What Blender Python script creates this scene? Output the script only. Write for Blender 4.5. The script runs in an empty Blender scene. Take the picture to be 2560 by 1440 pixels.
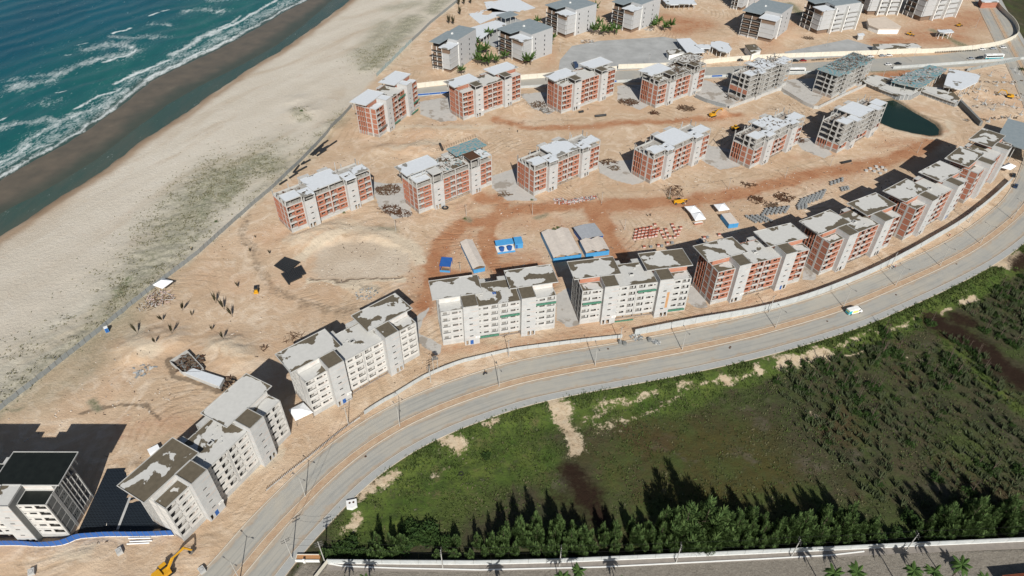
import bpy, math, random, colorsys
import numpy as np
from mathutils import Vector, Matrix
random.seed(7); rng = np.random.default_rng(11)
S = bpy.context.scene; COL = S.collection; R = math.radians
# ------------------------------------------------------------------ camera, sky, sun
CAM_H = 176.423; PITCH = 40.353; ROLL = 0.28; FPX = 1676.5
_p, _r = R(PITCH), R(ROLL)
_fw = np.array([0, math.cos(_p), -math.sin(_p)]); _rt = np.array([1., 0, 0]); _up = np.cross(_rt, _fw)
RT = _rt*math.cos(_r)+_up*math.sin(_r); UP = -_rt*math.sin(_r)+_up*math.cos(_r); FW = _fw
cd = bpy.data.cameras.new('camera'); cam = bpy.data.objects.new('camera', cd); COL.objects.link(cam)
cd.sensor_width = 36; cd.lens = FPX/2560*36; cd.clip_start = 1; cd.clip_end = 6000
cam.matrix_world = Matrix(((RT[0], UP[0], -FW[0], 0), (RT[1], UP[1], -FW[1], 0), (RT[2], UP[2], -FW[2], CAM_H), (0, 0, 0, 1)))
S.camera = cam
SUN_EL = 37.2; SH_AZ = 99.2                 # elevation; compass direction in which shadows fall
ld = Vector((math.cos(R(SH_AZ))*math.cos(R(SUN_EL)), math.sin(R(SH_AZ))*math.cos(R(SUN_EL)), -math.sin(R(SUN_EL))))
sd = bpy.data.lights.new('sun', 'SUN'); sd.energy = 5.0; sd.angle = R(.53); sd.color = (1, .965, .90)
sun = bpy.data.objects.new('sun', sd); COL.objects.link(sun); sun.rotation_euler = ld.to_track_quat('-Z', 'Y').to_euler()
W = bpy.data.worlds.new('World'); S.world = W; W.use_nodes = True
wn = W.node_tree.nodes; sky = wn.new('ShaderNodeTexSky'); sky.sky_type = 'NISHITA'; sky.sun_disc = False
sky.sun_elevation = R(SUN_EL); sky.sun_rotation = math.atan2(-ld.x, -ld.y)
W.node_tree.links.new(sky.outputs[0], wn['Background'].inputs[0]); wn['Background'].inputs[1].default_value = .05
S.view_settings.view_transform = 'Standard'; S.view_settings.look = 'None'; S.view_settings.gamma = 1
S.view_settings.exposure = 0.14; S.view_settings.use_curve_mapping = False
S.render.engine = 'CYCLES'

def G(u, v, z=0.):
    "survey point of the 2560 x 1440 photograph -> place on the ground (height z)"
    d = FW+RT*((u-1280)/FPX)+UP*((720-v)/FPX); t = (z-CAM_H)/d[2]
    return (d[0]*t, d[1]*t)
def GL(l, z=0.): return [G(a, b, z) for a, b in l]

# ------------------------------------------------------------------ numpy noise
def vnoise(x, y, seed):
    g = np.random.default_rng(seed).random((257, 257)); xi = np.floor(x).astype(int); yi = np.floor(y).astype(int)
    fx = x-xi; fy = y-yi; fx = fx*fx*(3-2*fx); fy = fy*fy*(3-2*fy); xi %= 256; yi %= 256
    a = g[yi, xi]; b = g[yi, xi+1]; c = g[yi+1, xi]; d = g[yi+1, xi+1]
    return (a*(1-fx)+b*fx)*(1-fy)+(c*(1-fx)+d*fx)*fy
def fbm(x, y, s, seed, o=4):
    r = 0; a = .5; t = 0
    for i in range(o): r = r+a*vnoise(x/s, y/s, seed+i); t += a; a *= .5; s *= .5
    return r/t
def sst(a, b, x): t = np.clip((x-a)/(b-a), 0, 1); return t*t*(3-2*t)
def dline(X, Y, P):
    d = np.full(X.shape, 1e9)
    for (x0, y0), (x1, y1) in zip(P[:-1], P[1:]):
        dx, dy = x1-x0, y1-y0; L = dx*dx+dy*dy+1e-9
        t = np.clip(((X-x0)*dx+(Y-y0)*dy)/L, 0, 1); d = np.minimum(d, (x0+t*dx-X)**2+(y0+t*dy-Y)**2)
    return np.sqrt(d)
def inpoly(X, Y, P):
    c = np.zeros(X.shape, bool); n = len(P)
    for i in range(n):
        x0, y0 = P[i]; x1, y1 = P[(i+1) % n]
        if y0 == y1: continue
        m = ((y0 > Y) != (y1 > Y)); c ^= m & (X < (x1-x0)*(Y-y0)/(y1-y0)+x0)
    return c
def sdpoly(X, Y, P):
    d = dline(X, Y, list(P)+[P[0]]); return np.where(inpoly(X, Y, P), -d, d)
def catmull(P, n=8):
    P = [np.array(p, float) for p in P]; Q = [2*P[0]-P[1]]+P+[2*P[-1]-P[-2]]; o = []
    for i in range(1, len(Q)-2):
        for k in range(n):
            t = k/n; a, b, c, d = Q[i-1:i+3]
            o.append(.5*((2*b)+(c-a)*t+(2*a-5*b+4*c-d)*t*t+(3*b-a-3*c+d)*t**3))
    return o+[P[-1]]

# ------------------------------------------------------------------ materials
def mat(name, col=(.5, .5, .5), rough=.85, metal=0, col2=None, scale=1., mix=.5, detail=5, bump=0, bscale=None, spec=.3, coords='Object', rnd=0, sharp=None):
    m = bpy.data.materials.new(name); m.use_nodes = True; N = m.node_tree.nodes; L = m.node_tree.links
    b = N['Principled BSDF']; b.inputs['Base Color'].default_value = (*col, 1); b.inputs['Roughness'].default_value = rough
    b.inputs['Metallic'].default_value = metal; b.inputs['Specular IOR Level'].default_value = spec
    if col2 is None: col2 = tuple(c*.8 for c in col)
    tc = N.new('ShaderNodeTexCoord'); no = N.new('ShaderNodeTexNoise'); no.inputs['Scale'].default_value = scale; no.inputs['Detail'].default_value = detail; no.inputs['Roughness'].default_value = .65
    src = tc.outputs[coords]
    if rnd:
        oi = N.new('ShaderNodeObjectInfo'); va = N.new('ShaderNodeVectorMath'); va.operation = 'MULTIPLY_ADD'
        cb = N.new('ShaderNodeCombineXYZ'); mu = N.new('ShaderNodeMath'); mu.operation = 'MULTIPLY'; mu.inputs[1].default_value = 57.
        L.new(oi.outputs['Random'], mu.inputs[0])
        for i in range(3): L.new(mu.outputs[0], cb.inputs[i])
        va.inputs[1].default_value = (1, 1, 1); L.new(src, va.inputs[0]); L.new(cb.outputs[0], va.inputs[2]); src = va.outputs[0]
    L.new(src, no.inputs['Vector'])
    mr = N.new('ShaderNodeMapRange'); w = sharp if sharp else .22; mr.inputs['From Min'].default_value = mix-w; mr.inputs['From Max'].default_value = mix+w
    L.new(no.outputs['Fac'], mr.inputs['Value'])
    mx = N.new('ShaderNodeMix'); mx.data_type = 'RGBA'; mx.inputs[6].default_value = (*col, 1); mx.inputs[7].default_value = (*col2, 1)
    L.new(mr.outputs[0], mx.inputs[0]); L.new(mx.outputs[2], b.inputs['Base Color'])
    if bump:
        n2 = N.new('ShaderNodeTexNoise'); n2.inputs['Scale'].default_value = bscale or scale*4; n2.inputs['Detail'].default_value = 4; L.new(src, n2.inputs['Vector'])
        bp = N.new('ShaderNodeBump'); bp.inputs['Strength'].default_value = bump; bp.inputs['Distance'].default_value = .3
        L.new(n2.outputs['Fac'], bp.inputs['Height']); L.new(bp.outputs[0], b.inputs['Normal'])
    return m
def nodeset(m): return m.node_tree.nodes, m.node_tree.links
M = {}
def roofmat(name, thr, dry=(.52, .515, .49), wet=(.105, .088, .062)):
    "concrete roof: chalky dry screed with edge-hugging damp patches"
    m = mat(name, dry, .8, scale=.35, bump=.05); N, L = nodeset(m); b = N['Principled BSDF']
    tc = N.new('ShaderNodeTexCoord'); oi = N.new('ShaderNodeObjectInfo'); sp = N.new('ShaderNodeSeparateXYZ'); L.new(tc.outputs['Generated'], sp.inputs[0])
    def mth(op, a, c=None):
        n = N.new('ShaderNodeMath'); n.operation = op
        for i, q in enumerate((a, c)):
            if q is None: continue
            if isinstance(q, (int, float)): n.inputs[i].default_value = q
            else: L.new(q, n.inputs[i])
        return n.outputs[0]
    ex = mth('MINIMUM', sp.outputs[0], mth('SUBTRACT', 1., sp.outputs[0])); ey = mth('MINIMUM', sp.outputs[1], mth('SUBTRACT', 1., sp.outputs[1]))
    e = mth('MINIMUM', mth('MINIMUM', mth('MULTIPLY', ex, 1.7), ey), .25)
    off = mth('MULTIPLY', oi.outputs['Random'], 91.)
    va = N.new('ShaderNodeVectorMath'); va.operation = 'ADD'; cb = N.new('ShaderNodeCombineXYZ')
    for i in range(3): L.new(off, cb.inputs[i])
    L.new(tc.outputs['Object'], va.inputs[0]); L.new(cb.outputs[0], va.inputs[1])
    n1 = N.new('ShaderNodeTexNoise'); n1.inputs['Scale'].default_value = .14; n1.inputs['Detail'].default_value = 7; n1.inputs['Roughness'].default_value = .50; n1.inputs['Distortion'].default_value = .25; L.new(va.outputs[0], n1.inputs['Vector'])
    v = mth('ADD', mth('SUBTRACT', n1.outputs['Fac'], mth('MULTIPLY', e, .55)), mth('MULTIPLY', mth('SUBTRACT', oi.outputs['Random'], .5), .10))
    mr = N.new('ShaderNodeMapRange'); mr.inputs['From Min'].default_value = thr-.006; mr.inputs['From Max'].default_value = thr+.006; L.new(v, mr.inputs['Value'])
    n2 = N.new('ShaderNodeTexNoise'); n2.inputs['Scale'].default_value = .9; n2.inputs['Detail'].default_value = 6; L.new(va.outputs[0], n2.inputs['Vector'])
    def mixc(f, a, c):
        x = N.new('ShaderNodeMix'); x.data_type = 'RGBA'; L.new(f, x.inputs[0])
        for i, q in ((6, a), (7, c)):
            if isinstance(q, tuple): x.inputs[i].default_value = (*q, 1)
            else: L.new(q, x.inputs[i])
        return x.outputs[2]
    d2 = mixc(n2.outputs['Fac'], tuple(c*1.08 for c in dry), tuple(c*.86 for c in dry)); w2 = mixc(n2.outputs['Fac'], tuple(c*1.5 for c in wet), tuple(c*.75 for c in wet))
    L.new(mixc(mr.outputs[0], d2, w2), b.inputs['Base Color'])
    r = N.new('ShaderNodeMapRange'); r.inputs['To Min'].default_value = .85; r.inputs['To Max'].default_value = .6; L.new(mr.outputs[0], r.inputs['Value']); L.new(r.outputs[0], b.inputs['Roughness'])
    return m
M['roof_dry'] = roofmat('roof_mostly_dry', .475); M['roof_half'] = roofmat('roof_half_damp', .415); M['roof_wet'] = roofmat('roof_damp', .35); M['roof_olive'] = roofmat('roof_olive', .12)
M['roof_new'] = roofmat('roof_fresh_screed', .56, (.58, .61, .64), (.20, .19, .17))
M['roof_black'] = mat('black_roof_membrane', (.012, .015, .013), .55, col2=(.006, .008, .007), scale=.5)
def facade(name, c, c2, joint=None, pitch=2.95):
    m = mat(name, c, .85, col2=c2, scale=.45, bump=.06, bscale=2.5, rnd=1); N, L = nodeset(m); b = N['Principled BSDF']
    # faint casting joints / repair bands following the storeys
    tc = N.new('ShaderNodeTexCoord'); mp = N.new('ShaderNodeMapping'); mp.inputs['Scale'].default_value = (.12, .12, 1.9); L.new(tc.outputs['Object'], mp.inputs[0])
    n = N.new('ShaderNodeTexNoise'); n.inputs['Scale'].default_value = 1.; n.inputs['Detail'].default_value = 5; L.new(mp.outputs[0], n.inputs['Vector'])
    mr = N.new('ShaderNodeMapRange'); mr.inputs['From Min'].default_value = .55; mr.inputs['From Max'].default_value = .63; mr.inputs['To Max'].default_value = .75; L.new(n.outputs['Fac'], mr.inputs['Value'])
    x = N.new('ShaderNodeMix'); x.data_type = 'RGBA'; x.inputs[7].default_value = (*(joint or c2), 1)
    src = b.inputs['Base Color'].links[0].from_socket; L.new(src, x.inputs[6]); L.new(mr.outputs[0], x.inputs[0]); L.new(x.outputs[2], b.inputs['Base Color'])
    return m
M['plaster'] = facade('pale_mortar_plaster', (.66, .645, .61), (.49, .485, .47), (.60, .46, .39))
M['plaster2'] = facade('grey_mortar_plaster', (.54, .54, .525), (.42, .42, .41), (.55, .44, .38))
M['frame'] = facade('raw_concrete_frame', (.50, .495, .475), (.37, .37, .36))
M['tower'] = facade('stair_tower_concrete', (.50, .505, .50), (.39, .40, .40), (.50, .43, .39))
M['brick'] = facade('orange_hollow_brick', (.37, .155, .10), (.31, .125, .08), (.38, .24, .18))
M['brick2'] = facade('pale_orange_brick', (.43, .20, .13), (.37, .15, .095), (.45, .33, .27))
M['floor'] = mat('dusty_concrete_floor', (.44, .43, .41), .9, col2=(.24, .22, .19), scale=.5, rnd=1)
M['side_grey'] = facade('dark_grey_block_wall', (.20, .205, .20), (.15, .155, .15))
M['core'] = mat('interior_light_block', (.33, .30, .27), .9, col2=(.22, .17, .14), scale=.3)  # shared by the added light-blocking inner walls, plinths, recesses and tower backs
M['white'] = mat('white_paint', (.78, .78, .76), .5, col2=(.68, .68, .66), scale=.6)
M['tent'] = mat('white_canvas', (.82, .83, .84), .6, col2=(.74, .76, .78), scale=.5)
M['green_net'] = mat('green_safety_net', (.035, .13, .085), .8, col2=(.09, .24, .17), scale=1.4)
M['blue'] = mat('blue_paint', (.02, .085, .30), .5, col2=(.03, .11, .34), scale=.6)
M['skyblue'] = mat('light_blue_paint', (.05, .25, .52), .5, col2=(.08, .30, .55), scale=.8)
M['teal_ply'] = mat('teal_formwork_ply', (.09, .26, .30), .7, col2=(.30, .29, .27), scale=.7, mix=.49, sharp=.05, rnd=1)
M['steel_rust'] = mat('rusty_steel', (.10, .045, .022), .8, col2=(.055, .03, .018), scale=3)
M['steel'] = mat('grey_scaffold_steel', (.22, .21, .20), .5, metal=.4)
M['wood'] = mat('weathered_timber', (.17, .12, .08), .85, col2=(.09, .065, .045), scale=2)
M['black'] = mat('black_plastic_pipe', (.028, .03, .032), .38, spec=.5)
M['dark'] = mat('dark_void', (.01, .01, .01), .9)
M['yellow'] = mat('yellow_machine_paint', (.62, .33, .015), .4, col2=(.5, .25, .02), scale=2)
M['tyre'] = mat('tyre_rubber', (.02, .02, .02), .85)
M['glass'] = mat('dark_glass', (.015, .02, .025), .1, spec=.6)
M['fibro'] = mat('fibre_cement_sheet', (.62, .56, .50), .8, col2=(.50, .45, .40), scale=.5)
M['metalroof'] = mat('pale_metal_sheet', (.42, .44, .47), .5, metal=.2)
M['block'] = mat('grey_concrete_block', (.27, .285, .29), .9, col2=(.19, .20, .205), scale=2, rnd=1)
M['pallet_brick'] = mat('stacked_red_brick', (.36, .09, .045), .85, col2=(.28, .07, .04), scale=3, rnd=1)
M['wrap'] = mat('white_stretch_wrap', (.58, .50, .48), .4, col2=(.45, .30, .27), scale=1.5, rnd=1)
M['pole'] = mat('spun_concrete_pole', (.45, .44, .41), .8, col2=(.36, .35, .33), scale=1.5)
M['wire'] = mat('cable_black', (.02, .02, .02), .6)
M['tile'] = mat('terracotta_roof_tile', (.33, .10, .045), .8, col2=(.24, .07, .035), scale=1.5, rnd=1)
M['wallwhite'] = facade('whitewashed_wall', (.47, .49, .49), (.35, .37, .37), (.42, .41, .37))
M['wallcream'] = facade('cream_site_wall', (.66, .62, .53), (.55, .51, .43), (.6, .57, .5))
M['kerb'] = mat('kerb_concrete', (.50, .46, .40), .85, col2=(.42, .37, .30), scale=.5)
M['resort'] = facade('pale_grey_textured_wall', (.42, .425, .43), (.38, .385, .39))
M['resortdark'] = mat('resort_roof_grey', (.19, .23, .25), .7, col2=(.25, .285, .30), scale=.4, rnd=1)
M['stonewood'] = mat('brown_cladding', (.22, .15, .105), .8, col2=(.16, .11, .08), scale=1.2)
M['fencepanel'] = mat('grey_metal_hoarding', (.30, .32, .32), .6, col2=(.24, .26, .26), scale=.6, rnd=1)
M['screen'] = mat('translucent_blue_net', (.30, .42, .44), .8, col2=(.45, .50, .48), scale=.8)
def leafmat(name, c, c2, sc=.5):
    m = mat(name, c, .75, col2=c2, scale=sc, coords='Object', spec=.15, rnd=1); N, L = nodeset(m); b = N['Principled BSDF']
    t = N.new('ShaderNodeBsdfTranslucent'); L.new(b.inputs['Base Color'].links[0].from_socket, t.inputs[0]); ms = N.new('ShaderNodeMixShader'); ms.inputs[0].default_value = .2
    o = N['Material Output']; L.new(b.outputs[0], ms.inputs[1]); L.new(t.outputs[0], ms.inputs[2]); L.new(ms.outputs[0], o.inputs[0]); return m
M['casuarina'] = leafmat('casuarina_needles', (.055, .10, .030), (.095, .155, .050), .3)
M['casuarina_tip'] = leafmat('casuarina_fresh_tips', (.095, .145, .045), (.085, .13, .04), .4)
M['bushleaf'] = leafmat('bush_leaves', (.022, .05, .014), (.05, .085, .02), .7)
M['palmleaf'] = leafmat('palm_leaflets', (.04, .085, .022), (.085, .14, .035), .8)
M['palmdry'] = leafmat('tied_palm_fronds', (.06, .06, .035), (.10, .085, .05), .8)
M['cactus'] = leafmat('cactus_stems', (.062, .082, .038), (.105, .125, .065), 1.2)
M['tuft'] = leafmat('grass_tufts', (.05, .085, .020), (.10, .125, .04), .09)
M['tuftdry'] = leafmat('dune_grass_tufts', (.16, .16, .09), (.25, .23, .15), .05)
M['trunk'] = mat('tree_bark', (.13, .10, .075), .9, col2=(.08, .06, .045), scale=3)

# ------------------------------------------------------------------ object helpers
def tag(o, label=None, cat=None, group=None, kind=None):
    if label: o['label'] = label
    if cat: o['category'] = cat
    if group: o['group'] = group
    if kind: o['kind'] = kind
    return o
def thing(name, label, cat, loc=(0, 0, 0), rz=0, group=None):
    o = bpy.data.objects.new(name, None); COL.objects.link(o); o.location = loc if len(loc) == 3 else (*loc, 0); o.rotation_euler = (0, 0, rz); o.empty_display_size = .5
    return tag(o, label, cat, group)
def link(name, mesh, parent=None, loc=(0, 0, 0), rot=(0, 0, 0), sc=None):
    o = bpy.data.objects.new(name, mesh); COL.objects.link(o); o.location = loc; o.rotation_euler = rot
    if sc: o.scale = sc
    if parent: o.parent = parent
    return o
class MB:
    def __init__(s): s.v = []; s.f = []; s.m = []
    def quad(s, a, b, c, d, m=0): n = len(s.v); s.v += [a, b, c, d]; s.f.append((n, n+1, n+2, n+3)); s.m.append(m)
    def tri(s, a, b, c, m=0): n = len(s.v); s.v += [a, b, c]; s.f.append((n, n+1, n+2)); s.m.append(m)
    def box(s, x0, y0, z0, x1, y1, z1, m=0):
        n = len(s.v); s.v += [(x0, y0, z0), (x1, y0, z0), (x1, y1, z0), (x0, y1, z0), (x0, y0, z1), (x1, y0, z1), (x1, y1, z1), (x0, y1, z1)]
        for f in ((0, 3, 2, 1), (4, 5, 6, 7), (0, 1, 5, 4), (1, 2, 6, 5), (2, 3, 7, 6), (3, 0, 4, 7)): s.f.append(tuple(n+i for i in f)); s.m.append(m)
        return s
    def obox(s, c, sz, rz=0, ry=0, m=0):
        n = len(s.v); ca, sa = math.cos(rz), math.sin(rz); cb, sb = math.cos(ry), math.sin(ry)
        for dz in (-.5, .5):
            for dx, dy in ((-.5, -.5), (.5, -.5), (.5, .5), (-.5, .5)):
                x, y, z = dx*sz[0], dy*sz[1], dz*sz[2]; x, z = x*cb+z*sb, -x*sb+z*cb
                s.v.append((c[0]+x*ca-y*sa, c[1]+x*sa+y*ca, c[2]+z))
        for f in ((0, 3, 2, 1), (4, 5, 6, 7), (0, 1, 5, 4), (1, 2, 6, 5), (2, 3, 7, 6), (3, 0, 4, 7)): s.f.append(tuple(n+i for i in f)); s.m.append(m)
        return s
    def cyl(s, p, q, r, r2=None, n=8, m=0, caps=True):
        p, q = Vector(p), Vector(q); d = (q-p).normalized(); a = d.orthogonal().normalized(); b = d.cross(a); r2 = r if r2 is None else r2; k = len(s.v)
        for c, rr in ((p, r), (q, r2)):
            for i in range(n): t = 2*math.pi*i/n; s.v.append(tuple(c+(a*math.cos(t)+b*math.sin(t))*rr))
        for i in range(n): j = (i+1) % n; s.f.append((k+i, k+j, k+n+j, k+n+i)); s.m.append(m)
        if caps: s.f.append(tuple(k+i for i in reversed(range(n)))); s.f.append(tuple(k+n+i for i in range(n))); s.m += [m, m]
        return s
    def prism(s, P, z0, z1, m=0, mtop=None):
        a = sum(P[i][0]*P[(i+1) % len(P)][1]-P[(i+1) % len(P)][0]*P[i][1] for i in range(len(P)))
        if a < 0: P = P[::-1]
        n = len(P); k = len(s.v); s.v += [(x, y, z0) for x, y in P]+[(x, y, z1) for x, y in P]
        for i in range(n): j = (i+1) % n; s.f.append((k+i, k+j, k+n+j, k+n+i)); s.m.append(m)
        s.f.append(tuple(k+i for i in reversed(range(n)))); s.f.append(tuple(k+n+i for i in range(n))); s.m += [m, m if mtop is None else mtop]
        return s
    def mesh(s, name, mats):
        me = bpy.data.meshes.new(name); me.from_pydata([tuple(map(float, v)) for v in s.v], [], s.f)
        if not isinstance(mats, (list, tuple)): mats = [mats]
        for q in mats: me.materials.append(M[q] if isinstance(q, str) else q)
        if len(mats) > 1: me.polygons.foreach_set('material_index', s.m)
        me.update(); return me
    def build(s, name, mats, parent=None, loc=(0, 0, 0), rot=(0, 0, 0)): return link(name, s.mesh(name, mats), parent, loc, rot)
CACHE = {}
def cached(key, fn):
    if key not in CACHE: CACHE[key] = fn()
    return CACHE[key]
def npmesh(name, V, F, mats, smooth=False):
    me = bpy.data.meshes.new(name); V = np.ascontiguousarray(V, np.float32); F = np.ascontiguousarray(F, np.int32); k = F.shape[1]
    me.vertices.add(len(V)); me.vertices.foreach_set('co', V.ravel()); me.loops.add(F.size); me.loops.foreach_set('vertex_index', F.ravel())
    me.polygons.add(len(F)); me.polygons.foreach_set('loop_start', np.arange(0, F.size, k, dtype=np.int32))
    if smooth: me.polygons.foreach_set('use_smooth', np.ones(len(F), bool))
    for q in mats: me.materials.append(M[q] if isinstance(q, str) else q)
    me.update(calc_edges=True); me.validate(); return me
# ================================================================== THE SETTING
E_LINE = catmull([(-92, 36), (-76, 66), (-66.5, 82), (-60.2, 94.4), (-54.7, 103.6), (-48.8, 112.6), (-41.7, 121.3), (-32.8, 129.4), (-22.9, 136.1), (-11.3, 142.2), (4.6, 149.0), (22.3, 154.2), (42.4, 159.0), (69.4, 166.0), (98.0, 174.9), (129.5, 187.0), (156.0, 200.0), (185.8, 216.1), (208.3, 229.9), (230.3, 246.1),
                  (252, 265), (275, 292), (298, 325), (318, 360), (334, 398), (350, 440), (372, 500), (400, 575), (430, 650)], 6)
E_LINE = np.array(E_LINE)
_t = np.gradient(E_LINE, axis=0); _t /= np.linalg.norm(_t, axis=1)[:, None]; E_N = np.stack([-_t[:, 1], _t[:, 0]], 1)
def off(d): return E_LINE+E_N*np.asarray(d).reshape(-1, 1) if np.ndim(d) else E_LINE+E_N*d
ROADBAND = np.concatenate([off(-2.7), off(18.0)[::-1]])
ELIST = [tuple(p) for p in E_LINE]
Z_SEA = -1.2
L_FOAM = GL([(-300, 640), (-150, 540), (0, 442), (75, 398), (150, 360), (215, 318), (300, 258), (365, 203), (430, 170), (520, 130), (592, 92), (640, 66), (700, 30), (770, -5), (860, -60), (960, -130)], Z_SEA)
L_RUN0 = GL([(-300, 745), (-150, 640), (0, 535), (110, 480), (240, 400), (330, 330), (420, 262), (500, 215), (600, 165), (690, 115), (760, 62), (820, 10), (900, -50), (1000, -130)], Z_SEA)
L_RUN1 = GL([(-300, 790), (-150, 690), (0, 587), (140, 496), (250, 430), (350, 352), (440, 296), (530, 232), (620, 172), (700, 125), (790, 62), (870, 2), (940, -50), (1040, -130)], Z_SEA)
FENCE_L = GL([(-60, 1070), (0, 1027), (80, 965), (170, 893), (262, 820), (345, 752), (428, 688), (500, 632), (590, 550), (680, 473), (760, 398), (820, 335), (880, 268)])
L_FENCE_FAR = GL([(942, 192), (985, 150), (1030, 105), (1075, 60), (1150, 0), (1230, -60)])
FIELD = [tuple(p) for p in off(-2.7)[8:]]+[(430, 60), (-56, 90.3)]
POND = GL([(2160, 262), (2215, 250), (2235, 247), (2262, 262), (2300, 285), (2340, 308), (2352, 322), (2348, 334), (2325, 338), (2280, 330), (2235, 318), (2200, 305), (2190, 290)])
BLD = {0: (-166.158, 98.02, .003), 1: (-91.574, 97.113, 1.069), 2: (-65.276, 141.614, .721), 3: (-25.269, 174.843, .225), 4: (25.798, 186.575, .192),
       5: (78.192, 197.971, .357), 6: (127.498, 216.649, .501), 7: (173.319, 241.483, .612), 8: (215.916, 271.738, .733),
       'C1': (-98.659, 245.053, .713), 'C2': (-43.447, 260.768, .671), 'C3': (10.267, 276.555, .664), 'C4': (68.442, 288.348, .676), 'C5': (121.881, 303.371, .679), 'C6': (172.964, 320.048, .691),
       'D1': (-73.433, 335.13, 1.146), 'D2': (-28.359, 356.26, .686), 'D3': (28.245, 365.484, .668), 'D4': (84.614, 373.408, .675), 'D5': (139.984, 381.385, .680), 'D6': (194.528, 388.096, .708)}
def bpt(k, x, y): X, Y, a = BLD[k]; return (X+math.cos(a)*x-math.sin(a)*y, Y+math.sin(a)*x+math.cos(a)*y)
def foot(k, m=0): return [bpt(k, -m, -2-m), bpt(k, 42.5+m, -2-m), bpt(k, 42.5+m, 15.5+m), bpt(k, -m, 15.5+m)]

# (polygon | polyline) marks surveyed from the photograph: px list, half width m, strength
def W_(l): return GL(l)
CLAY = [([(1100, 640), (1180, 600), (1230, 640), (1330, 650)], 9, .42), ([(1240, 560), (1400, 560), (1480, 560)], 9, .32), ([(1040, 760), (1060, 690), (1100, 620), (1180, 545)], 9, .4), ([(1480, 530), (1700, 520), (1900, 480), (2100, 440), (2300, 380)], 9, .34), ([(1590, 690), (1560, 620), (1500, 540)], 9, .4), ([(1140, 520), (1230, 500), (1330, 520)], 6, .35), ([(1100, 885), (1400, 850), (1700, 800), (1900, 750)], 2.2, .35), ([(1075, 715), (1085, 660), (1110, 605), (1160, 560), (1230, 545)], 5, .9), ([(1230, 545), (1218, 600), (1225, 660), (1260, 672)], 3.5, 1), ([(1230, 545), (1310, 520), (1400, 515), (1480, 510)], 5, .8),
        ([(1560, 700), (1545, 640), (1515, 580), (1480, 515)], 5, 1), ([(1480, 515), (1600, 508), (1700, 505), (1800, 492), (1900, 470), (2010, 440), (2100, 425), (2210, 405), (2290, 375), (2330, 352)], 5.5, .95),
        ([(1260, 672), (1330, 668), (1360, 700)], 7, .75), ([(1060, 735), (1085, 690), (1160, 690)], 5, .8), ([(1050, 770), (1070, 740)], 6, .8), ([(1240, 300), (1330, 322), (1450, 318), (1560, 306), (1700, 303), (1850, 288)], 3.5, .75), ([(1850, 330), (1890, 345), (1960, 350), (2020, 345)], 2.5, .35),
        ([(1200, 490), (1255, 505), (1250, 540)], 5, .75), ([(1480, 600), (1520, 640)], 8, .5), ([(2240, 350), (2190, 365), (2300, 350), (2360, 330)], 4, .45), ([(2210, 170), (2260, 180), (2230, 190)], 8, 1),
        ([(1640, 45), (1750, 60), (1700, 75)], 16, .6), ([(2380, 60), (2440, 40), (2300, 90)], 22, .55), ([(2200, 105), (2300, 100), (2400, 95)], 12, .6), ([(1490, 30), (1560, 60)], 8, .35), ([(1380, 130), (1370, 170)], 5, .3),
        ([(600, 1365), (560, 1395), (610, 1380)], 3, .6), ([(300, 1080), (420, 1050), (480, 1060)], 6, .35), ([(1900, 130), (1980, 60), (2060, 75)], 8, .35), ([(660, 1010), (740, 870)], 4, .3), ([(1090, 880), (1300, 855), (1560, 825)], 2.5, .4), ([(1990, 395), (2080, 380)], 4, .3)]
DARK = [([(780, 696), (850, 702), (960, 700), (1005, 694)], .8, .8), ([(655, 470), (618, 520), (608, 580), (640, 650), (690, 720), (760, 762), (860, 775), (960, 760), (1040, 745)], 3.6, .5), ([(650, 660), (720, 750), (860, 790), (960, 780)], 1.6, .35), ([(1240, 310), (1330, 305), (1440, 300)], 3, .4), ([(420, 905), (450, 940), (520, 970), (560, 985)], 1.6, .9), ([(900, 720), (940, 725)], 3, .5), ([(2420, 235), (2480, 300), (2520, 250), (2450, 190)], 18, .18),
        ([(200, 1035), (290, 1010), (370, 1015), (410, 1045)], 1, .8), ([(1940, 320), (1900, 300)], 2, .4), ([(1060, 190), (990, 230)], 2, .2), ([(2370, 255), (2440, 330)], 5, .35), ([(1235, 400), (1300, 385)], 4, .35), ([(940, 440), (1000, 420)], 4, .3)]
PALE = [([(775, 700), (880, 708), (1010, 700)], 1.6, .9), ([(760, 640), (800, 605), (870, 575), (960, 580), (1030, 610), (1050, 650)], 4, .8), ([(740, 600), (830, 560), (960, 590), (1010, 620)], 8, .6), ([(330, 830), (380, 880), (340, 860)], 6, .6), ([(540, 860), (600, 880)], 7, .6), ([(1000, 320), (1120, 320), (1230, 318)], 4, .6), ([(1050, 370), (1100, 355), (980, 375)], 5, .6), ([(870, 715), (930, 725)], 4, .8), ([(1120, 720), (1075, 700)], 1, .0),
        ([(1780, 600), (1850, 625), (1700, 555)], 3, .5), ([(2230, 320), (2330, 348), (2380, 330), (2370, 300)], 3, .6), ([(540, 1240), (640, 1180), (700, 1130)], 4, .7), ([(2000, 270), (1900, 290), (1950, 280)], 6, .4), ([(150, 1390), (230, 1375)], 4, .6), ([(2420, 190), (2530, 230), (2440, 290)], 12, .35), ([(1500, 120), (1460, 100)], 5, .3)]
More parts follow.
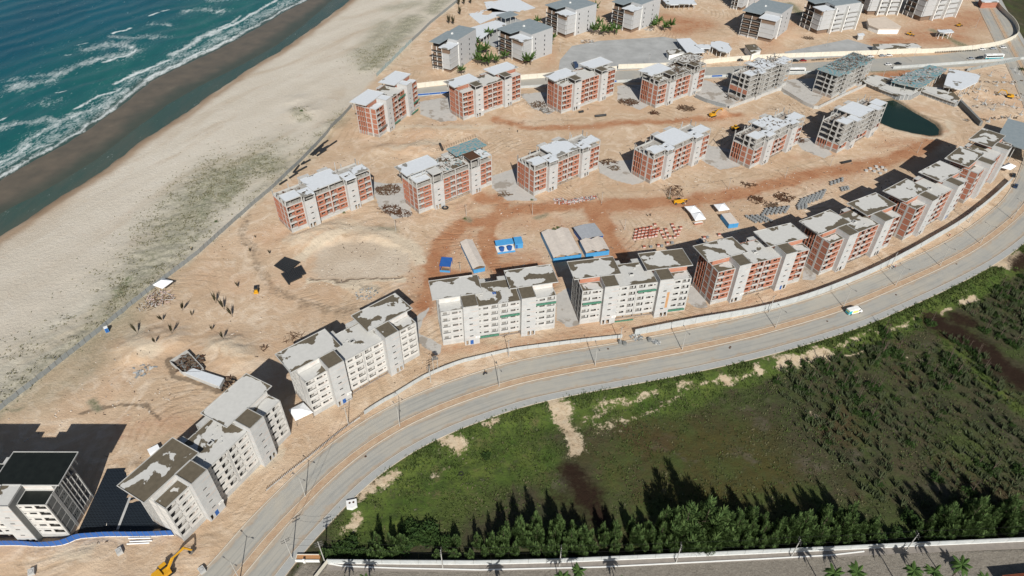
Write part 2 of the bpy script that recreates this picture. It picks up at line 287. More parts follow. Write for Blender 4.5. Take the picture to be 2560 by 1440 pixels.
VEG_DUNE = [([(-20, 960), (120, 860), (240, 790)], 16, .38), ([(100, 990), (240, 900)], 10, .5), ([(300, 700), (420, 590), (560, 440), (680, 370)], 15, .42), ([(620, 500), (700, 440), (800, 350), (860, 290)], 7, .42), ([(60, 1000), (200, 900), (330, 790), (420, 690)], 8, .45), ([(0, 1000), (100, 930), (180, 880), (150, 900)], 13, .6), ([(200, 870), (300, 760), (360, 700), (280, 800)], 13, .65), ([(330, 720), (400, 640), (470, 570), (380, 640)], 15, .7), ([(440, 560), (520, 490), (560, 430), (480, 500)], 17, .75), ([(560, 470), (640, 400), (680, 420)], 12, .8), ([(600, 460), (560, 500), (590, 430)], 6, .9), ([(320, 700), (300, 740)], 4, 1.15), ([(500, 545), (530, 470)], 6, .9),
            ([(740, 280), (760, 300)], 4, .6), ([(830, 310), (800, 340)], 4, .4), ([(930, 160), (990, 90), (1030, 50)], 12, .75), ([(960, 60), (940, 100), (900, 140)], 10, .6), ([(1100, 5), (1080, 30)], 9, .7), ([(980, 20), (1040, 10)], 10, .55), ([(915, 170), (945, 165)], 6, .8), ([(240, 1000), (245, 1025)], 1.2, 1.1), ([(10, 1035), (60, 1020)], 2.5, .7), ([(490, 590), (480, 600)], 3, .8), ([(410, 690), (440, 650)], 4, .6),
            ([(1340, 545), (1360, 535)], 1.5, .8), ([(1165, 545), (1175, 550)], 1.5, .8), ([(950, 575), (985, 575)], 2.5, .6), ([(2150, 180), (2300, 170), (2450, 155)], 2, 1.0), ([(2330, 75), (2410, 115)], 3, 1.0), ([(1975, 10), (2000, 35)], 5, 1.0)]
WETSOIL = [([(1430, 1180), (1470, 1230), (1490, 1290)], 5, 1), ([(1400, 1240), (1450, 1260), (1420, 1290)], 6, .6), ([(2340, 800), (2420, 840), (2480, 880), (2560, 950)], 7, 1.1), ([(2390, 790), (2440, 800)], 4, .9), ([(2540, 660), (2580, 640)], 5, 1)]
FSAND = [([(1390, 1010), (1430, 1080), (1440, 1120)], 2.8, .95), ([(1370, 985), (1390, 1005)], 2, 1), ([(1990, 895), (2060, 885), (1960, 905)], 3.0, .95), ([(1110, 1090), (1140, 1110)], 3, .9), ([(900, 1235), (980, 1190)], 2, .9), ([(880, 1300), (870, 1310)], 2, .9), ([(1810, 940), (1820, 950)], 1.6, 1.1), ([(1890, 915), (1910, 925)], 1.5, 1.), ([(2490, 660), (2550, 640)], 3, 1.1), ([(2200, 830), (2300, 790)], 1.2, .6), ([(1700, 965), (1730, 955)], 1.4, .65), ([(2180, 830), (2080, 870)], .9, .55),
         ([(1250, 1050), (1210, 1060)], 1.3, .9), ([(1460, 1040), (1500, 1025), (1640, 980)], 1.5, .55), ([(2020, 1020), (2050, 1040)], 1.2, .7), ([(1080, 1180), (1180, 1140)], 1., .45), ([(1560, 1000), (1480, 1010)], 1.4, .6), ([(1960, 880), (1860, 930), (1700, 985), (1600, 1030), (1510, 1070)], 1.0, .5), ([(2400, 750), (2430, 735)], 1.5, 1), ([(2350, 780), (2380, 770)], 1, 1), ([(1500, 1060), (1560, 1050)], 3, .5), ([(2320, 900), (2200, 860), (2100, 890)], .8, .6)]
GREEN_F = [([(900, 1330), (1000, 1240), (1150, 1150), (1300, 1080)], 9, .7), ([(1300, 1130), (1200, 1230), (1080, 1290)], 12, .6), ([(1560, 1130), (1500, 1280), (1600, 1330)], 12, .45), ([(1950, 1000), (2200, 1000), (2400, 1100)], 18, .35), ([(2100, 900), (2400, 880)], 12, .4), ([(1000, 1150), (1200, 1080), (1350, 1020), (1500, 1000), (1700, 965)], 11, 1), ([(1250, 1100), (1200, 1150), (1100, 1180), (1000, 1250)], 13, .95), ([(900, 1290), (1000, 1230), (1200, 1180), (1350, 1140)], 10, .8), ([(1700, 960), (1900, 915), (2100, 850), (2250, 800), (2400, 730), (2560, 640)], 6.5, 1.1), ([(1620, 1010), (1700, 1000), (1780, 975)], 6, .8), ([(1560, 1290), (1620, 1260)], 6, .5), ([(870, 1330), (1000, 1300), (1150, 1290)], 5, .6), ([(2360, 830), (2480, 950), (2560, 1020)], 4, .7), ([(1700, 1230), (1900, 1290), (2100, 1280)], 10, .25)]
OLIVE_F = [([(1650, 1100), (1850, 1130), (1900, 1200), (1700, 1200)], 22, .8), ([(2050, 1180), (2200, 1240)], 12, .4), ([(1500, 1120), (1560, 1180)], 12, .6)]
CONC_POLY = [  # concrete aprons and yards, photographed outlines
    [(1045, 255), (1125, 240), (1140, 300), (1100, 305), (1052, 285)], [(1300, 235), (1380, 230), (1392, 275), (1370, 285), (1330, 270)],
    [(1545, 215), (1612, 212), (1625, 260), (1600, 275), (1545, 250)], [(1735, 240), (1760, 200), (1840, 225), (1850, 250), (1820, 268), (1790, 265)],
    [(1968, 200), (2035, 195), (2060, 235), (2035, 262), (1960, 235), (1950, 215)], [(925, 455), (1005, 460), (1030, 540), (985, 548), (950, 520)],
    [(1228, 440), (1298, 420), (1325, 482), (1345, 500), (1270, 500), (1230, 470)], [(1495, 405), (1590, 400), (1610, 455), (1580, 462), (1540, 450), (1500, 430)],
    [(1750, 360), (1830, 375), (1850, 415), (1800, 425), (1755, 400)], [(1975, 345), (2045, 345), (2080, 385), (2060, 395), (2010, 375)],
    [(1045, 830), (1105, 865), (1095, 890), (1040, 850), (1030, 800), (1070, 770)], [(1390, 740), (1420, 720), (1450, 810), (1420, 818), (1395, 800)], [(1725, 700), (1745, 690), (1770, 765), (1745, 770), (1722, 755)], [(2010, 640), (2030, 650), (2040, 700), (2010, 700)]]
TEXT_SITE = [(-100, 1062)]
# ---- terrain grid
xs = np.arange(-500, 505, 1.05)
ys = []; y_ = 55.
while y_ < 700: ys.append(y_); y_ += .8 if y_ < 230 else (1.05 if y_ < 330 else 1.5)
ys = np.array(ys); X, Y = np.meshgrid(xs, ys)
n1 = fbm(X, Y, 30, 1); n2 = fbm(X, Y, 7, 21); n3 = fbm(X, Y, 2.6, 31, 3)
Xw = X+(n2-.5)*5+(fbm(X, Y, 2.8, 87, 3)-.5)*2.6; Yw = Y+(fbm(X, Y, 7, 77)-.5)*5+(fbm(X, Y, 2.8, 97, 3)-.5)*2.6
def stroke(lst, soft=1., XX=None, YY=None):
    XX = Xw if XX is None else XX; YY = Yw if YY is None else YY
    m = np.zeros(XX.shape)
    for pts, w, s in lst:
        P = GL(pts); px = [p[0] for p in P]; py = [p[1] for p in P]; q = w*2+6
        i0, i1 = np.searchsorted(ys, (min(py)-q, max(py)+q)); j0, j1 = np.searchsorted(xs, (min(px)-q, max(px)+q))
        if i1 <= i0 or j1 <= j0: continue
        sl = (slice(i0, i1), slice(j0, j1)); d = dline(XX[sl], YY[sl], P)
        m[sl] = np.maximum(m[sl], s*np.exp(-(d/w)**2*.9))
    return m
clay = stroke(CLAY); dark = stroke(DARK); pale = stroke(PALE); veg = stroke(VEG_DUNE); wet = stroke(WETSOIL); fsand = stroke(FSAND); green = stroke(GREEN_F); olive = stroke(OLIVE_F)
infield = sst(1.5, -1.5, sdpoly(X, Y, FIELD)); d_e = dline(X, Y, ELIST)
# side of the coast: signed distances (positive inland)
def sline(P):
    P = [tuple(p) for p in P]; d = dline(X, Y, P); poly = P+[(P[-1][0]+900, P[-1][1]+50), (900, -300), (P[0][0]+10, -300)]
    return np.where(inpoly(X, Y, poly), d, -d)
sF, s0, s1 = sline(L_FOAM), sline(L_RUN0), sline(L_RUN1); fpoly = list(FENCE_L)+[tuple(p) for p in L_FENCE_FAR]
sfen = sline(fpoly)
beach = sst(3, -3, sfen+(n2-.5)*5)*(1-infield)
conc = np.zeros(X.shape)
for P in CONC_POLY: conc = np.maximum(conc, sst(.9, -.4, sdpoly(Xw*.35+X*.65, Yw*.35+Y*.65, GL(P))))
# heights
Z = (n1-.5)*.5+(n2-.5)*.25
mounds = [(760, 600, 7, 1.6), (830, 585, 9, 2.2), (940, 600, 8, 1.8), (1000, 640, 5, 1.4), (370, 860, 7, 1.8), (440, 850, 5, 1.5), (560, 870, 6, 2.2), (600, 900, 6, 1.8), (330, 880, 5, 1.2), (1060, 330, 10, 1.6), (1150, 325, 8, 1.2), (1050, 375, 9, 2.4), (960, 378, 8, 1.6), (1290, 265, 8, 1.2), (1805, 283, 4, 3.4), (1950, 290, 9, 1.5), (2460, 230, 10, 2), (2500, 280, 10, 1.8), (2420, 200, 8, 1.6),
          (540, 1230, 4, .9), (600, 1190, 4, .8), (650, 1160, 4, .9), (330, 1170, 3, .8), (230, 1395, 5, .7), (500, 1380, 4, .6), (1545, 110, 6, .8), (1100, 175, 8, 1.2), (1700, 600, 0.1, 0), (760, 280, 9, 2.0), (740, 250, 6, 1.2), (830, 320, 6, 1.0), (1790, 262, 5, .8), (880, 720, 4, .5), (1475, 1035, 5, .5), (1610, 210, 0.1, 0)]
for u, v, r, h in mounds:
    gx, gy = G(u, v); q = r*3; i0, i1 = np.searchsorted(ys, (gy-q, gy+q)); j0, j1 = np.searchsorted(xs, (gx-q, gx+q)); sl = (slice(i0, i1), slice(j0, j1))
    d2 = (Xw[sl]-gx)**2+(Yw[sl]-gy)**2; Z[sl] += h*np.exp(-d2/r**2)*(.75+.5*n3[sl])
Z += beach*sst(.05, .6, veg)*(n3-.25)*1.2
Z += beach*(fbm(X, Y, 18, 91)-.5)*.9
Z += infield*((n3-.5)*.5-1.3*sst(1, 9, d_e-2.7)+.0)
# tyre ruts in the site sand: bundles of curved parallel grooves
site = (1-beach)*(1-infield)
nE = fbm(X, Y, 3.2, 191, 4)
rut = np.sin((X*.35+Y*.25+(fbm(X, Y, 26, 55, 2)-.5)*75)*1.25)
rutm = sst(.46, .62, fbm(X, Y, 34, 66, 2))*site
Z += rut*.05*rutm*sst(.5,.6,n2)
# the level ground of roads, yards and buildings
flat = np.maximum(sst(2.2, .4, sdpoly(X, Y, [tuple(p) for p in ROADBAND])), conc)
for k in BLD: flat = np.maximum(flat, sst(1.5, 0, sdpoly(X, Y, foot(k))))
FARROAD = GL([(1035, 246), (1110, 232), (1310, 216), (1560, 207), (1780, 196), (2150, 180), (2560, 158), (2760, 150), (2600, 88), (2522, 108), (2350, 137), (2000, 158), (1680, 172), (1400, 182), (1320, 192), (1045, 220)])
PLATS = [GL([(1395, 185), (1400, 150), (1430, 115), (1500, 102), (1660, 92), (1725, 105), (1750, 150), (1720, 165)]), GL([(1960, 130), (2120, 98), (2190, 118), (2180, 135), (1985, 152)]), GL([(1160, 85), (1270, 40), (1330, 60), (1240, 120)])]
STREET = [(-70, 50), (-56, 89.6), (160, 96.3), (300, 99), (300, 50)]
for P in [FARROAD, STREET]+PLATS: flat = np.maximum(flat, sst(2.5, 0, sdpoly(X, Y, P)))
hp = sdpoly(X, Y, POND)
Z = Z*(1-flat)-.06*flat
Z = np.where(hp < 7, Z*sst(0, 7, hp)+np.where(hp < 2, -1.7*sst(2, -3, hp+(n2-.5)*1.5), 0), Z)
# beach profile towards the sea
prof = np.interp(s1, [-3, 0, 6, 25, 70], [-2.0, -1.24, -.98, -.5, 0.]); wgt = sst(75, 30, s1)*beach
Z = Z*(1-wgt)+(prof+(n2-.5)*.12+(Z*.25)*sst(0, 30, s1))*wgt
bar = np.interp(s0, [-14, -4, 0, 3], [-1.12, -1.10, -1.20, -1.55])+(n2-.5)*.06+(n1-.5)*.07
seaf = np.interp(sF, [-60, -8, 0, 6], [-5, -1.9, -1.28, -1.12])+(n2-.5)*.05
Z = np.where(s0 < 2.5, bar, Z); Z = np.where(sF < 6, np.minimum(seaf, np.where(s0 < 2.5, bar, 9)), Z)
Z = np.where((s0 >= 2.5) & (s1 < 0), -1.55+.3*sst(-3, 0, s1), Z)
ny, nx = X.shape
idx = np.arange(ny*nx).reshape(ny, nx); F = np.stack([idx[:-1, :-1].ravel(), idx[:-1, 1:].ravel(), idx[1:, 1:].ravel(), idx[1:, :-1].ravel()], 1)
def groundz(x, y):
    i = min(max(int(np.searchsorted(ys, y))-1, 0), ny-2); j = min(max(int((x-xs[0])/1.05), 0), nx-2)
    a = (y-ys[i])/(ys[i+1]-ys[i]); b = (x-xs[j])/1.05
    return float((Z[i, j]*(1-b)+Z[i, j+1]*b)*(1-a)+(Z[i+1, j]*(1-b)+Z[i+1, j+1]*b)*a)
wetsand = np.clip(sst(11, 0, s1+(n1-.5)*8)*.95+ (s1 < 0)*1., 0, 1)*beach
strip = sst(2.5, .5, sdpoly(X, Y, STREET)); strip_mask = strip
A = np.stack([clay*site, beach, wetsand, infield], -1); Bm = np.stack([np.maximum(veg, green*infield), np.maximum(dark*site, wet), np.maximum(pale*site, fsand), conc], -1)
BASIN = GL([(780, 655), (800, 620), (850, 600), (930, 600), (1000, 615), (1030, 640), (1020, 680), (960, 698), (850, 700), (790, 690)])
basin = sst(2.5, -2, sdpoly(Xw, Yw, BASIN)); Z = Z*(1-basin)-.15*basin
Cm = np.stack([olive, rutm, strip, basin], -1)
barg = sst(-15, -1, s0+(n1-.5)*14+(n2-.5)*6)*sst(2, -1, s1); hpn = hp+(n2-.5)*3; rim = np.exp(-((hpn-.2)/1.3)**2)*.9; warm = np.exp(-((s1-4+(n2-.5)*3)/3.5)**2)*beach*(s1 > -2); Dm = np.stack([barg, rim, warm, barg], -1)
V = np.stack([X.ravel(), Y.ravel(), Z.ravel()], 1)
# ---- ground material
gm = bpy.data.materials.new('ground_sand_clay_grass'); gm.use_nodes = True; N, L = nodeset(gm); b = N['Principled BSDF']; b.inputs['Roughness'].default_value = .95; b.inputs['Specular IOR Level'].default_value = .12
def att(n): a = N.new('ShaderNodeAttribute'); a.attribute_name = n; s = N.new('ShaderNodeSeparateColor'); L.new(a.outputs['Color'], s.inputs[0]); return list(s.outputs)+[a.outputs['Alpha']]
mA, mB, mC, mD = att('maskA'), att('maskB'), att('maskC'), att('maskD')
tc = N.new('ShaderNodeTexCoord')
def noise(s, d=5, r=.6, scale=(1, 1, 1), dist=0):
    mp = N.new('ShaderNodeMapping'); mp.inputs['Scale'].default_value = scale; L.new(tc.outputs['Object'], mp.inputs[0])
    n = N.new('ShaderNodeTexNoise'); n.inputs['Scale'].default_value = s; n.inputs['Detail'].default_value = d; n.inputs['Roughness'].default_value = r; n.inputs['Distortion'].default_value = dist; L.new(mp.outputs[0], n.inputs['Vector']); return n.outputs['Fac']
def MT(op, a, c=None, e=None):
    n = N.new('ShaderNodeMath'); n.operation = op
    for i, q in enumerate((a, c, e)):
        if q is None: continue
        if isinstance(q, (int, float)): n.inputs[i].default_value = q
        else: L.new(q, n.inputs[i])
    return n.outputs[0]
def RM(v, a, c, d0=0., d1=1., smooth=False):
    n = N.new('ShaderNodeMapRange'); n.inputs['From Min'].default_value = a; n.inputs['From Max'].default_value = c; n.inputs['To Min'].default_value = d0; n.inputs['To Max'].default_value = d1
    if smooth: n.interpolation_type = 'SMOOTHSTEP'
    L.new(v, n.inputs['Value']); return n.outputs[0]
def MIX(f, a, c):
    n = N.new('ShaderNodeMix'); n.data_type = 'RGBA'
    for i, q in ((0, f), (6, a), (7, c)):
        if isinstance(q, tuple): n.inputs[i].default_value = (*q, 1)
        elif isinstance(q, (int, float)): n.inputs[i].default_value = q
        else: L.new(q, n.inputs[i])
    return n.outputs[2]
def brk(m, nz, k=.5, a=.35, c=.65): return RM(MT('ADD', m, MT('MULTIPLY', MT('SUBTRACT', nz, .5), k)), a, c, smooth=True)
nB, nM, nS, nF = noise(.03, 4), noise(.11, 6), noise(.45, 6, .65), noise(1.6, 5, .7)
streak = noise(.09, 6, .62, (1, 1, 1), 2.2); fine = noise(3.5, 3, .7)
sand = MIX(RM(nM, .3, .7), (.58, .445, .315), (.47, .335, .225)); sand = MIX(RM(streak, .48, .70), sand, (.69, .58, .455)); sand = MIX(RM(nB, .48, .66, 0, .65), sand, (.53, .345, .22)); sand = MIX(RM(noise(.022, 5, .62), .54, .66, 0, .5), sand, (.68, .57, .45)); sand = MIX(RM(fine, .4, .8, 0, .25), sand, (.36, .26, .175))
cont = MT('SINE', MT('MULTIPLY', noise(.011, 1.2, .45), 330.)); tm = MT('MULTIPLY', RM(cont, .1, .9), RM(noise(.018, 3, .5, (1.3, .8, 1)), .47, .60)); cont2 = MT('SINE', MT('MULTIPLY', noise(.017, 1., .4, (.7, 1.2, 1)), 260.)); tm2 = MT('MULTIPLY', RM(cont2, .35, .95), RM(noise(.022, 3, .5, (.8, 1.3, 1)), .52, .62))
tmx = MT('MULTIPLY', MT('MAXIMUM', tm, tm2), RM(MT('ADD', mC[3], noise(.06, 3)), .45, .62, 1, 0)); sand = MIX(MT('MULTIPLY', tmx, .46), sand, (.36, .265, .175)); sand = MIX(MT('MULTIPLY', mC[3], .95), sand, MIX(RM(nM, .35, .65), (.55, .475, .38), (.49, .41, .32)))
def crn(s, d, r, sc, dist=0):
    mr_ = N.new('ShaderNodeMapping'); mr_.inputs['Rotation'].default_value = (0, 0, R(-58)); L.new(tc.outputs['Object'], mr_.inputs[0]); mp = N.new('ShaderNodeMapping'); mp.inputs['Scale'].default_value = sc; L.new(mr_.outputs[0], mp.inputs[0])
    n = N.new('ShaderNodeTexNoise'); n.inputs['Scale'].default_value = s; n.inputs['Detail'].default_value = d; n.inputs['Roughness'].default_value = r; n.inputs['Distortion'].default_value = dist; L.new(mp.outputs[0], n.inputs['Vector']); return n.outputs['Fac']
bs = MIX(RM(crn(.05, 5, .55, (.18, 1, 1)), .35, .65), (.56, .515, .44), (.49, .44, .365)); bs = MIX(RM(crn(.035, 6, .6, (.3, 1, 1), 1.5), .52, .68, 0, .75), bs, (.43, .355, .27)); bs = MIX(RM(nM, .5, .8, 0, .4), bs, (.60, .56, .50))
base = MIX(mA[1], sand, bs)
base = MIX(RM(mC[1], 0, 1, 0, .25), base, (.36, .26, .17))
clayc = MIX(RM(nM, .35, .65), (.34, .155, .08), (.42, .235, .135)); base = MIX(brk(mA[0], MT('ADD', MT('MULTIPLY', streak, .6), MT('MULTIPLY', nS, .4)), 1.5, .04, .80), base, clayc)
base = MIX(brk(mB[2], nS, .7, .3, .7), base, MIX(RM(nS, .3, .7), (.60, .51, .39), (.53, .44, .33)))
dk = MIX(RM(nS, .3, .7), (.19, .145, .10), (.12, .09, .065)); base = MIX(MT('MULTIPLY', brk(mB[1], nS, .9, .25, .75), .8), base, dk)
ws = MIX(RM(nM, .35, .65), (.135, .112, .085), (.098, .086, .068)); base = MIX(RM(MT('ADD', mA[2], MT('MULTIPLY', MT('SUBTRACT', nM, .5), .35)), .55, .95), base, ws)
base = MIX(MT('MULTIPLY', mD[0], .8), base, (.045, .062, .050)); base = MIX(MT('MULTIPLY', mD[2], .8), base, (.27, .185, .12)); base = MIX(mD[1], base, (.11, .085, .055))
# dune scrub: fine dark speckle
sp_ = MT('MULTIPLY', brk(mB[0], nM, .9, .10, 1.0), RM(noise(.8, 7, .8), .36, .62)); dunev = MIX(RM(mB[0], .6, 1.), (.155, .155, .10), (.075, .10, .035)); base = MIX(MT('MULTIPLY', MT('MULTIPLY', RM(mB[0], .05, .75), MT('SUBTRACT', 1., mA[3])), .55), base, (.30, .29, .215)); base = MIX(MT('MULTIPLY', sp_, .9), base, dunev)
# field
fb = MIX(RM(nM, .35, .65), (.074, .062, .036), (.043, .045, .026)); fb = MIX(brk(mC[0], nM, .8, .2, .9), fb, (.070, .062, .020)); fb = MIX(RM(nS, .45, .7, 0, .65), fb, (.050, .066, .026)); fb = MIX(RM(noise(.05, 6, .7), .50, .62, 0, .75), fb, (.060, .085, .024)); fb = MIX(RM(noise(.07, 6, .7, (1, 1.4, 1)), .57, .68, 0, .7), fb, (.12, .10, .078)); fb = MIX(RM(noise(.033, 6, .68, (1, .7, 1)), .55, .64, 0, .65), fb, (.075, .048, .026))
fg = MIX(RM(nM, .35, .65), (.060, .105, .020), (.11, .145, .032)); fg = MIX(RM(nS, .45, .7), fg, (.042, .058, .020)); fg = MIX(RM(noise(.2, 6, .7), .56, .72, 0, .7), fg, (.16, .125, .065)); fb = MIX(brk(mB[0], nS, .8, .25, .75), fb, fg)
fb = MIX(RM(fine, .45, .7, 0, .45), fb, (.03, .032, .015))
fb = MIX(brk(mB[2], MT('ADD', MT('MULTIPLY', nS, .6), MT('MULTIPLY', noise(.9, 7, .75), .4)), 2.6, .32, .75), fb, MIX(RM(nS, .3, .7), (.42, .31, .205), (.52, .44, .32))); fb = MIX(brk(mB[1], MT('ADD', MT('MULTIPLY', nS, .5), MT('MULTIPLY', noise(.9, 7, .75), .5)), 1.6, .2, 1.0), fb, (.024, .014, .009))
base = MIX(RM(mA[3], .3, .7), base, fb)
cc = MIX(RM(nS, .3, .7), (.47, .45, .42), (.40, .385, .36)); cc = MIX(RM(nM, .56, .60), cc, (.30, .27, .235)); base = MIX(RM(mB[3], .35, .65), base, cc)
st = MIX(RM(nS, .35, .7), (.225, .20, .165), (.155, .135, .11)); st = MIX(RM(noise(2.2, 4, .8), .4, .7, 0, .7), st, (.30, .28, .245)); base = MIX(mC[2], base, st)
L.new(base, b.inputs['Base Color'])
L.new(RM(mA[2], .6, 1., .95, .35), b.inputs['Roughness'])
wv = None
if 0: wv = N.new('ShaderNodeTexWave'); wv.wave_type = 'BANDS'
hgt = MT('ADD', MT('MULTIPLY', noise(.7, 8, .75), 1.0), MT('MULTIPLY', MT('MULTIPLY', tmx, MT('SUBTRACT', 1., MT('MAXIMUM', mA[1], mA[3]))), -.25))
bp = N.new('ShaderNodeBump'); bp.inputs['Distance'].default_value = .9; L.new(hgt, bp.inputs['Height'])
L.new(MT('SUBTRACT', .6, MT('MULTIPLY', MT('MAXIMUM', mA[2], mB[3]), .55)), bp.inputs['Strength']); L.new(bp.outputs[0], b.inputs['Normal'])
me = npmesh('ground', V, F, [gm], True)
for nm, arr in (('maskA', A), ('maskB', Bm), ('maskC', Cm), ('maskD', Dm)):
    a = me.color_attributes.new(nm, 'FLOAT_COLOR', 'POINT'); a.data.foreach_set('color', np.clip(arr, 0, 1.3).astype(np.float32).reshape(-1))
tag(link('ground', me), kind='structure')
far = MB(); far.quad((-3500, -2500, -2.6), (3500, -2500, -2.6), (3500, 4500, -2.6), (-3500, 4500, -2.6)); tag(far.build('terrain', mat('distant_scrub_and_sand', (.30, .24, .16), .95, col2=(.07, .08, .03), scale=.02), None), kind='structure')

# ---- sea
def water(name, deep, shallow, rough=.12):
    m = bpy.data.materials.new(name); m.use_nodes = True; return m
sm = bpy.data.materials.new('sea_water'); sm.use_nodes = True; N, L = nodeset(sm); b = N['Principled BSDF']; b.inputs['Specular IOR Level'].default_value = .25
a1 = N.new('ShaderNodeAttribute'); a1.attribute_name = 'surf'; s_ = N.new('ShaderNodeSeparateColor'); L.new(a1.outputs['Color'], s_.inputs[0]); foam_, shal, brown = s_.outputs
tc = N.new('ShaderNodeTexCoord'); CA = R(-58)
def rnoise(s, d, r, sc, dist=0):
    mp = N.new('ShaderNodeMapping'); mp.inputs['Rotation'].default_value = (0, 0, CA); mp.inputs['Scale'].default_value = sc; L.new(tc.outputs['Object'], mp.inputs[0])
    n = N.new('ShaderNodeTexNoise'); n.inputs['Scale'].default_value = s; n.inputs['Detail'].default_value = d; n.inputs['Roughness'].default_value = r; n.inputs['Distortion'].default_value = dist; L.new(mp.outputs[0], n.inputs['Vector']); return n.outputs['Fac']
c = MIX(RM(rnoise(.02, 4, .6, (1, .4, 1)), .35, .65), (.002, .062, .092), (.003, .078, .108)); c = MIX(shal, c, MIX(RM(rnoise(.06, 5, .6, (1, .5, 1)), .35, .65), (.008, .088, .086), (.014, .108, .098)))
c = MIX(RM(rnoise(.25, 6, .65, (1, .3, 1)), .5, .8, 0, .35), c, (.002, .04, .055)); c = MIX(brown, c, MIX(RM(rnoise(.05, 5, .6, (1, .3, 1)), .4, .65), (.050, .070, .055), (.090, .085, .062)))
fn = MT('ADD', MT('MULTIPLY', rnoise(.55, 8, .72, (1, .55, 1), 1.2), 1.), MT('MULTIPLY', rnoise(.12, 4, .6, (1, .5, 1)), .35))
lace = MT('MULTIPLY', MT('ABSOLUTE', MT('SUBTRACT', rnoise(.9, 5, .65, (1, .6, 1), 1.5), .5)), 2.2)
ff = RM(MT('ADD', MT('ADD', foam_, MT('MULTIPLY', MT('SUBTRACT', fn, .675), 2.7)), MT('MULTIPLY', lace, -.55)), .30, 1.02)
c = MIX(MT('MULTIPLY', ff, .92), c, (.62, .66, .66)); L.new(c, b.inputs['Base Color']); L.new(RM(ff, 0, 1, .22, .8), b.inputs['Roughness'])
bp = N.new('ShaderNodeBump'); bp.inputs['Strength'].default_value = .35; bp.inputs['Distance'].default_value = 1.; L.new(MT('ADD', rnoise(.09, 5, .6, (1, .3, 1)), MT('MULTIPLY', rnoise(.5, 5, .7, (1, .6, 1)), .3)), bp.inputs['Height']); L.new(bp.outputs[0], b.inputs['Normal'])
wx = np.arange(-720, -30, 1.25); wy = np.arange(120, 900, 1.25); X, Y = np.meshgrid(wx, wy); sF = sline(L_FOAM); s0 = sline(L_RUN0); nA = fbm(X, Y, 9, 5); nC = fbm(X, Y, 40, 6)
xs_s, ys_s = xs, ys
xs, ys = wx, wy; Xw = X+(nA-.5)*7; Yw = Y+(fbm(X, Y, 9, 17)-.5)*7
FOAM = [([(40, 215), (110, 205), (180, 170), (240, 150), (320, 135)], 5.5, .75), ([(30, 200), (140, 180), (200, 160)], 4, .55), ([(230, 120), (300, 110), (335, 128)], 6, .72), ([(260, 155), (325, 138), (340, 126)], 2.2, 1.05), ([(285, 82), (325, 68)], 1.8, 1.15), ([(275, 92), (340, 95), (410, 92)], 4, .6), ([(370, 40), (400, 32)], 1.5, 1.05), ([(410, 27), (422, 25)], 1.2, 1.),
        ([(460, 30), (510, 22), (550, 30)], 5, .62), ([(535, 34), (556, 26)], 1.5, 1.), ([(380, 60), (430, 62)], 3, .6), ([(160, 138), (175, 135)], 1.2, .9), ([(196, 112), (214, 107)], 1.6, 1.), ([(145, 230), (160, 228)], 1.1, 1.), ([(580, 56), (600, 40)], 2.2, .95), ([(0, 300), (6, 298)], 2, 1.1), ([(0, 318), (60, 308), (110, 300), (160, 305)], 3, .8), ([(90, 262), (130, 258)], 5, .45), ([(190, 272), (240, 245), (295, 222)], 2, .9), ([(285, 210), (340, 182), (420, 150)], 2.6, 1.0), ([(440, 135), (500, 95), (545, 76)], 3.2, 1.05), ([(545, 76), (610, 50), (665, 15), (700, -5)], 2.6, .95), ([(550, 70), (570, 60)], 2, 1), ([(60, 10), (330, 5)], 2, .12), ([(520, 2), (600, -5)], 4, .5),
        ([(80, 345), (130, 315), (180, 290), (260, 262), (310, 228)], 3.2, .85), ([(60, 372), (75, 350), (100, 330)], 3, .8), ([(360, 200), (430, 165), (520, 125), (590, 92)], 2.4, .95), ([(0, 425), (70, 385), (120, 360)], 2, .7), ([(0, 408), (50, 385), (80, 360)], 2, .8), ([(320, 215), (400, 175), (470, 140), (560, 95)], 5, .62)]
foam = np.zeros(X.shape)
for pts, w, s in FOAM:
    d = dline(Xw, Yw, GL(pts, Z_SEA)); foam = np.maximum(foam, (s*.92*np.exp(-(d/(w*1.25))**1.6*.8)) if w > 2.7 else (s*1.15*np.exp(-(d/(w*.8))**2)))
edge = np.exp(-((sF+(nA-.5)*6)/1.6)**2)*.75+np.exp(-((sF+9+(nA-.5)*9)/8.)**2)*.60; foam = np.maximum(foam, edge*(sF > -40))
xs, ys = xs_s, ys_s
sh = sst(-150, -20, sF+(nC-.5)*60); br = np.maximum(sst(-10, 2, sF)*.75, sst(0, 3, s0)*.0)+(s0 > 0)*.0
br = np.clip(np.where(s0 > -6, .80, br), 0, 1)
swell = np.sin((X*math.cos(R(150))+Y*math.sin(R(150)))*.33+nC*9)*sst(0, -40, sF)*.16
Zs = Z_SEA+swell+foam*.05
V = np.stack([X.ravel(), Y.ravel(), Zs.ravel()], 1); ny2, nx2 = X.shape
idx = np.arange(ny2*nx2).reshape(ny2, nx2); F = np.stack([idx[:-1, :-1].ravel(), idx[:-1, 1:].ravel(), idx[1:, 1:].ravel(), idx[1:, :-1].ravel()], 1)
keep = (s0 < 26)[:-1, :-1].ravel(); F = F[keep]
me = npmesh('sea', V, F, [sm], True); a = me.color_attributes.new('surf', 'FLOAT_COLOR', 'POINT'); a.data.foreach_set('color', np.stack([foam, sh, br, np.ones(X.shape)], -1).astype(np.float32).reshape(-1))
tag(link('sea', me), kind='structure')
P = MB(); P.v = [(-3500, -2500, Z_SEA-.3), (-720, -200, Z_SEA-.3), (-720, 900, Z_SEA-.3), (-30, 900, Z_SEA-.3), (300, 4500, Z_SEA-.3), (-3500, 4500, Z_SEA-.3)]; P.f = [(0, 1, 2, 5), (2, 3, 4, 5)]; P.m = [0, 0]
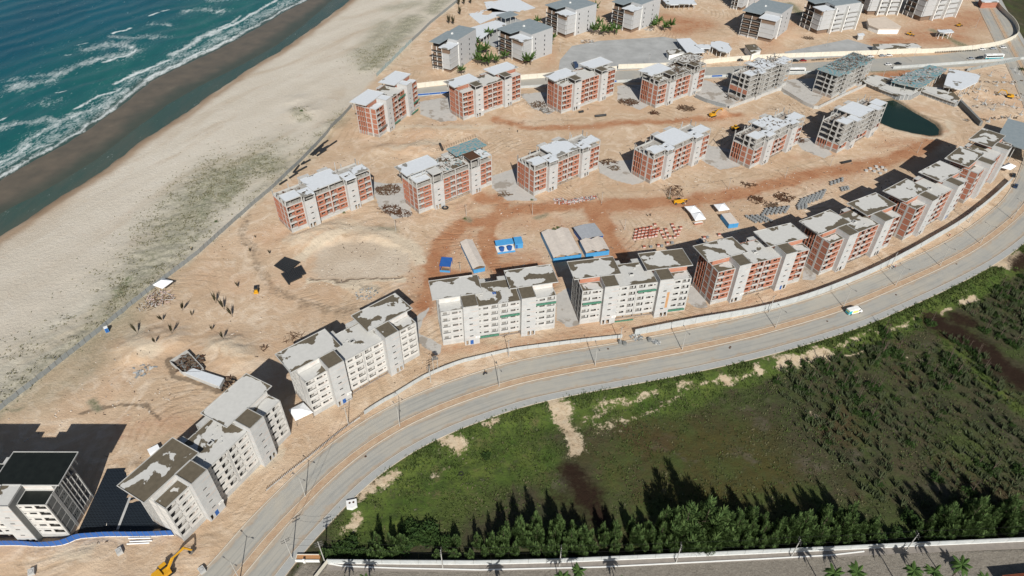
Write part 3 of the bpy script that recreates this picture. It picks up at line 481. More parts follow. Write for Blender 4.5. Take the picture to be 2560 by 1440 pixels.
tag(P.build('open_sea', mat('open_sea_water', (.004, .07, .10), .2, col2=(.003, .05, .08), scale=.02)), kind='structure')
P = MB(); pp = catmull([G(u, v, -.7) for u, v in [(2100, 252), (2150, 235), (2240, 238), (2275, 258), (2320, 285), (2362, 312), (2368, 330), (2340, 350), (2270, 340), (2220, 328), (2170, 310)]], 4); P.v = [(x, y, -.75) for x, y in pp]; P.f = [tuple(range(len(P.v)))]; P.m = [0]
tag(P.build('pond_water', mat('dark_green_pond', (.010, .026, .018), .22, col2=(.007, .020, .014), scale=.1, spec=.2)), kind='structure')

# ---- road: carriageways, kerbs, median, pavement
def band(name, d0, d1, z, m, i0=0, i1=None, sub=1, skirt=None):
    a, c = off(d0)[i0:i1], off(d1)[i0:i1]; n = len(a); k = sub+1
    T = np.linspace(0, 1, k)[None, :, None]; Vv = a[:, None]*(1-T)+c[:, None]*T; Vv = np.concatenate([Vv, np.full((n, k, 1), z)], 2).reshape(-1, 3); idx = np.arange(n*k).reshape(n, k)
    Ff = np.stack([idx[:-1, :-1].ravel(), idx[1:, :-1].ravel(), idx[1:, 1:].ravel(), idx[:-1, 1:].ravel()], 1)
    me = npmesh(name, Vv, Ff[:, ::-1] if d1 > d0 else Ff, [m]); at = me.color_attributes.new('edge', 'FLOAT_COLOR', 'POINT'); arc = np.concatenate([[0], np.cumsum(np.linalg.norm(np.diff(a, axis=0), axis=1))]); e_ = np.stack([np.tile(np.exp(-np.minimum(T[0, :, 0], 1-T[0, :, 0])*abs(d1-d0)/1.3), n), np.tile(T[0, :, 0], n), np.repeat(arc/1000, k), np.ones(n*k)], 1); at.data.foreach_set('color', e_.astype(np.float32).reshape(-1))
    return tag(link(name, me), kind='structure')
def curb(name, d0, d1, z0, z1, m, i0=0, i1=None):
    a, c = off(d0)[i0:i1], off(d1)[i0:i1]; n = len(a); Vv = np.concatenate([np.c_[a, np.full(n, z0)], np.c_[a, np.full(n, z1)], np.c_[c, np.full(n, z1)], np.c_[c, np.full(n, z0)]]); Ff = []
    for q in range(3):
        for i in range(n-1): Ff.append((q*n+i, (q+1)*n+i, (q+1)*n+i+1, q*n+i+1))
    return tag(link(name, npmesh(name, Vv, np.array(Ff), [m])), kind='structure')
def roadmat(name, c1, c2, dust):
    m = bpy.data.materials.new(name); m.use_nodes = True; global N, L, tc; N, L = nodeset(m); b = N['Principled BSDF']; b.inputs['Roughness'].default_value = .88; tc = N.new('ShaderNodeTexCoord')
    x = MIX(RM(noise(.4, 6), .3, .7), c1, c2); x = MIX(RM(noise(.045, 5, .6, (1, 1, 1), 1.5), .42, .68, 0, .8), x, dust); x = MIX(RM(noise(.09, 6, .7), .66, .72, 0, .6), x, (.27, .175, .115))
    e_ = att('edge'); x = MIX(RM(MT('ADD', e_[0], MT('MULTIPLY', MT('SUBTRACT', noise(.16, 6, .65), .5), 2.0)), .42, .62, 0, .85), x, MIX(RM(noise(.5, 5), .35, .65), (.40, .32, .235), (.34, .255, .18))); x = MIX(RM(noise(6, 2, .7), .4, .7, 0, .3), x, tuple(q*.75 for q in c2)); 
    cx_ = N.new('ShaderNodeCombineXYZ'); L.new(MT('MULTIPLY', e_[1], 9.), cx_.inputs[0]); L.new(MT('MULTIPLY', e_[2], 26.), cx_.inputs[1]); ns = N.new('ShaderNodeTexNoise'); ns.inputs['Scale'].default_value = 1.; ns.inputs['Detail'].default_value = 5; L.new(cx_.outputs[0], ns.inputs['Vector'])
    x = MIX(RM(ns.outputs['Fac'], .45, .72, 0, .45), x, (.42, .385, .32)); x = MIX(RM(ns.outputs['Fac'], .48, .30, 0, .4), x, (.19, .185, .17))
    L.new(x, b.inputs['Base Color']); return m
rm = roadmat('grey_concrete_paver_road', (.345, .34, .312), (.30, .297, .275), (.41, .375, .31))
gapi = 1
band('road', 0., 7.3, .004, rm, sub=9); band('road', 10.0, 17.8, .008, rm, sub=9)
# the opening in the median where carriageways join
curb('median_kerb', 7.3, 7.55, -.1, .14, 'kerb'); curb('median_kerb', 9.75, 10.0, -.1, .14, 'kerb'); curb('kerb', 17.8, 18.05, -.1, .13, 'kerb'); curb('kerb', -.2, 0., -.1, .13, 'kerb')
msand = mat('median_sand', (.47, .36, .25), .95, col2=(.36, .235, .15), scale=.35, bump=.4, bscale=2.5)
band('median', 7.55, 9.75, .10, msand, sub=2)
band('pavement', -2.6, -.2, .11, mat('pale_concrete_pavement', (.36, .365, .355), .85, col2=(.31, .315, .30), scale=.6)); curb('pavement_edge', -2.72, -2.6, -1.2, .12, 'kerb')
fr = MB(); 
def sheet(name, P, z, m): s = MB(); s.v = [(x, y, z) for x, y in P]; s.f = [tuple(range(len(P)))]; s.m = [0]; return tag(s.build(name, m), kind='structure')
sheet('far_road', FARROAD, -.012, rm)
for P in PLATS: sheet('concrete_platform', P, .03, mat('grey_paved_platform', (.40, .405, .40), .85, col2=(.27, .275, .27), scale=.10))
# ================================================================== APARTMENT BLOCKS
L_, T1A, T1B, T2A, T2B = 42.5, 7.9, 13.4, 29.1, 34.5
FL = [1.75+2.95*k for k in range(6)]; H5 = 16.5; DEP = 13.0
def panel_mesh(w, h, holes, t=.18):
    "wall w x h with real openings (x0,z0,x1,z1), front face at y=0"
    s = MB(); xs_ = sorted({0, w, *[q for a in holes for q in (a[0], a[2])]}); zs_ = sorted({0, h, *[q for a in holes for q in (a[1], a[3])]})
    def solid(x, z): return not any(a[0] < x < a[2] and a[1] < z < a[3] for a in holes)
    for i in range(len(zs_)-1):
        run = None
        for j in range(len(xs_)):
            ok = j < len(xs_)-1 and solid((xs_[j]+xs_[j+1])/2, (zs_[i]+zs_[i+1])/2)
            if ok and run is None: run = xs_[j]
            if not ok and run is not None:
                a, c, z0, z1 = run, xs_[j], zs_[i], zs_[i+1]
                s.quad((a, 0, z0), (c, 0, z0), (c, 0, z1), (a, 0, z1)); s.quad((c, t, z0), (a, t, z0), (a, t, z1), (c, t, z1)); run = None
    for x0, z0, x1, z1 in list(holes)+[(0, 0, w, h)]:
        o = (x0, z0, x1, z1) == (0, 0, w, h); q = [((x0, 0, z0), (x0, t, z0), (x0, t, z1), (x0, 0, z1)), ((x1, 0, z1), (x1, t, z1), (x1, t, z0), (x1, 0, z0)), ((x0, 0, z1), (x0, t, z1), (x1, t, z1), (x1, 0, z1)), ((x0, 0, z0), (x1, 0, z0), (x1, t, z0), (x0, t, z0))]
        for f in q: s.quad(*(f[::-1] if o else f))
    return s
def panel(name, parent, w, h, holes, m, loc, rz=0, t=.18, label=None):
    w = round(w, 3); h = round(h, 3); holes = tuple(tuple(round(q, 3) for q in a) for a in holes)
    me = cached(('panel', w, h, holes, m, t), lambda: panel_mesh(w, h, holes, t).mesh(name, m)); o = link(name, me, parent, loc, (0, 0, rz))
    if label: o['label'] = label
    return o
def boxpart(name, parent, b, m, label=None):
    sz = tuple(round(b[i+3]-b[i], 3) for i in range(3)); me = cached(('box', sz, m), lambda: MB().box(0, 0, 0, *sz).mesh(name, m)); o = link(name, me, parent, b[:3])
    if label: o['label'] = label
    return o
def roofpan(parent, x0, x1, y0, y1, z, m, name='roof_slab', lip=.22, th=.34, holes=()):
    w, d = round(x1-x0, 2), round(y1-y0, 2); key = ('roof', w, d, m, lip, th, holes)
    def mk():
        s = MB()
        if not holes: s.box(0, 0, -th, w, d, -lip)
        else:
            xs_ = sorted({0, w, *[q for a in holes for q in (a[0], a[2])]}); ys_ = sorted({0, d, *[q for a in holes for q in (a[1], a[3])]})
            for i in range(len(xs_)-1):
                for j in range(len(ys_)-1):
                    cx, cy = (xs_[i]+xs_[i+1])/2, (ys_[j]+ys_[j+1])/2
                    if not any(a[0] < cx < a[2] and a[1] < cy < a[3] for a in holes): s.box(xs_[i], ys_[j], -th, xs_[i+1], ys_[j+1], -lip)
        return s.mesh(name, m)
    o = link(name, cached(key, mk), parent, (x0, y0, z))
    if lip > 0:
        def mk2():
            s = MB(); t = .16; z0 = -th-.004
            s.box(-.004, -.004, z0, w+.004, t, 0); s.box(-.004, d-t, z0, w+.004, d+.004, 0); s.box(-.004, t, z0, t, d-t, 0); s.box(w-t, t, z0, w+.004, d-t, 0); return s.mesh('parapet', 'white' if lip > .2 else 'frame')
        link('parapet', cached(('par', w, d, lip, th), mk2), o)
    return o
def wing_holes(kind, h):
    # windows of one storey: left wing, right wing, left middle, right middle
    z0, z1 = 1.05, 2.05; s0_, s1_ = 1.25, 1.85
    if kind == 'L': return [(.1, .42, 2.9, h-.25), (3.75, z0, 5.75, z1), (6.3, s0_, 7.0, s1_)]
    if kind == 'R': return [(.3, s0_, .9, s1_), (1.7, z0, 3.7, z1), (4.5, .42, 7.4, h-.25)]
    if kind == 'ML': return [(.35, s0_, .95, s1_), (1.9, z0, 3.7, z1), (4.75, .42, 7.25, h-.25)]
    return [(.45, .42, 2.95, h-.25), (4.0, z0, 5.8, z1), (6.35, s0_, 7.0, s1_)]
BAYS = {'L': (.3, 7.55), 'R': (T2B+.05, 7.65), 'ML': (T1B+.05, 7.55), 'MR': (T1B+8.05, 7.55)}
def block(key, label, group, wall='brick', towerm='tower', frame='frame', filled=5, levels=5, slabA='roof_dry', slabB='roof_dry', pent='brick', tower='full', roofs='roof_dry', towroof='roof_olive', sidem=None, ground='open', rearlow=False, midroof=None, tlevels=5, fill=None):
    X0, Y0, a = BLD[key]; t = thing('apartment_block', label, 'building', (X0, Y0, 0), a, group); P = t; top = FL[levels]; sidem = sidem or wall
    # --- plinth & floors
    def plinth():
        s = MB(); s.box(.02, .25, -1.5, T1A, DEP-.1, 1.55); s.box(T2B, .25, -1.5, L_-.02, DEP-.1, 1.55); s.box(T1B, 3.2, -1.5, T2A, DEP-.1, 1.55); s.box(T1B+.02, .1, -1.5, T2A-.02, .4, .25)
        for x in (T1B+.2, T1B+4, T1B+7.7, T1B+11.6, T2A-.5): s.box(x, .1, .25, x+.3, .4, 1.5)
        return s.mesh('plinth', 'core')
    link('plinth', cached('plinth', plinth), P)
    boxpart('ground_beam', P, (0, -.02, -1.2 if ground != 'open' else -.2, T1A, .25, 1.75), frame); boxpart('ground_beam', P, (T2B, -.02, -.2, L_, .25, 1.75), frame)
    if ground == 'closed': boxpart('ground_beam', P, (T1B, -.0, -1., T2A, .1, 1.35), frame)
    def floorm():
        s = MB(); s.box(.05, .22, -.17, L_-.05, DEP-.15, 0); return s.mesh('floor_slab', 'floor')
    for k in range(0, levels+1):
        if k == levels and not rearlow: break
        link('floor_slab', cached('floorslab', floorm), P, (0, 0, FL[k] - (.0 if k < levels else 50)))if k < levels else None
    # --- frame of beams and columns
    def framem():
        s = MB(); z1 = top
        for x in (0, T1A-.35, T1B, T1B+7.65, T2A-.35, T2B, L_-.3):
            w = .35 if x != T1B+7.65 else .4
            s.box(x, -.05, 1.75, x+w, .3, z1); s.box(x, DEP-.35, 1.75, x+w, DEP, z1)
        for k in range(0, levels):
            z = FL[k]
            for x0, x1 in ((.35, T1A-.35), (T1B+.35, T1B+7.65), (T1B+8.05, T2A-.35), (T2B+.35, L_-.3)): s.box(x0, -.03, z-.22, x1, .28, z+.12)
        for xx, sx in ((-.02, .3), (L_-.28, .3)):
            for y0, y1 in ((3.25, 4.15), (6.9, 7.2), (DEP-.35, DEP)): s.box(xx, y0, -1, xx+sx, y1, z1)
            for k in range(0, levels+1): s.box(xx+.01, .3, FL[k]-.2, xx+.27, 3.25, FL[k]+.1); s.box(xx+.01, 4.15, FL[k]-.2, xx+.27, 6.9, FL[k]+.1)
        return s.mesh('concrete_frame', frame)
    link('concrete_frame', cached(('frame', levels, frame), framem), P)
    # --- interior walls, added to keep light from passing through the openings
    def corem():
        s = MB(); 
        for k in range(levels):
            z0, z1 = FL[k]+.02, FL[k+1]-.18
            s.box(.4, 4.9, z0, L_-.4, 5.05, z1)
            for x in (3.3, 7.7, 17.9, 21.3, 25, 38.7): s.box(x, 1.6, z0, x+.12, 4.9, z1)
        return s.mesh('interior_light_block', 'core')
    def corelite():
        s = MB()
        for k in range(levels):
            z0, z1 = FL[k]+.02, FL[k+1]-.18; s.box(1.4, 7.4, z0, L_-1.4, 7.55, z1)
            for x in (3.1, 10.6, 17, 24.6, 31.8, 38.4):
                for y in (4.2, 9.5): s.box(x, y, z0, x+.3, y+.5, z1)
        return s.mesh('interior_light_block', 'core')
    link('interior_light_block', cached(('core', levels, filled > 3), corem if filled > 3 else corelite), P)
    # --- facade panels storey by storey
    for k in range(levels):
        h = 2.95-.34; z = FL[k]+.12
        for kind, (x0, w) in BAYS.items():
            n = filled
            if fill and kind in fill: n = fill[kind]
            if k >= n:
                if k < levels-1 and filled < 4: boxpart('balcony_edge', P, (x0+.1, -.6, FL[k]-.1, x0+2.9, -.06, FL[k]+.14), frame)
                continue
            m = wall
            panel('facade_panel', P, w, h, wing_holes(kind, h), m, (x0, .02, z))
            bx = {'L': (.1, 2.9), 'R': (4.5, 7.4), 'ML': (4.75, 7.25), 'MR': (.45, 2.95)}[kind]
            panel('balcony_wall', P, bx[1]-bx[0]+.5, h, [(.8, .05, 2.2, 2.0)], wall, (x0+bx[0]-.25, 1.25, z))
            boxpart('balcony_upstand', P, (x0+bx[0], -.10, z+.02, x0+bx[1], .02, z+(.95 if wall.startswith('plaster') else .42)), frame if not wall.startswith('plaster') else wall)
            if filled < 5 or wall in ('brick', 'brick2'): boxpart('balcony_ledge', P, (x0+bx[0]-.1, -.45, FL[k]-.12, x0+bx[1]+.1, -.052, FL[k]+.10), frame)
    # --- end walls with two bays and four fins
    for side, xx in (('L', 0.02), ('R', L_-.02)):
        for k in range(levels):
            h = 2.95-.3; z = FL[k]+.1
            if k < filled:
                rz = -math.pi/2 if side == 'L' else math.pi/2
                y0 = 3.25 if side == 'L' else .3
                panel('end_wall_panel', P, 2.95, h, [], sidem, (xx+(.02 if side == 'L' else -.02), y0, z), rz)
                y0 = 6.9 if side == 'L' else 4.15
                hs = [(.5, 1.25, 1.0, 1.8), (1.55, 1.25, 2.05, 1.8)] if side == 'L' else [(.7, 1.25, 1.2, 1.8), (1.75, 1.25, 2.25, 1.8)]
                panel('end_wall_panel', P, 2.75, h, hs, sidem, (xx+(.02 if side == 'L' else -.02), y0, z), rz)
        nf = min(filled, levels)
        if nf > 0:
            x0, x1 = (.0, 1.15) if side == 'L' else (L_-1.15, L_)
            xi = 1.3 if side == 'L' else L_-1.3
            boxpart('end_wall_recess', P, (xi-.08, 7.2, FL[0], xi+.08, DEP-.4, FL[nf]), 'core')
            for y in (8.0, 9.45, 10.9, 12.6): boxpart('fin', P, (x0, y, -.6, x1, y+.22 if sidem not in ('brick', 'brick2') else y+.45, FL[nf]-.1), 'frame' if sidem not in ('brick', 'brick2') else sidem)
            boxpart('end_beam', P, (x0-.0, 7.2, FL[nf]-.1, x1, DEP, FL[nf]+.12), frame)
    # --- rear facade with its two balcony bays
    def rearm():
        s = MB(); nf = min(filled, levels)
        if nf > 0:
            q = panel_mesh(L_-.8, FL[nf]-FL[0], [(x, z0+1., x+1.6, z0+2.1) for z0 in [2.95*k for k in range(nf)] for x in (3, 7, 11, 20, 30, 34, 38)]); s.v, s.f, s.m = q.v, q.f, q.m
        return s.mesh('rear_wall', wall)
    if filled: link('rear_wall', cached(('rear', min(filled, levels), wall), rearm), P, (.4, DEP-.2, FL[0]))
    for x0 in (13.6, 23.4):
        for k in range(1, levels+1): boxpart('rear_balcony_slab', P, (x0, DEP-.1, FL[k]-.2, x0+5.0, DEP+2.1, FL[k]-.02), frame)
        for xx in (x0, x0+4.8): boxpart('rear_balcony_column', P, (xx, DEP+1.85, -1, xx+.2, DEP+2.05, FL[levels]-.2), frame)
        if filled > 3: boxpart('rear_balcony_parapet', P, (x0+.2, DEP+1.95, 1.8, x0+4.8, DEP+2.05, FL[min(filled, levels)]-.2), wall)
    # --- stair towers
    th = {'full': 18.8, 'open': 18.8, 'cut': top, 'low': top}[tower]
    for i, (xa, xb) in enumerate(((T1A, T1B), (T2A, T2B))):
        w = xb-xa; nt = FL[tlevels] if tower in ('cut', 'low') else (H5 if tower == 'open' else th)
        z_solid = min(nt, th) if tower == 'full' else (FL[levels-1] if tower == 'cut' else (H5-2.95+(2.95 if tower == 'open' and filled >= 5 else 0)))
        if tower == 'low': z_solid = FL[filled] if filled else 1.75
        hs = [(2.0 if i == 0 else 2.0, 5.2+2.95*q, 3.25, 5.75+2.95*q) for q in range(5) if 5.75+2.95*q < z_solid-.2 and q < 4]
        if z_solid > 3: hs += [(.5, 1.3, 1.3, 3.4), (2.0, 1.3, 3.2, 3.4)] if i == 0 else [(2.4, 1.3, 3.3, 3.4), (3.9, 1.3, 4.9, 3.4)]
        panel('tower_wall', P, w, z_solid+1.2, hs, towerm, (xa, -1.85, -1.2))
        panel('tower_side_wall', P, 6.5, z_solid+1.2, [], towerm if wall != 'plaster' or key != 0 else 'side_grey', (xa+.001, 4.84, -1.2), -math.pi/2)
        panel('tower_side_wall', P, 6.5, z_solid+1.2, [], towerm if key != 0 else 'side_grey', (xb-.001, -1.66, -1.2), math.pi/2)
        boxpart('tower_back_wall', P, (xa+.2, 4.6, 1.75, xb-.2, 4.83, min(z_solid, th)-.1), 'core')
        if tower in ('open', 'cut', 'low') and th-z_solid > .5:
            for xx in (xa, xb-.3):
                for yy in (-1.85, 4.5): boxpart('tower_column', P, (xx, yy, z_solid, xx+.3, yy+.3, th-.3), frame)
            boxpart('tower_beam', P, (xa, -1.84, z_solid-.02, xb, -1.6, z_solid+.5), frame)
            if tower == 'low':
                for k in range(max(filled, 1), levels): boxpart('tower_landing', P, (xa+.3, -1.8, FL[k]-.2, xb-.3, .3, FL[k]), 'floor')
        hl = ((1.3, 3.0, 3.2, 4.6), (3.7, 3.4, 4.3, 5.4)) if tower == 'cut' else ()
        roofpan(P, xa, xb, -1.85, 4.84, th, towroof, 'tower_roof', lip=.2 if tower != 'cut' else .0, th=.36, holes=hl)
    # --- roofs
    if levels == 5:
        mr_ = midroof or roofs
        for x0, x1 in ((0, T1A), (T2B, L_)): roofpan(P, x0, x1, 0, 4.52 if not rearlow else 6.6, H5, roofs, 'wing_roof', lip=.12)
        roofpan(P, T1B, T2A, 0, DEP-.0, H5+.0, mr_, 'middle_roof', lip=.12)
        boxpart('roof_bay', P, (13.6, DEP+.003, H5-.3, 18.8, DEP+2.2, H5-.03), mr_); boxpart('roof_bay', P, (23.4, DEP+.003, H5-.3, 28.2, DEP+2.2, H5-.03), mr_)
        if not rearlow:
            boxpart('rear_roof', P, (0, 4.523, H5-.3, T1B-.003, DEP, H5-.14), roofs); boxpart('rear_roof', P, (T2A+.003, 4.523, H5-.3, L_, DEP, H5-.14), roofs)
        else:
            for xx in (0, L_-.3):
                for yy in (6.6, 9.6, DEP-.3): boxpart('bare_column', P, (xx, yy, FL[4], xx+.28, yy+.28, H5+(.2 if yy > 9 else 0)), frame)
            for x0, x1 in ((.3, T1B-.3), (T2A+.3, L_-.3)): boxpart('terrace_upstand', P, (x0, DEP-.25, FL[4], x1, DEP-.1, FL[4]+.9), frame)
    for on, x0, x1, pm in ((slabA, -2.1, 16.2, 'A'), (slabB, 26.2, 44.5, 'B')):
        if not on: continue
        px0, px1 = (.25, T1B-.2) if pm == 'A' else (T2A+.2, L_-.25)
        if pent:
            panel('penthouse_wall', P, px1-px0, 18.45-H5+.1, [], pent, (px0, 4.65, H5-.1)); panel('penthouse_wall', P, px1-px0, 1.95, [], pent, (px0, DEP-.4, H5-.1))
            boxpart('penthouse_wall', P, (px0 if pm == 'A' else px1-.18, 4.83, H5-.1, px0+.18 if pm == 'A' else px1, DEP-.4, 18.45), pent)
            boxpart('penthouse_wall', P, (px1-.18 if pm == 'A' else px0, 4.83, H5-.1, px1 if pm == 'A' else px0+.18, DEP-.4, 18.45), pent)
        for xx in ((-.0, 6.4, 12.9) if pm == 'A' else (29.3, 36, 42.2)):
            for yy in (4.9, DEP-.35, 14.7) if not pent else (14.7,): boxpart('roof_column', P, (xx, yy, H5-.2 if yy < 14 else FL[4], xx+.3, yy+.3, 18.46), frame)
        for yy in (8.0, 12.6): boxpart('roof_column', P, ((.1 if pm == 'A' else L_-.4), yy, H5-.2, (.4 if pm == 'A' else L_-.1), yy+.3, 18.46), frame)
        roofpan(P, x0, x1, 4.52, 15.42, 18.79, on, 'roof_slab', lip=.2)
    return t
def kit(t, roof=True, seed=1, n=7, z=H5, blue=False):
    "small fixtures standing on the roofs: pipe upstands, hatch curb"
    r = random.Random(seed)
    for i in range(n):
        x = r.uniform(14.5, 27.5); y = r.uniform(2, 11.5); boxpart('vent_curb', t, (x, y, z-.15, x+.9, y+.25, z+.18), 'frame')
    if blue:
        for q in (0, .7): boxpart('blue_hatch', t, (20+q, 5.5, z-.1, 20.55+q, 6.7, z+.05), 'blue')
    else:
        boxpart('hatch_curb', t, (20, 5.4, z-.1, 21.6, 6.6, z+.45), 'frame'); boxpart('hatch_opening', t, (20.25, 5.65, z+.45, 21.35, 6.35, z+.47), 'dark')
def net(t, x, z, w, h=1.1, y=-.95, m='green_net'):
    "suspended work platform wrapped in green netting"
    boxpart('work_platform', t, (x, y, z, x+w, y+.75, z+.1), 'wood'); boxpart('safety_net', t, (x, y-.03, z+.1, x+w, y, z+h), m)
    for q in (x, x+w-.06): boxpart('platform_bracket', t, (q, y, z-.1, q+.06, -.05, z), 'steel')
def doors(t, x=T1A+2.0, m='blue'): boxpart('door', t, (x, -1.80, .05, x+1.2, -1.74, 2.25), m)
def signboard(t, txt, x=T1B-1.5, z=2.9, w=1.7, h=.95):
    o = boxpart('number_board', t, (x, -1.93, z, x+w, -1.86, z+h), 'white')
    c = bpy.data.curves.new('number_lettering', 'FONT'); c.body = txt; c.size = .75; c.extrude = .01; c.materials.append(M['steel']); c.align_x = 'CENTER'
    q = bpy.data.objects.new('number_lettering', c); COL.objects.link(q); q.parent = t; q.location = (x+w/2, -1.945, z+.22); q.rotation_euler = (math.pi/2, 0, 0)
GF = 'unfinished apartment blocks in the row along the curved road'; GM = 'brick and concrete frame blocks in the middle row of the site'; GB = 'unfinished blocks in the back row before the far road'
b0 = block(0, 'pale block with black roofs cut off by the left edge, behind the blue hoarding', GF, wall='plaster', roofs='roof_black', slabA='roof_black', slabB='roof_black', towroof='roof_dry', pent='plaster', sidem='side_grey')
b1 = block(1, 'pale rendered block at the right end of the blue hoarding with olive stained roofs', GF, wall='plaster', roofs='roof_wet', slabA='roof_half', slabB='roof_dry', pent='plaster', sidem='plaster', ground='closed', midroof='roof_half'); kit(b1, seed=2, n=9)
b2 = block(2, 'pale rendered block with brown right roof and a white gazebo at its left corner', GF, wall='plaster', roofs='roof_half', slabA='roof_dry', slabB='roof_wet', pent='plaster', sidem='plaster', midroof='roof_dry'); kit(b2, seed=3, n=4)
b3 = block(3, 'pale rendered block with two blue roof hatches in front of the long narrow shed', GF, wall='plaster2', roofs='roof_dry', slabA='roof_dry', slabB='roof_dry', pent='plaster', sidem='plaster', midroof='roof_dry'); kit(b3, seed=4, n=3, blue=True)
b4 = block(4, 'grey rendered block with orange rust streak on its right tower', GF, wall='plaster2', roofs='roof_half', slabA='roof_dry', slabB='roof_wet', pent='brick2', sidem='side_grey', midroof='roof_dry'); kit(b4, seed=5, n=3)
b5 = block(5, 'brick infill block directly right of the grey block with the rust streak', GF, wall='brick', roofs='roof_half', slabA='roof_half', slabB='roof_dry', pent='brick2', midroof='roof_dry'); kit(b5, seed=6, n=3)
b6 = block(6, 'brick infill block behind the parked green hedge bend, fourth from the right end of the road row', GF, wall='brick', roofs='roof_half', slabA='roof_half', slabB='roof_half', pent='brick2', midroof='roof_half')
b6['label'] = 'brick infill block fourth from the right end of the road row'; kit(b6, seed=7, n=3)
b7 = block(7, 'brick infill block third from the right end of the road row with a fully chalky left roof edge', GF, wall='brick', roofs='roof_dry', slabA='roof_half', slabB='roof_half', pent='brick2', midroof='roof_dry')
b7['label'] = 'brick infill block between the fourth and second from the right end of the road row'; kit(b7, seed=8, n=3)
b8 = block(8, 'last block at the right end of the road row, beside the dark roofed hall', GF, wall='brick', roofs='roof_half', slabA='roof_half', slabB='roof_dry', pent='brick2', midroof='roof_dry'); kit(b8, seed=9, n=3)
c1 = block('C1', 'brick block standing on bare legs beside the pit, leftmost of the middle row', GM, slabA=None, slabB=None, filled=4, tower='cut', roofs='roof_new', rearlow=True, towroof='roof_new', ground='closed')
c2 = block('C2', 'brick block with one finished roof slab and teal formwork on its right end', GM, slabA='roof_new', slabB=None, filled=4, tower='open', roofs='roof_new', pent=None, midroof='roof_half', towroof='roof_half')
c3 = block('C3', 'brick block third from the left in the middle row, with the debris heaps in front', GM, slabA=None, slabB=None, filled=4, tower='cut', roofs='roof_new', rearlow=True, towroof='roof_new')
c4 = block('C4', 'brick block behind the yellow telehandler and upright steel bars', GM, slabA=None, slabB=None, filled=4, tower='cut', roofs='roof_new', rearlow=True, towroof='roof_new')
c5 = block('C5', 'block with three brick storeys under two open ones, in front of a yellow loader', GM, slabA=None, slabB=None, filled=3, tower='cut', roofs='roof_new', rearlow=True, towroof='roof_new')
c6 = block('C6', 'open concrete frame block with one brick storey, beside the dark green pond', GM, slabA=None, slabB=None, filled=1, tower='low', roofs='roof_new', rearlow=True, towroof='roof_new')
d1 = block('D1', 'turned brick block by the beach fence, leftmost of the back row', GB, slabA='roof_new', slabB='roof_new', tower='full', roofs='roof_new', midroof='roof_dry', towroof='roof_new', pent='brick', ground='closed')
d2 = block('D2', 'brick block with two flat pale roof slabs next to the turned block by the fence', GB, slabA='roof_new', slabB='roof_new', tower='open', roofs='roof_dry', midroof='roof_dry', towroof='roof_olive', ground='closed')
d3 = block('D3', 'brick block with raised roof slabs in front of the white truck on the paved drive', GB, slabA='roof_new', slabB='roof_new', tower='open', roofs='roof_dry', midroof='roof_dry', towroof='roof_olive', pent=None, ground='closed')
d4 = block('D4', 'brick block with open top storey, scaffold debris and two rough roof slabs', GB, slabA='roof_new', slabB='roof_half', filled=4, tower='open', roofs='roof_half', midroof='roof_half', towroof='roof_olive', pent=None, ground='closed')
d5 = block('D5', 'bare concrete frame block with a single band of brick, beside the tilted white bus', GB, slabA=None, slabB=None, filled=0, tower='low', roofs='roof_new', rearlow=True, towroof='roof_new', ground='closed')
d5['label'] = 'bare concrete frame block with a single band of brick in the back row'
d6 = block('D6', 'bare concrete frame block topped with teal formwork and tangled props', GB, slabA=None, slabB=None, filled=0, levels=4, tower='low', roofs='roof_new', towroof='teal_ply', ground='closed')
for i, t in enumerate((b1, b2, b3, b5, b7)): doors(t, T1A+2.0 if i < 3 else T2A+2.4)
for t in (b0, b1, b2, b3, b4, b5, d2, d3): signboard(t, '33')
net(b3, T1B+.2, FL[0]-.3, 7.2); net(b3, T1B+8.1, FL[3]-.4, 7.2); net(b3, T2B+.2, FL[4]-.2, 7.6)
net(b4, .3, FL[3]-.4, 7.2); net(b4, T1B+8, FL[4]-.6, 7.2); net(b4, T2B+.2, FL[0]-.6, 7); net(b4, T1B+.1, -.3, 7.5, .9, -1.6)
net(d1, T1B+8, FL[4]-.2, 7); net(d1, T1B+.3, FL[0]-.5, 7); net(d1, T2B+.3, FL[1]-.2, 7.6); net(d1, T2B-4, FL[0]-1.2, 7, y=-2.7); net(d1, .3, FL[1]-.6, 7.2, m='steel')
boxpart('rust_streak', b4, (T2A+3.7, -1.856, 4.5, T2A+4.7, -1.851, 12.4), mat('rust_stain', (.42, .20, .07), .8, col2=(.5, .33, .2), scale=.4))
boxpart('brick_band', d5, (.0, 4.2, FL[1]+.1, .25, 12.8, FL[2]-.2), 'brick'); boxpart('brick_band', d5, (.0, .35, FL[1]+.1, .25, 3.2, FL[2]-.2), 'brick')
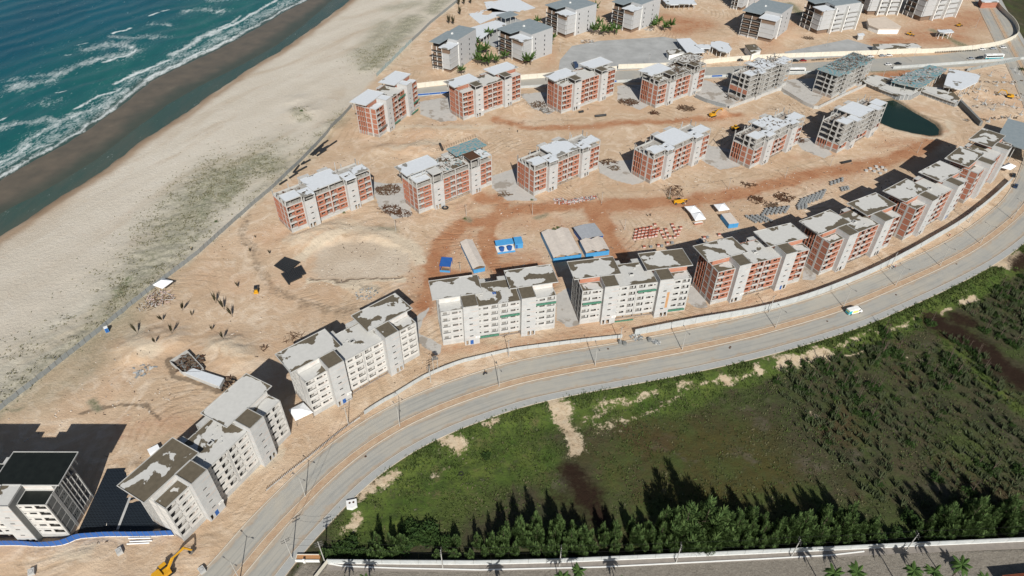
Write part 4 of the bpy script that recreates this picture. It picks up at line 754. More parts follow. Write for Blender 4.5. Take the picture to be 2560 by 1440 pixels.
# formwork, props and scaffold on unfinished tops
def props(t, x0, x1, y0, y1, z0, z1, n, seed, m='steel_rust', lean=.25):
    r = random.Random(seed); s = MB()
    for i in range(n):
        x, y = r.uniform(x0, x1), r.uniform(y0, y1); s.obox((x, y, (z0+z1)/2), (.09, .09, z1-z0), r.random()*3, r.uniform(-lean, lean))
    return tag(s.build('scaffold_props', m, t), kind='stuff')
def clutter(t, x0, x1, y0, y1, z, n, seed, mats=('wood', 'steel_rust', 'teal_ply', 'frame'), name='loose_boards'):
    r = random.Random(seed); s = MB()
    for i in range(n): s.obox((r.uniform(x0, x1), r.uniform(y0, y1), z+r.uniform(.03, .3)), (r.uniform(.6, 2.8), r.uniform(.1, .6), r.uniform(.05, .14)), r.random()*3.14, r.uniform(-.1, .1), r.randrange(len(mats)))
    return tag(s.build(name, list(mats), t), kind='stuff')
def guard(t, x0, x1, y0, y1, z, h=1.5, n=16):
    s = MB()
    for i in range(n+1):
        x = x0+(x1-x0)*i/n; s.obox((x, y1, z+h/2), (.08, .08, h), 0); s.obox((x, y1+.5, z+h*.5), (.07, .07, h*1.1), math.pi/2, .6)
    for i in range(8):
        y = y0+(y1-y0)*i/7; s.obox((x1, y, z+h/2), (.08, .08, h))
    for zz in (z+h*.5, z+h): s.box(x0, y1-.03, zz, x1, y1+.03, zz+.06); s.box(x1-.03, y0, zz, x1+.03, y1, zz+.06)
    return s.build('guard_rail', 'wood', t)
boxpart('formwork_deck', c2, (26.2, 6.0, 18.3, 44.2, 14.8, 18.6), 'teal_ply'); guard(c2, 22, 44.6, 6, 16, 18.3); props(c2, 26.5, 44, 6, 14.5, H5, 18.3, 60, 4); clutter(c2, 14, 28, .5, 12.5, H5, 110, 5); boxpart('formwork_deck', c2, (T2A-.2, -1.9, 18.85, T2B+.2, 4.9, 19.1), 'steel_rust')
clutter(c2, 34.6, 42, .6, 4.2, H5, 14, 6)
boxpart('formwork_deck', d6, (-.5, -.6, FL[4]+.25, 43, 14, FL[4]+.5), 'teal_ply'); props(d6, 0, 43, -.4, 13.5, FL[3], FL[4]+.3, 160, 7, 'steel'); props(d6, 8, 43, 0, 13, FL[4]+.5, FL[4]+3.0, 110, 8, 'steel', .7); clutter(d6, 6, 42, 0, 13, FL[4]+.5, 260, 9, ('steel', 'wood', 'frame', 'steel_rust'))
props(d5, 14, 43, .3, 12.6, FL[4], H5, 90, 10, 'steel'); clutter(d5, 5, 40, .4, 12.6, H5, 90, 11, ('frame', 'wood', 'steel')); props(d5, .5, 42, .4, 12.4, FL[2], FL[3], 60, 12, 'steel')
clutter(d4, 14, 28, .5, 12.5, H5, 150, 13, ('wood', 'steel_rust', 'frame', 'steel')); props(d4, 30, 42, -1, 13, H5, 19.6, 60, 14, 'steel_rust', .1); clutter(d4, 27, 43, 5, 14.8, 18.6, 60, 15, ('wood', 'frame', 'steel'))
clutter(c6, 1, 12, 7, 12.5, FL[4], 60, 16, ('wood', 'frame', 'steel')); props(c6, 14, 42, .4, 12.5, FL[3], FL[5]-.3, 50, 17, 'steel'); props(c5, 1, 42, .4, 12.5, FL[4], FL[5]-.3, 30, 18, 'steel'); clutter(c5, 14, 28, 1, 12, H5, 30, 19, ('frame', 'wood'))
for t, s in ((c1, 20), (c3, 21), (c4, 22), (c5, 23)):
    clutter(t, 1, 12, 7.2, 12.4, FL[4], 26, s, ('wood', 'frame', 'steel_rust')); props(t, 1, 42, .5, 4, FL[4], H5-.3, 26, s+30, 'steel')
    boxpart('mast', t, (30, 9, H5, 30.25, 9.25, H5+4.2), 'frame')
# ================================================================== WALLS AND FENCES
def resample(P, step):
    P = [np.array(p, float) for p in P]; o = [P[0]]; acc = 0
    for a, c in zip(P[:-1], P[1:]):
        L0 = np.linalg.norm(c-a); t = step-acc
        while t <= L0: o.append(a+(c-a)*t/L0); t += step
        acc = (acc+L0) % step
    return o
def walk(P):
    for a, c in zip(P[:-1], P[1:]):
        d = np.array(c)-np.array(a); yield float(a[0]), float(a[1]), float(np.hypot(*d)), math.atan2(d[1], d[0])
def panel_fence(name, label, cat, P, step, h, th, pm, postm, group=None, base=None, pw=.12, post_h=.1, pname='fence_panel', lean=.0, z=None):
    t = thing(name, label, cat, (float(P[0][0]), float(P[0][1]), 0), 0, group); Q = resample(P, step); x0, y0 = P[0]; r = random.Random(5)
    for i, (x, y, L0, a) in enumerate(walk(Q)):
        gz = groundz(x, y)-.1 if z is None else z; me = cached((name, round(L0, 1)), lambda: MB().box(0, -th/2, 0, L0-.06, th/2, h).mesh(pname, pm))
        link(pname, me, t, (x-x0, y-y0, gz), (r.uniform(-lean, lean), 0, a))
        if postm: link('post', cached((name, 'post'), lambda: MB().box(-pw/2, -pw/2, -.5, pw/2, pw/2, h+post_h).mesh('post', postm)), t, (x-x0, y-y0, gz), (0, 0, a))
        if base: link('base_strip', cached((name, 'base', round(L0, 1)), lambda: MB().box(0, -th, -.4, L0, -th/2-.01, .35).mesh('base_strip', base)), t, (x-x0, y-y0, gz), (0, 0, a))
    return t
panel_fence('site_fence', 'long grey panel fence between the beach dunes and the sandy building site', 'fence', FENCE_L, 2.5, 2.2, .06, 'fencepanel', 'steel', lean=.04)
panel_fence('net_fence', 'pale blue netted fence climbing along the dunes to the finished grey buildings', 'fence', L_FENCE_FAR[:3], 2.5, 2.6, .05, 'screen', 'steel', lean=.15)
panel_fence('beach_wall', 'low grey wall along the beach at the top of the picture', 'wall', L_FENCE_FAR[2:], 4, 2.2, .2, 'fencepanel', None)
RW = GL([(1586, 838), (1660, 823), (1750, 806), (1850, 789), (1921, 774), (2000, 752), (2080, 724), (2180, 682), (2270, 636), (2333, 600), (2400, 560), (2470, 507), (2533, 449)])
panel_fence('road_wall', 'long whitewashed wall curving along the road in front of the brick blocks', 'wall', catmull(RW, 4), 5, 3.1, .2, 'wallwhite', None, pname='wall_section', z=-.1)
LW = GL([(911, 1036), (950, 1010), (987, 990), (1030, 963), (1077, 937), (1150, 908), (1200, 896), (1272, 879), (1350, 868), (1436, 857), (1500, 850), (1575, 842)])
panel_fence('low_wall', 'low unfinished block wall at the kerb in front of the pale blocks', 'wall', catmull(LW, 3), 4, 1.7, .2, 'wallwhite', None, pname='wall_section', z=-.1)
t = panel_fence('picket_wall', 'low wall of rebar pickets at the kerb, left of the low block wall', 'wall', GL([(665, 1228), (720, 1182), (770, 1145), (840, 1085), (911, 1036)]), 2.6, .45, .25, 'frame', 'steel_rust', pname='wall_section', z=-.1)
for i, q in enumerate(resample(GL([(668, 1224), (770, 1145), (911, 1034)]), .55)): link('picket', cached('picket', lambda: MB().box(-.05, -.05, 0, .05, .05, 1.25).mesh('picket', 'steel_rust')), t, (q[0]-t.location.x, q[1]-t.location.y, 0))
panel_fence('blue_hoarding', 'wavy blue sheet metal hoarding with white base at the lower left', 'fence', catmull(GL([(-60, 1366), (0, 1364), (55, 1364), (105, 1367), (160, 1362), (205, 1346), (300, 1342), (380, 1341), (445, 1338)]), 4), 1.6, 2.7, .06, 'blue', 'steel', base='white')
HW = GL([(819, 1407), (1000, 1409), (1200, 1410), (1400, 1405), (1650, 1394), (1900, 1383), (2250, 1366), (2560, 1352), (2700, 1346)])
panel_fence('hedge_wall', 'long pale wall between the tall green hedge and the cobbled street', 'wall', HW, 5, 1.9, .25, 'wallwhite', None, pname='wall_section', base='white', z=-.15)
def strip(name, P, w, z, h, m, kind=True):
    s = MB()
    for x, y, L0, a in walk(P): s.obox((x+math.cos(a)*L0/2, y+math.sin(a)*L0/2, z), (L0+.02, w, h), a)
    o = s.build(name, m); return tag(o, kind='structure') if kind else o
strip('street_kerb', GL([(819, 1409), (860, 1416), (1000, 1421), (1200, 1425), (1500, 1418), (1900, 1398), (2080, 1388), (2160, 1379)]), .3, .05, .3, 'white')
strip('street_pavement', [(x, y-1.2) for x, y in HW], 1.9, -.09, .22, mat('street_pavement_concrete', (.27, .24, .21), .9, col2=(.2, .18, .16), scale=.7))
panel_fence('cream_wall', 'long cream perimeter wall with parked vehicles before it beyond the far road', 'wall', catmull(GL([(1545, 172), (1700, 166), (1874, 149), (2136, 138), (2307, 133), (2400, 127), (2481, 116), (2520, 104), (2543, 88), (2535, 60), (2510, 35), (2490, 12), (2478, -10)]), 3), 6, 3.2, .3, 'wallcream', None, pname='wall_section', z=-.1)
panel_fence('cream_wall', 'cream perimeter wall behind the back row brick blocks on the left', 'wall', GL([(1040, 220), (1110, 212), (1200, 206), (1300, 199), (1420, 189), (1545, 176)]), 6, 3, .3, 'wallcream', None, pname='wall_section', z=-.1)
t = panel_fence('banner_wall', 'low white wall with blue painted banners on the near side of the far road', 'wall', GL([(900, 246), (1050, 240), (1120, 234), (1310, 220), (1560, 205), (1790, 193), (2050, 182)]), 7, 1.7, .2, 'wallwhite', None, pname='wall_section', z=-.1)
for i, q in enumerate([q for q in t.children]):
    if i < 9 or i % 5 == 2: link('painted_banner', cached('banner', lambda: MB().box(0, -.13, .5, 6.8, -.11, 1.5).mesh('painted_banner', 'blue')), t, q.location, q.rotation_euler)
panel_fence('white_roadside_wall', 'white wall on the near side of the far road at right', 'wall', GL([(2232, 172), (2400, 160), (2560, 148), (2700, 140)]), 6, 1.9, .2, 'wallwhite', None, pname='wall_section', z=-.1)
RT_W = GL([(2140, 200), (2160, 213), (2197, 230), (2245, 250), (2275, 250), (2300, 236), (2345, 252), (2388, 268), (2402, 255)])
panel_fence('retaining_wall', 'grey block retaining wall above the dark green pond', 'wall', RT_W, 2.4, 3.0, .3, 'block', 'frame', pname='wall_section', z=-.2, pw=.4)
panel_fence('dark_membrane_wall', 'short dark membrane covered wall right of the pond', 'wall', GL([(2398, 262), (2425, 290), (2450, 316)]), 4, 3.2, 1.4, 'side_grey', None, pname='wall_section', z=-.3)
panel_fence('yard_wall', 'grey retaining wall at the corner of the concrete yard behind the middle row', 'wall', GL([(1738, 244), (1765, 256), (1822, 272)]), 3, 2.2, .3, 'block', None, pname='wall_section', z=-.1)
panel_fence('yard_wall', 'pale retaining wall below the bare frame blocks in the back row', 'wall', GL([(1822, 272), (1850, 262), (1950, 225), (2010, 262), (2040, 275), (2110, 240), (2190, 205)]), 4, 2.2, .3, 'frame', None, pname='wall_section', z=-.2)
# black paved yard between the two blocks at lower left
ym = mat('black_paving', (.006, .008, .011), .4, col2=(.012, .015, .02), scale=.25, bump=.1); N, L = nodeset(ym); b_ = N['Principled BSDF']
bt = N.new('ShaderNodeTexBrick'); bt.inputs['Scale'].default_value = .5; bt.inputs['Mortar Size'].default_value = .04; bt.inputs['Color1'].default_value = (.005, .007, .010, 1); bt.inputs['Color2'].default_value = (.009, .012, .016, 1); bt.inputs['Mortar'].default_value = (.028, .036, .046, 1)
tcx = N.new('ShaderNodeTexCoord'); L.new(tcx.outputs['Object'], bt.inputs['Vector']); L.new(bt.outputs['Color'], b_.inputs['Base Color'])
YP = GL([(193, 1334), (268, 1172), (345, 1168), (330, 1200), (455, 1338), (300, 1339), (215, 1342)])
sheet('black_yard', YP, .06, ym); strip('yard_line', GL([(352, 1168), (322, 1252), (294, 1324)]), .7, .07, .03, 'frame')

# ================================================================== BUILDINGS OF THE SITE AND RESORT
def frame2(Cp, Lp, Rp):
    C_, L1, R1 = (np.array(G(*p)) for p in (Cp, Lp, Rp)); u = L1-C_; v = R1-C_; lu, lv = np.linalg.norm(u), np.linalg.norm(v); u /= lu; w = np.array([u[1], -u[0]]); w = w if w@v > 0 else -w
    return C_, math.atan2(w[1], w[0]), max(abs(float(v@w)), 6), lu       # local x runs along the right face, local y back along the left face
def resort(Cp, Lp, Rp, label, h=16.5, n=5, fins=False):
    C_, rz, D, Wd = frame2(Cp, Lp, Rp); D = min(D, 34); Wd = min(Wd, 24); t = thing('resort_block', label, 'building', (*C_, 0), rz, 'finished grey blocks beyond the far road'); bx = lambda nm, b, m: boxpart(nm, t, tuple(round(q, 1) for q in b), m)
    fh = h/n; a = Wd*.42; q = D*.30
    bx('body', (q, a*.0+.3, 0, D, Wd, h+2.2), 'resort'); bx('wall', (1.6, a, 0, q, Wd-.4, h), 'resort')
    bx('ground_storey', (1.2, 1.0, 0, q, a, fh), 'stonewood')
    for k in range(1, n): bx('balcony_slab', (-.2, -.2, k*fh-.2, q+.2, Wd, k*fh), 'frame'); bx('balcony_rail', (-.2, a+.1, k*fh, -.1, Wd, k*fh+.9), 'glass'); bx('room_wall', (1.2, a, k*fh, 1.5, Wd-.5, (k+1)*fh-.2), 'stonewood')
    bx('wall', (.0, .4, fh, 1.2, a, h-fh), 'resort'); bx('wall', (1.2, .0, fh, q, .3, h-.3), 'resort'); bx('cladding', (.02, .4, h-fh, 1.2, a, h-.2), 'stonewood')
    for y in (a, (a+Wd)/2, Wd-.3): bx('pier', (-.25, y, 0, .05, y+.25, h), 'white')
    roofpan(t, -1.0, round(q+.5, 1), -.6, round(a+2, 1), h+.2, 'roof_new', 'lower_roof', lip=.0)
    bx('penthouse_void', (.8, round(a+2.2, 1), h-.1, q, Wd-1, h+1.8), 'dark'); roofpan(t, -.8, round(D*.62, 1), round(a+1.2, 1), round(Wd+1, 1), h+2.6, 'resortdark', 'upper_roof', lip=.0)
    roofpan(t, round(q+.02, 1), round(D, 1), .35, round(Wd, 1), h+2.5, 'resortdark', 'body_roof', lip=.0)
    for k in range(n):
        for x in (q+D*.12, q+D*.42): bx('window', (x, .22, k*fh+1.1, x+.7, .32, k*fh+2.3), 'glass')
    bx('roof_vent', (D*.5, Wd*.6, h+2.4, D*.5+1.2, Wd*.6+1, h+3.4), 'white')
    if fins:
        for x in (q, D-.5, D*.62): bx('white_fin_wall', (x, -2.2, 0, x+.6, 5.5, h+1.6), 'white')
        for k in range(1, n): bx('balcony_slab', (q, -1.6, k*fh-.2, D*.6, .3, k*fh), 'frame'); bx('balcony_slab', (D*.64, -1.2, k*fh-.2, D-.6, .3, k*fh), 'frame')
    else: bx('side_fin', (q+.1, -.4, 0, q+.6, .3, h+1), 'white')
    return t
resort((1127, 186), (1083, 176), (1166, 126), 'grey finished block with dark roof by the netted beach fence')
resort((1305, 162), (1247, 138), (1340, 118), 'grey finished block among young palms, second from the beach', 15.5)
resort((1413, 97), (1364, 77), (1469, 66), 'grey finished block third from the beach with a lone palm at its wall', 16)
resort((1577, 84), (1527, 68), (1631, 52), 'grey finished block with two columns of dark windows', 16)
resort((1926, 108), (1840, 88), (1966, 72), 'grey finished block with brown balconies near the large paved platform', 15.5)
resort((1852, 28), (1826, 22), (1905, 0), 'grey finished block mostly cut off by the top edge, behind the brown balconied one', 15)
resort((2040, 87), (1998, 66), (2146, 78), 'block with white fin walls left of the low cream building', 17, fins=True)
resort((2165, 38), (2140, 20), (2236, 34), 'block with white fin walls behind the low cream building', 17, fins=True)
resort((2298, 54), (2255, 36), (2402, 46), 'block with white fin walls nearest the top right corner', 19, fins=True)
def flatroof(name, label, cat, P, z, th, m, wm='wallcream', posts=True, solid=False, group=None, inset=.6, pm='frame'):
    "low building or pavilion: roof outline at height z, walls or posts below it"
    W0 = GL(P, z); x0, y0 = W0[0]; t = thing(name, label, cat, (x0, y0, 0), 0, group); Q = [(x-x0, y-y0) for x, y in W0]; c = np.mean(Q, 0)
    MB().prism(Q, z-th, z).build('roof', m, t); I = [tuple(c+(np.array(p)-c)*(1-inset/max(np.linalg.norm(np.array(p)-c), 1))) for p in Q]
    if solid: MB().prism(I, -.2, z-th-.003).build('wall', wm, t)
    elif posts:
        for q in resample(I+[I[0]], max(3.5, z)): MB().box(q[0]-.15, q[1]-.15, -.2, q[0]+.15, q[1]+.15, z-th).build('post', pm, t)
    return t
flatroof('hall', 'dark roofed hall cut by the right edge beside the last road block', 'building', [(2520, 296), (2610, 320), (2620, 392), (2534, 364), (2500, 345), (2500, 330)], 9, .5, 'resortdark', 'frame', inset=1.5)
flatroof('canopy', 'large pale faceted canopy roof between the two grey blocks nearest the beach', 'canopy', [(1165, 72), (1240, 50), (1268, 60), (1232, 75), (1202, 98), (1168, 98)], 5, .4, 'roof_new')
flatroof('canopy', 'square black topped canopy behind the grey blocks near the beach', 'canopy', [(1240, 37), (1276, 27), (1296, 36), (1262, 46)], 5, .5, 'resortdark')
flatroof('clubhouse', 'low clubhouse under teal formwork sheets above the pond', 'building', [(2228, 203), (2275, 180), (2324, 162), (2352, 168), (2368, 172), (2345, 190), (2312, 214), (2300, 220), (2247, 209)], 6, .5, 'teal_ply', inset=1)
t = flatroof('clubhouse_slab', 'pale concrete deck with blue edges right of the teal formwork roof', 'building', [(2373, 171), (2452, 187), (2444, 205), (2404, 224), (2359, 216)], 6, .5, 'roof_new', inset=1)
flatroof('terrace', 'pale debris strewn terrace on the retaining wall above the pond', 'terrace', [(2150, 200), (2200, 222), (2245, 239), (2275, 239), (2300, 226), (2345, 242), (2388, 257), (2400, 246), (2375, 222), (2300, 214), (2230, 196), (2180, 186)], 2.7, .4, 'roof_dry', posts=False)
flatroof('low_building', 'low flat cream building with white walls between the finned blocks', 'building', [(2167, 47), (2212, 41), (2254, 66), (2250, 72), (2197, 72), (2172, 62)], 4, .3, mat('cream_flat_roof', (.62, .53, .44), .8, scale=.3), 'white', solid=True)
flatroof('gate_canopy', 'small white gate canopy on the reddish lot near the top right wall', 'canopy', [(2343, 74), (2378, 73), (2386, 80), (2350, 83)], 4.5, .6, 'roof_new', pm='white')
flatroof('kiosk', 'tiny concrete kiosk at the end of the large paved platform', 'kiosk', [(2143, 84), (2158, 82), (2163, 87), (2146, 89)], 3.5, .4, 'roof_new', 'frame', solid=True)
flatroof('pavilion', 'white kidney shaped roof of the restaurant behind the far road', 'pavilion', [(1778, 104), (1800, 102), (1822, 108), (1830, 122), (1822, 132), (1802, 130), (1788, 120), (1776, 114)], 5, .5, 'roof_new', pm='white')
flatroof('pavilion', 'narrow leaf shaped roof joining the restaurant roofs', 'pavilion', [(1736, 112), (1756, 110), (1780, 112), (1776, 121), (1752, 121)], 4.5, .4, 'roof_new')
flatroof('pavilion', 'angular white roof with dark court left of the restaurant', 'pavilion', [(1690, 97), (1725, 95), (1745, 112), (1768, 130), (1720, 134)], 4, .4, 'roof_new', inset=2)
flatroof('pavilion', 'grey box building right of the restaurant roofs', 'building', [(1862, 112), (1888, 110), (1905, 124), (1880, 134)], 5, .4, 'roof_half', 'white', solid=True)
flatroof('pavilion', 'small flat roofed block at the left end of the restaurant court', 'building', [(1665, 126), (1700, 122), (1712, 132), (1672, 136)], 4, .4, 'roof_half', 'white', solid=True)
flatroof('pavilion', 'open pavilion with pale roof at the top middle edge', 'pavilion', [(1650, -8), (1730, -8), (1742, 10), (1668, 12)], 4, .5, 'roof_new')
flatroof('long_low_building', 'long low building with pinkish roof against the cream wall', 'building', [(2182, 110), (2290, 108), (2305, 118), (2196, 123)], 4, .4, 'roof_dry', 'wallcream', solid=True)
flatroof('small_roof_building', 'white roofed small building at the top right corner road', 'building', [(2448, -6), (2492, -6), (2498, 4), (2456, 5)], 5, .5, 'roof_new', 'brick', solid=True)
for P, lb in (([(1210, 5), (1290, -5), (1340, 20), (1300, 30), (1220, 30)], 'paved pool deck'), ([(1170, 35), (1230, 20), (1270, 30), (1200, 60)], 'paved deck')): sheet('pool_deck', GL(P), .04, 'roof_new')
# --- sheds
def gable(t, x0, x1, y0, y1, eave, ridge, rm_, wm, axis='y', walls=True, over=.3):
    s = MB(); cx = (x0+x1)/2; th = .08
    a0, a1, b0, b1 = x0-over, x1+over, y0-over, y1+over
    s.quad((a0, b0, eave), (cx, b0, ridge), (cx, b1, ridge), (a0, b1, eave)); s.quad((cx, b0, ridge), (a1, b0, eave), (a1, b1, eave), (cx, b1, ridge)); s.quad((a0, b0, eave-th), (a0, b1, eave-th), (cx, b1, ridge-th), (cx, b0, ridge-th)); s.quad((cx, b0, ridge-th), (cx, b1, ridge-th), (a1, b1, eave-th), (a1, b0, eave-th))
    for yy in (b0, b1): s.quad((a0, yy, eave-th), (cx, yy, ridge-th), (cx, yy, ridge), (a0, yy, eave)); s.quad((cx, yy, ridge-th), (a1, yy, eave-th), (a1, yy, eave), (cx, yy, ridge))
    o = s.build('roof', rm_, t)
    n = max(int((b1-b0)/1.2), 1); r = MB()
    for i in range(n+1):
        y = b0+(b1-b0)*i/n
        for xa, za, xb, zb in ((a0, eave, cx, ridge), (cx, ridge, a1, eave)): r.quad((xa, y-.03, za+.04), (xb, y-.03, zb+.04), (xb, y+.03, zb+.04), (xa, y+.03, za+.04))
    r.build('sheet_joint', 'frame', o)
    if walls:
        w = MB(); w.box(x0, y0, 0, x0+.1, y1, eave-th); w.box(x1-.1, y0, 0, x1, y1, eave-th); w.box(x0+.1, y1-.1, 0, x1-.1, y1, eave-th); w.box(x0+.1, y0, 0, x1-.1, y0+.1, eave-th-.4); w.build('wall', wm, t)
def shed(name, label, A_, B_, L0, W0, bays, eave=2.8, rise=1.1, rm_='fibro', wm='skyblue'):
    a, c = np.array(G(*A_)), np.array(G(*B_)); d = c-a; rz = math.atan2(d[1], d[0]); t = thing(name, label, 'shed', (*a, 0), rz)
    w = W0/bays
    for i in range(bays): gable(t, i*w+.004*i, (i+1)*w-.004*i, 0, L0, eave, eave+rise, rm_, wm, over=.3 if bays == 1 else .001)
    return t
t = shed('long_shed', 'long narrow shed with beige sheet roof and light blue end wall', (1184, 684), (1217, 677), 19, 5.0, 1); boxpart('gable_board', t, (.3, -.05, 2.0, 4.7, -.01, 2.9), 'wood')
t = shed('workshop', 'wide blue walled workshop under three beige gabled roofs behind the pale block', (1383, 657), (1463, 645), 19, 12.5, 2)
t = shed('workshop_annex', 'blue walled annex with beige roof right of the wide workshop', (1464, 645), (1528, 636), 9, 10.5, 2)
t = shed('store', 'store with pale grey metal roof behind the blue walled annex', (1456, 612), (1512, 600), 9.5, 9.8, 1, 2.9, .5, 'metalroof', 'blue')
def hut(name, label, P, z, roofm, parts, cat='hut', rise=.6):
    W0 = [np.array(q) for q in GL(P, z)]; o = W0[3]; d = W0[2]-W0[3]; rz = math.atan2(d[1], d[0]); w = float(np.linalg.norm(d)); l = float(np.linalg.norm(W0[0]-W0[3])); t = thing(name, label, cat, (*o, 0), rz)
    s = MB(); s.quad((0, 0, z), (w, 0, z), (w, l, z+rise), (0, l, z+rise)); s.quad((0, l, z+rise-.1), (w, l, z+rise-.1), (w, 0, z-.1), (0, 0, z-.1)); s.quad((0, 0, z-.1), (w, 0, z-.1), (w, 0, z), (0, 0, z)); s.quad((w, 0, z-.1), (w, l, z+rise-.1), (w, l, z+rise), (w, 0, z)); s.quad((0, l, z+rise-.1), (0, 0, z-.1), (0, 0, z), (0, l, z+rise)); s.build('roof', roofm, t)
    parts(t, w, l, z); return t
def kiosk_parts(t, w, l, z):
    for x in (.1, w-.2):
        for y in (.1, l-.2): boxpart('post', t, (x, y, 0, x+.1, y+.1, z-.1), 'blue')
    boxpart('counter', t, (.2, -.6, 0, w-.2, -.4, .9), 'skyblue'); boxpart('counter', t, (.2, -.4, 0, .4, l-.3, .9), 'blue'); boxpart('bench', t, (.8, .8, 0, w-.8, 1.3, .6), 'wood')
hut('blue_kiosk', 'small open blue kiosk with blue sheet roof left of the narrow shed', [(1107, 645), (1133, 646), (1126, 667), (1098, 665)], 2.7, 'blue', kiosk_parts, 'kiosk')
def tank_parts(t, w, l, z):
    boxpart('back_wall', t, (.1, l-.15, 0, w-.1, l-.05, z+.3), 'skyblue'); boxpart('tank_plinth', t, (.0, -2.4, 0, w, l-.2, .5), 'white'); boxpart('front_ledge', t, (0, -2.6, 0, w, -2.41, .8), 'skyblue')
    for x in (w*.28, w*.72): link('water_tank', cached('tank', lambda: MB().cyl((0, 0, .5), (0, 0, 2.0), .95, 1.15, 16).mesh('water_tank', 'blue')), t, (x, -.9, 0)); link('tank_lid', cached('tanklid', lambda: MB().cyl((0, 0, 2.0), (0, 0, 2.25), 1.2, .5, 16).mesh('tank_lid', 'blue')), t, (x, -.9, 0))
hut('tank_shelter', 'light blue shelter with two round blue water tanks on a white plinth', [(1237, 603), (1284, 599), (1285, 609), (1241, 615)], 2.6, 'skyblue', tank_parts, 'shelter', .4)
def cub(t, w, l, z): boxpart('wall', t, (.05, .05, 0, w-.05, l-.05, z-.1), 'skyblue'); boxpart('door', t, (.3, .0, .05, 1.1, .04, 2), 'blue')
hut('blue_cabin', 'small light blue cabin right of the water tank shelter', [(1285, 594), (1307, 594), (1308, 608), (1288, 610)], 2.6, 'skyblue', cub, 'cabin', .3)
def cont(t, w, l, z):
    s = MB(); s.box(0, 0, .1, w, l, z-.1)
    for i in range(int(l/.4)): s.box(-.04, i*.4, .1, -.003, i*.4+.2, z-.15); s.box(w+.003, i*.4, .1, w+.04, i*.4+.2, z-.15)
    s.build('body', 'skyblue', t); boxpart('door', t, (.2, -.06, .15, w/2-.03, -.01, z-.2), 'skyblue'); boxpart('door', t, (w/2+.03, -.06, .15, w-.2, -.01, z-.2), 'skyblue')
hut('shipping_container', 'blue shipping container with cream top near the white gazebos', [(1811, 534), (1838, 535), (1847, 557), (1823, 560)], 2.6, 'fibro', cont, 'container', .02)
def gazebo(P, label, z=2.6, apex=1.6):
    W0 = GL(P, z); c = np.mean(W0, 0); t = thing('gazebo', label, 'gazebo', (*c, 0), 0, 'white gazebo tents on the site'); Q = [(x-c[0], y-c[1]) for x, y in W0]; s = MB()
    for i in range(4):
        a, b2 = Q[i], Q[(i+1) % 4]; s.tri((*a, z), (*b2, z), (0, 0, z+apex)); s.quad((*a, z-.3), (*b2, z-.3), (*b2, z), (*a, z)); m_ = ((a[0]+b2[0])/2, (a[1]+b2[1])/2)
    s.build('canopy', 'tent', t)
    for a in Q: boxpart('leg', t, (a[0]*.95-.05, a[1]*.95-.05, -.2, a[0]*.95+.05, a[1]*.95+.05, z-.2), 'steel')
gazebo([(382, 712), (406, 721), (432, 702), (407, 695)], 'white gazebo straddling the grey fence by the dunes')
gazebo([(722, 1024), (738, 1051), (782, 1030), (758, 1006)], 'white gazebo at the corner of the second pale block', 3.2, 1.2)
gazebo([(1711, 516), (1727, 532), (1753, 529), (1737, 513)], 'rear one of the two joined white gazebos by the dirt track')
gazebo([(1727, 533), (1738, 551), (1765, 547), (1753, 529)], 'front one of the two joined white gazebos, red counter beneath')
gazebo([(1784, 511), (1797, 527), (1824, 523), (1811, 507)], 'single white gazebo behind the blue shipping container')
gazebo([(2503, 418), (2527, 424), (2541, 415), (2521, 406)], 'white gazebo beside the last road block at far right')
t = thing('counter', 'low red counter under the front joined gazebo', 'counter', (*G(1745, 560), 0), .25); boxpart('counter_body', t, (-2, -.4, 0, 2, .4, .9), 'brick'); boxpart('counter_top', t, (-2.1, -.5, .9, 2.1, .5, .98), 'white')
# --- house at the lower right corner and gate planter
t = thing('house', 'house with red tiled hip roof cut off at the lower right corner', 'house', (*G(2600, 1500), 0), .1); boxpart('wall', t, (-7, -5, 0, 7, 5, 3), 'wallwhite')
tl = MB()
for sgn in (1, -1):
    for i in range(16):
        u0, u1 = i/16, (i+1)/16; y0, y1 = 6*(1-u0)*sgn, 6*(1-u1)*sgn; x0, x1 = 8-6*u0, 8-6*u1; z0, z1 = 3+2.6*u0, 3+2.6*u1; tl.quad((-x0, y0, z0), (x0, y0, z0), (x1, y1, z1-.05), (-x1, y1, z1-.05)) if sgn < 0 else tl.quad((x0, y0, z0), (-x0, y0, z0), (-x1, y1, z1-.05), (x1, y1, z1-.05)); tl.quad((x0*sgn, y0, z0-.08), (-x0*sgn, y0, z0-.08), (-x0*sgn, y0, z0), (x0*sgn, y0, z0))
for sgn in (1, -1):
    for i in range(16):
        u0, u1 = i/16, (i+1)/16; y0, y1 = 6*(1-u0), 6*(1-u1); x0, x1 = (8-6*u0)*sgn, (8-6*u1)*sgn; z0, z1 = 3+2.6*u0, 3+2.6*u1; tl.quad((x0, -y0, z0), (x0, y0, z0), (x1, y1, z1-.05), (x1, -y1, z1-.05))
tl.build('roof', 'tile', t)
t = thing('gate_planter', 'white walled planter filled with orange soil at the street gate', 'planter', (*G(739, 1405), 0), 0); boxpart('front_wall', t, (0, 0, -.2, 6.6, .25, .9), 'white'); boxpart('side_wall', t, (0, .25, -.2, .2, 1.9, .8), 'wallcream'); boxpart('back_wall', t, (.2, 1.7, -.2, 6.6, 1.9, .8), 'wallcream'); boxpart('soil', t, (.2, .26, -.2, 6.6, 1.69, .62), mat('orange_soil', (.45, .22, .09), .95, col2=(.36, .2, .1), scale=1)); boxpart('gate_pillar', t, (2.2, -.3, -.2, 2.8, -.02, 1.7), 'white')
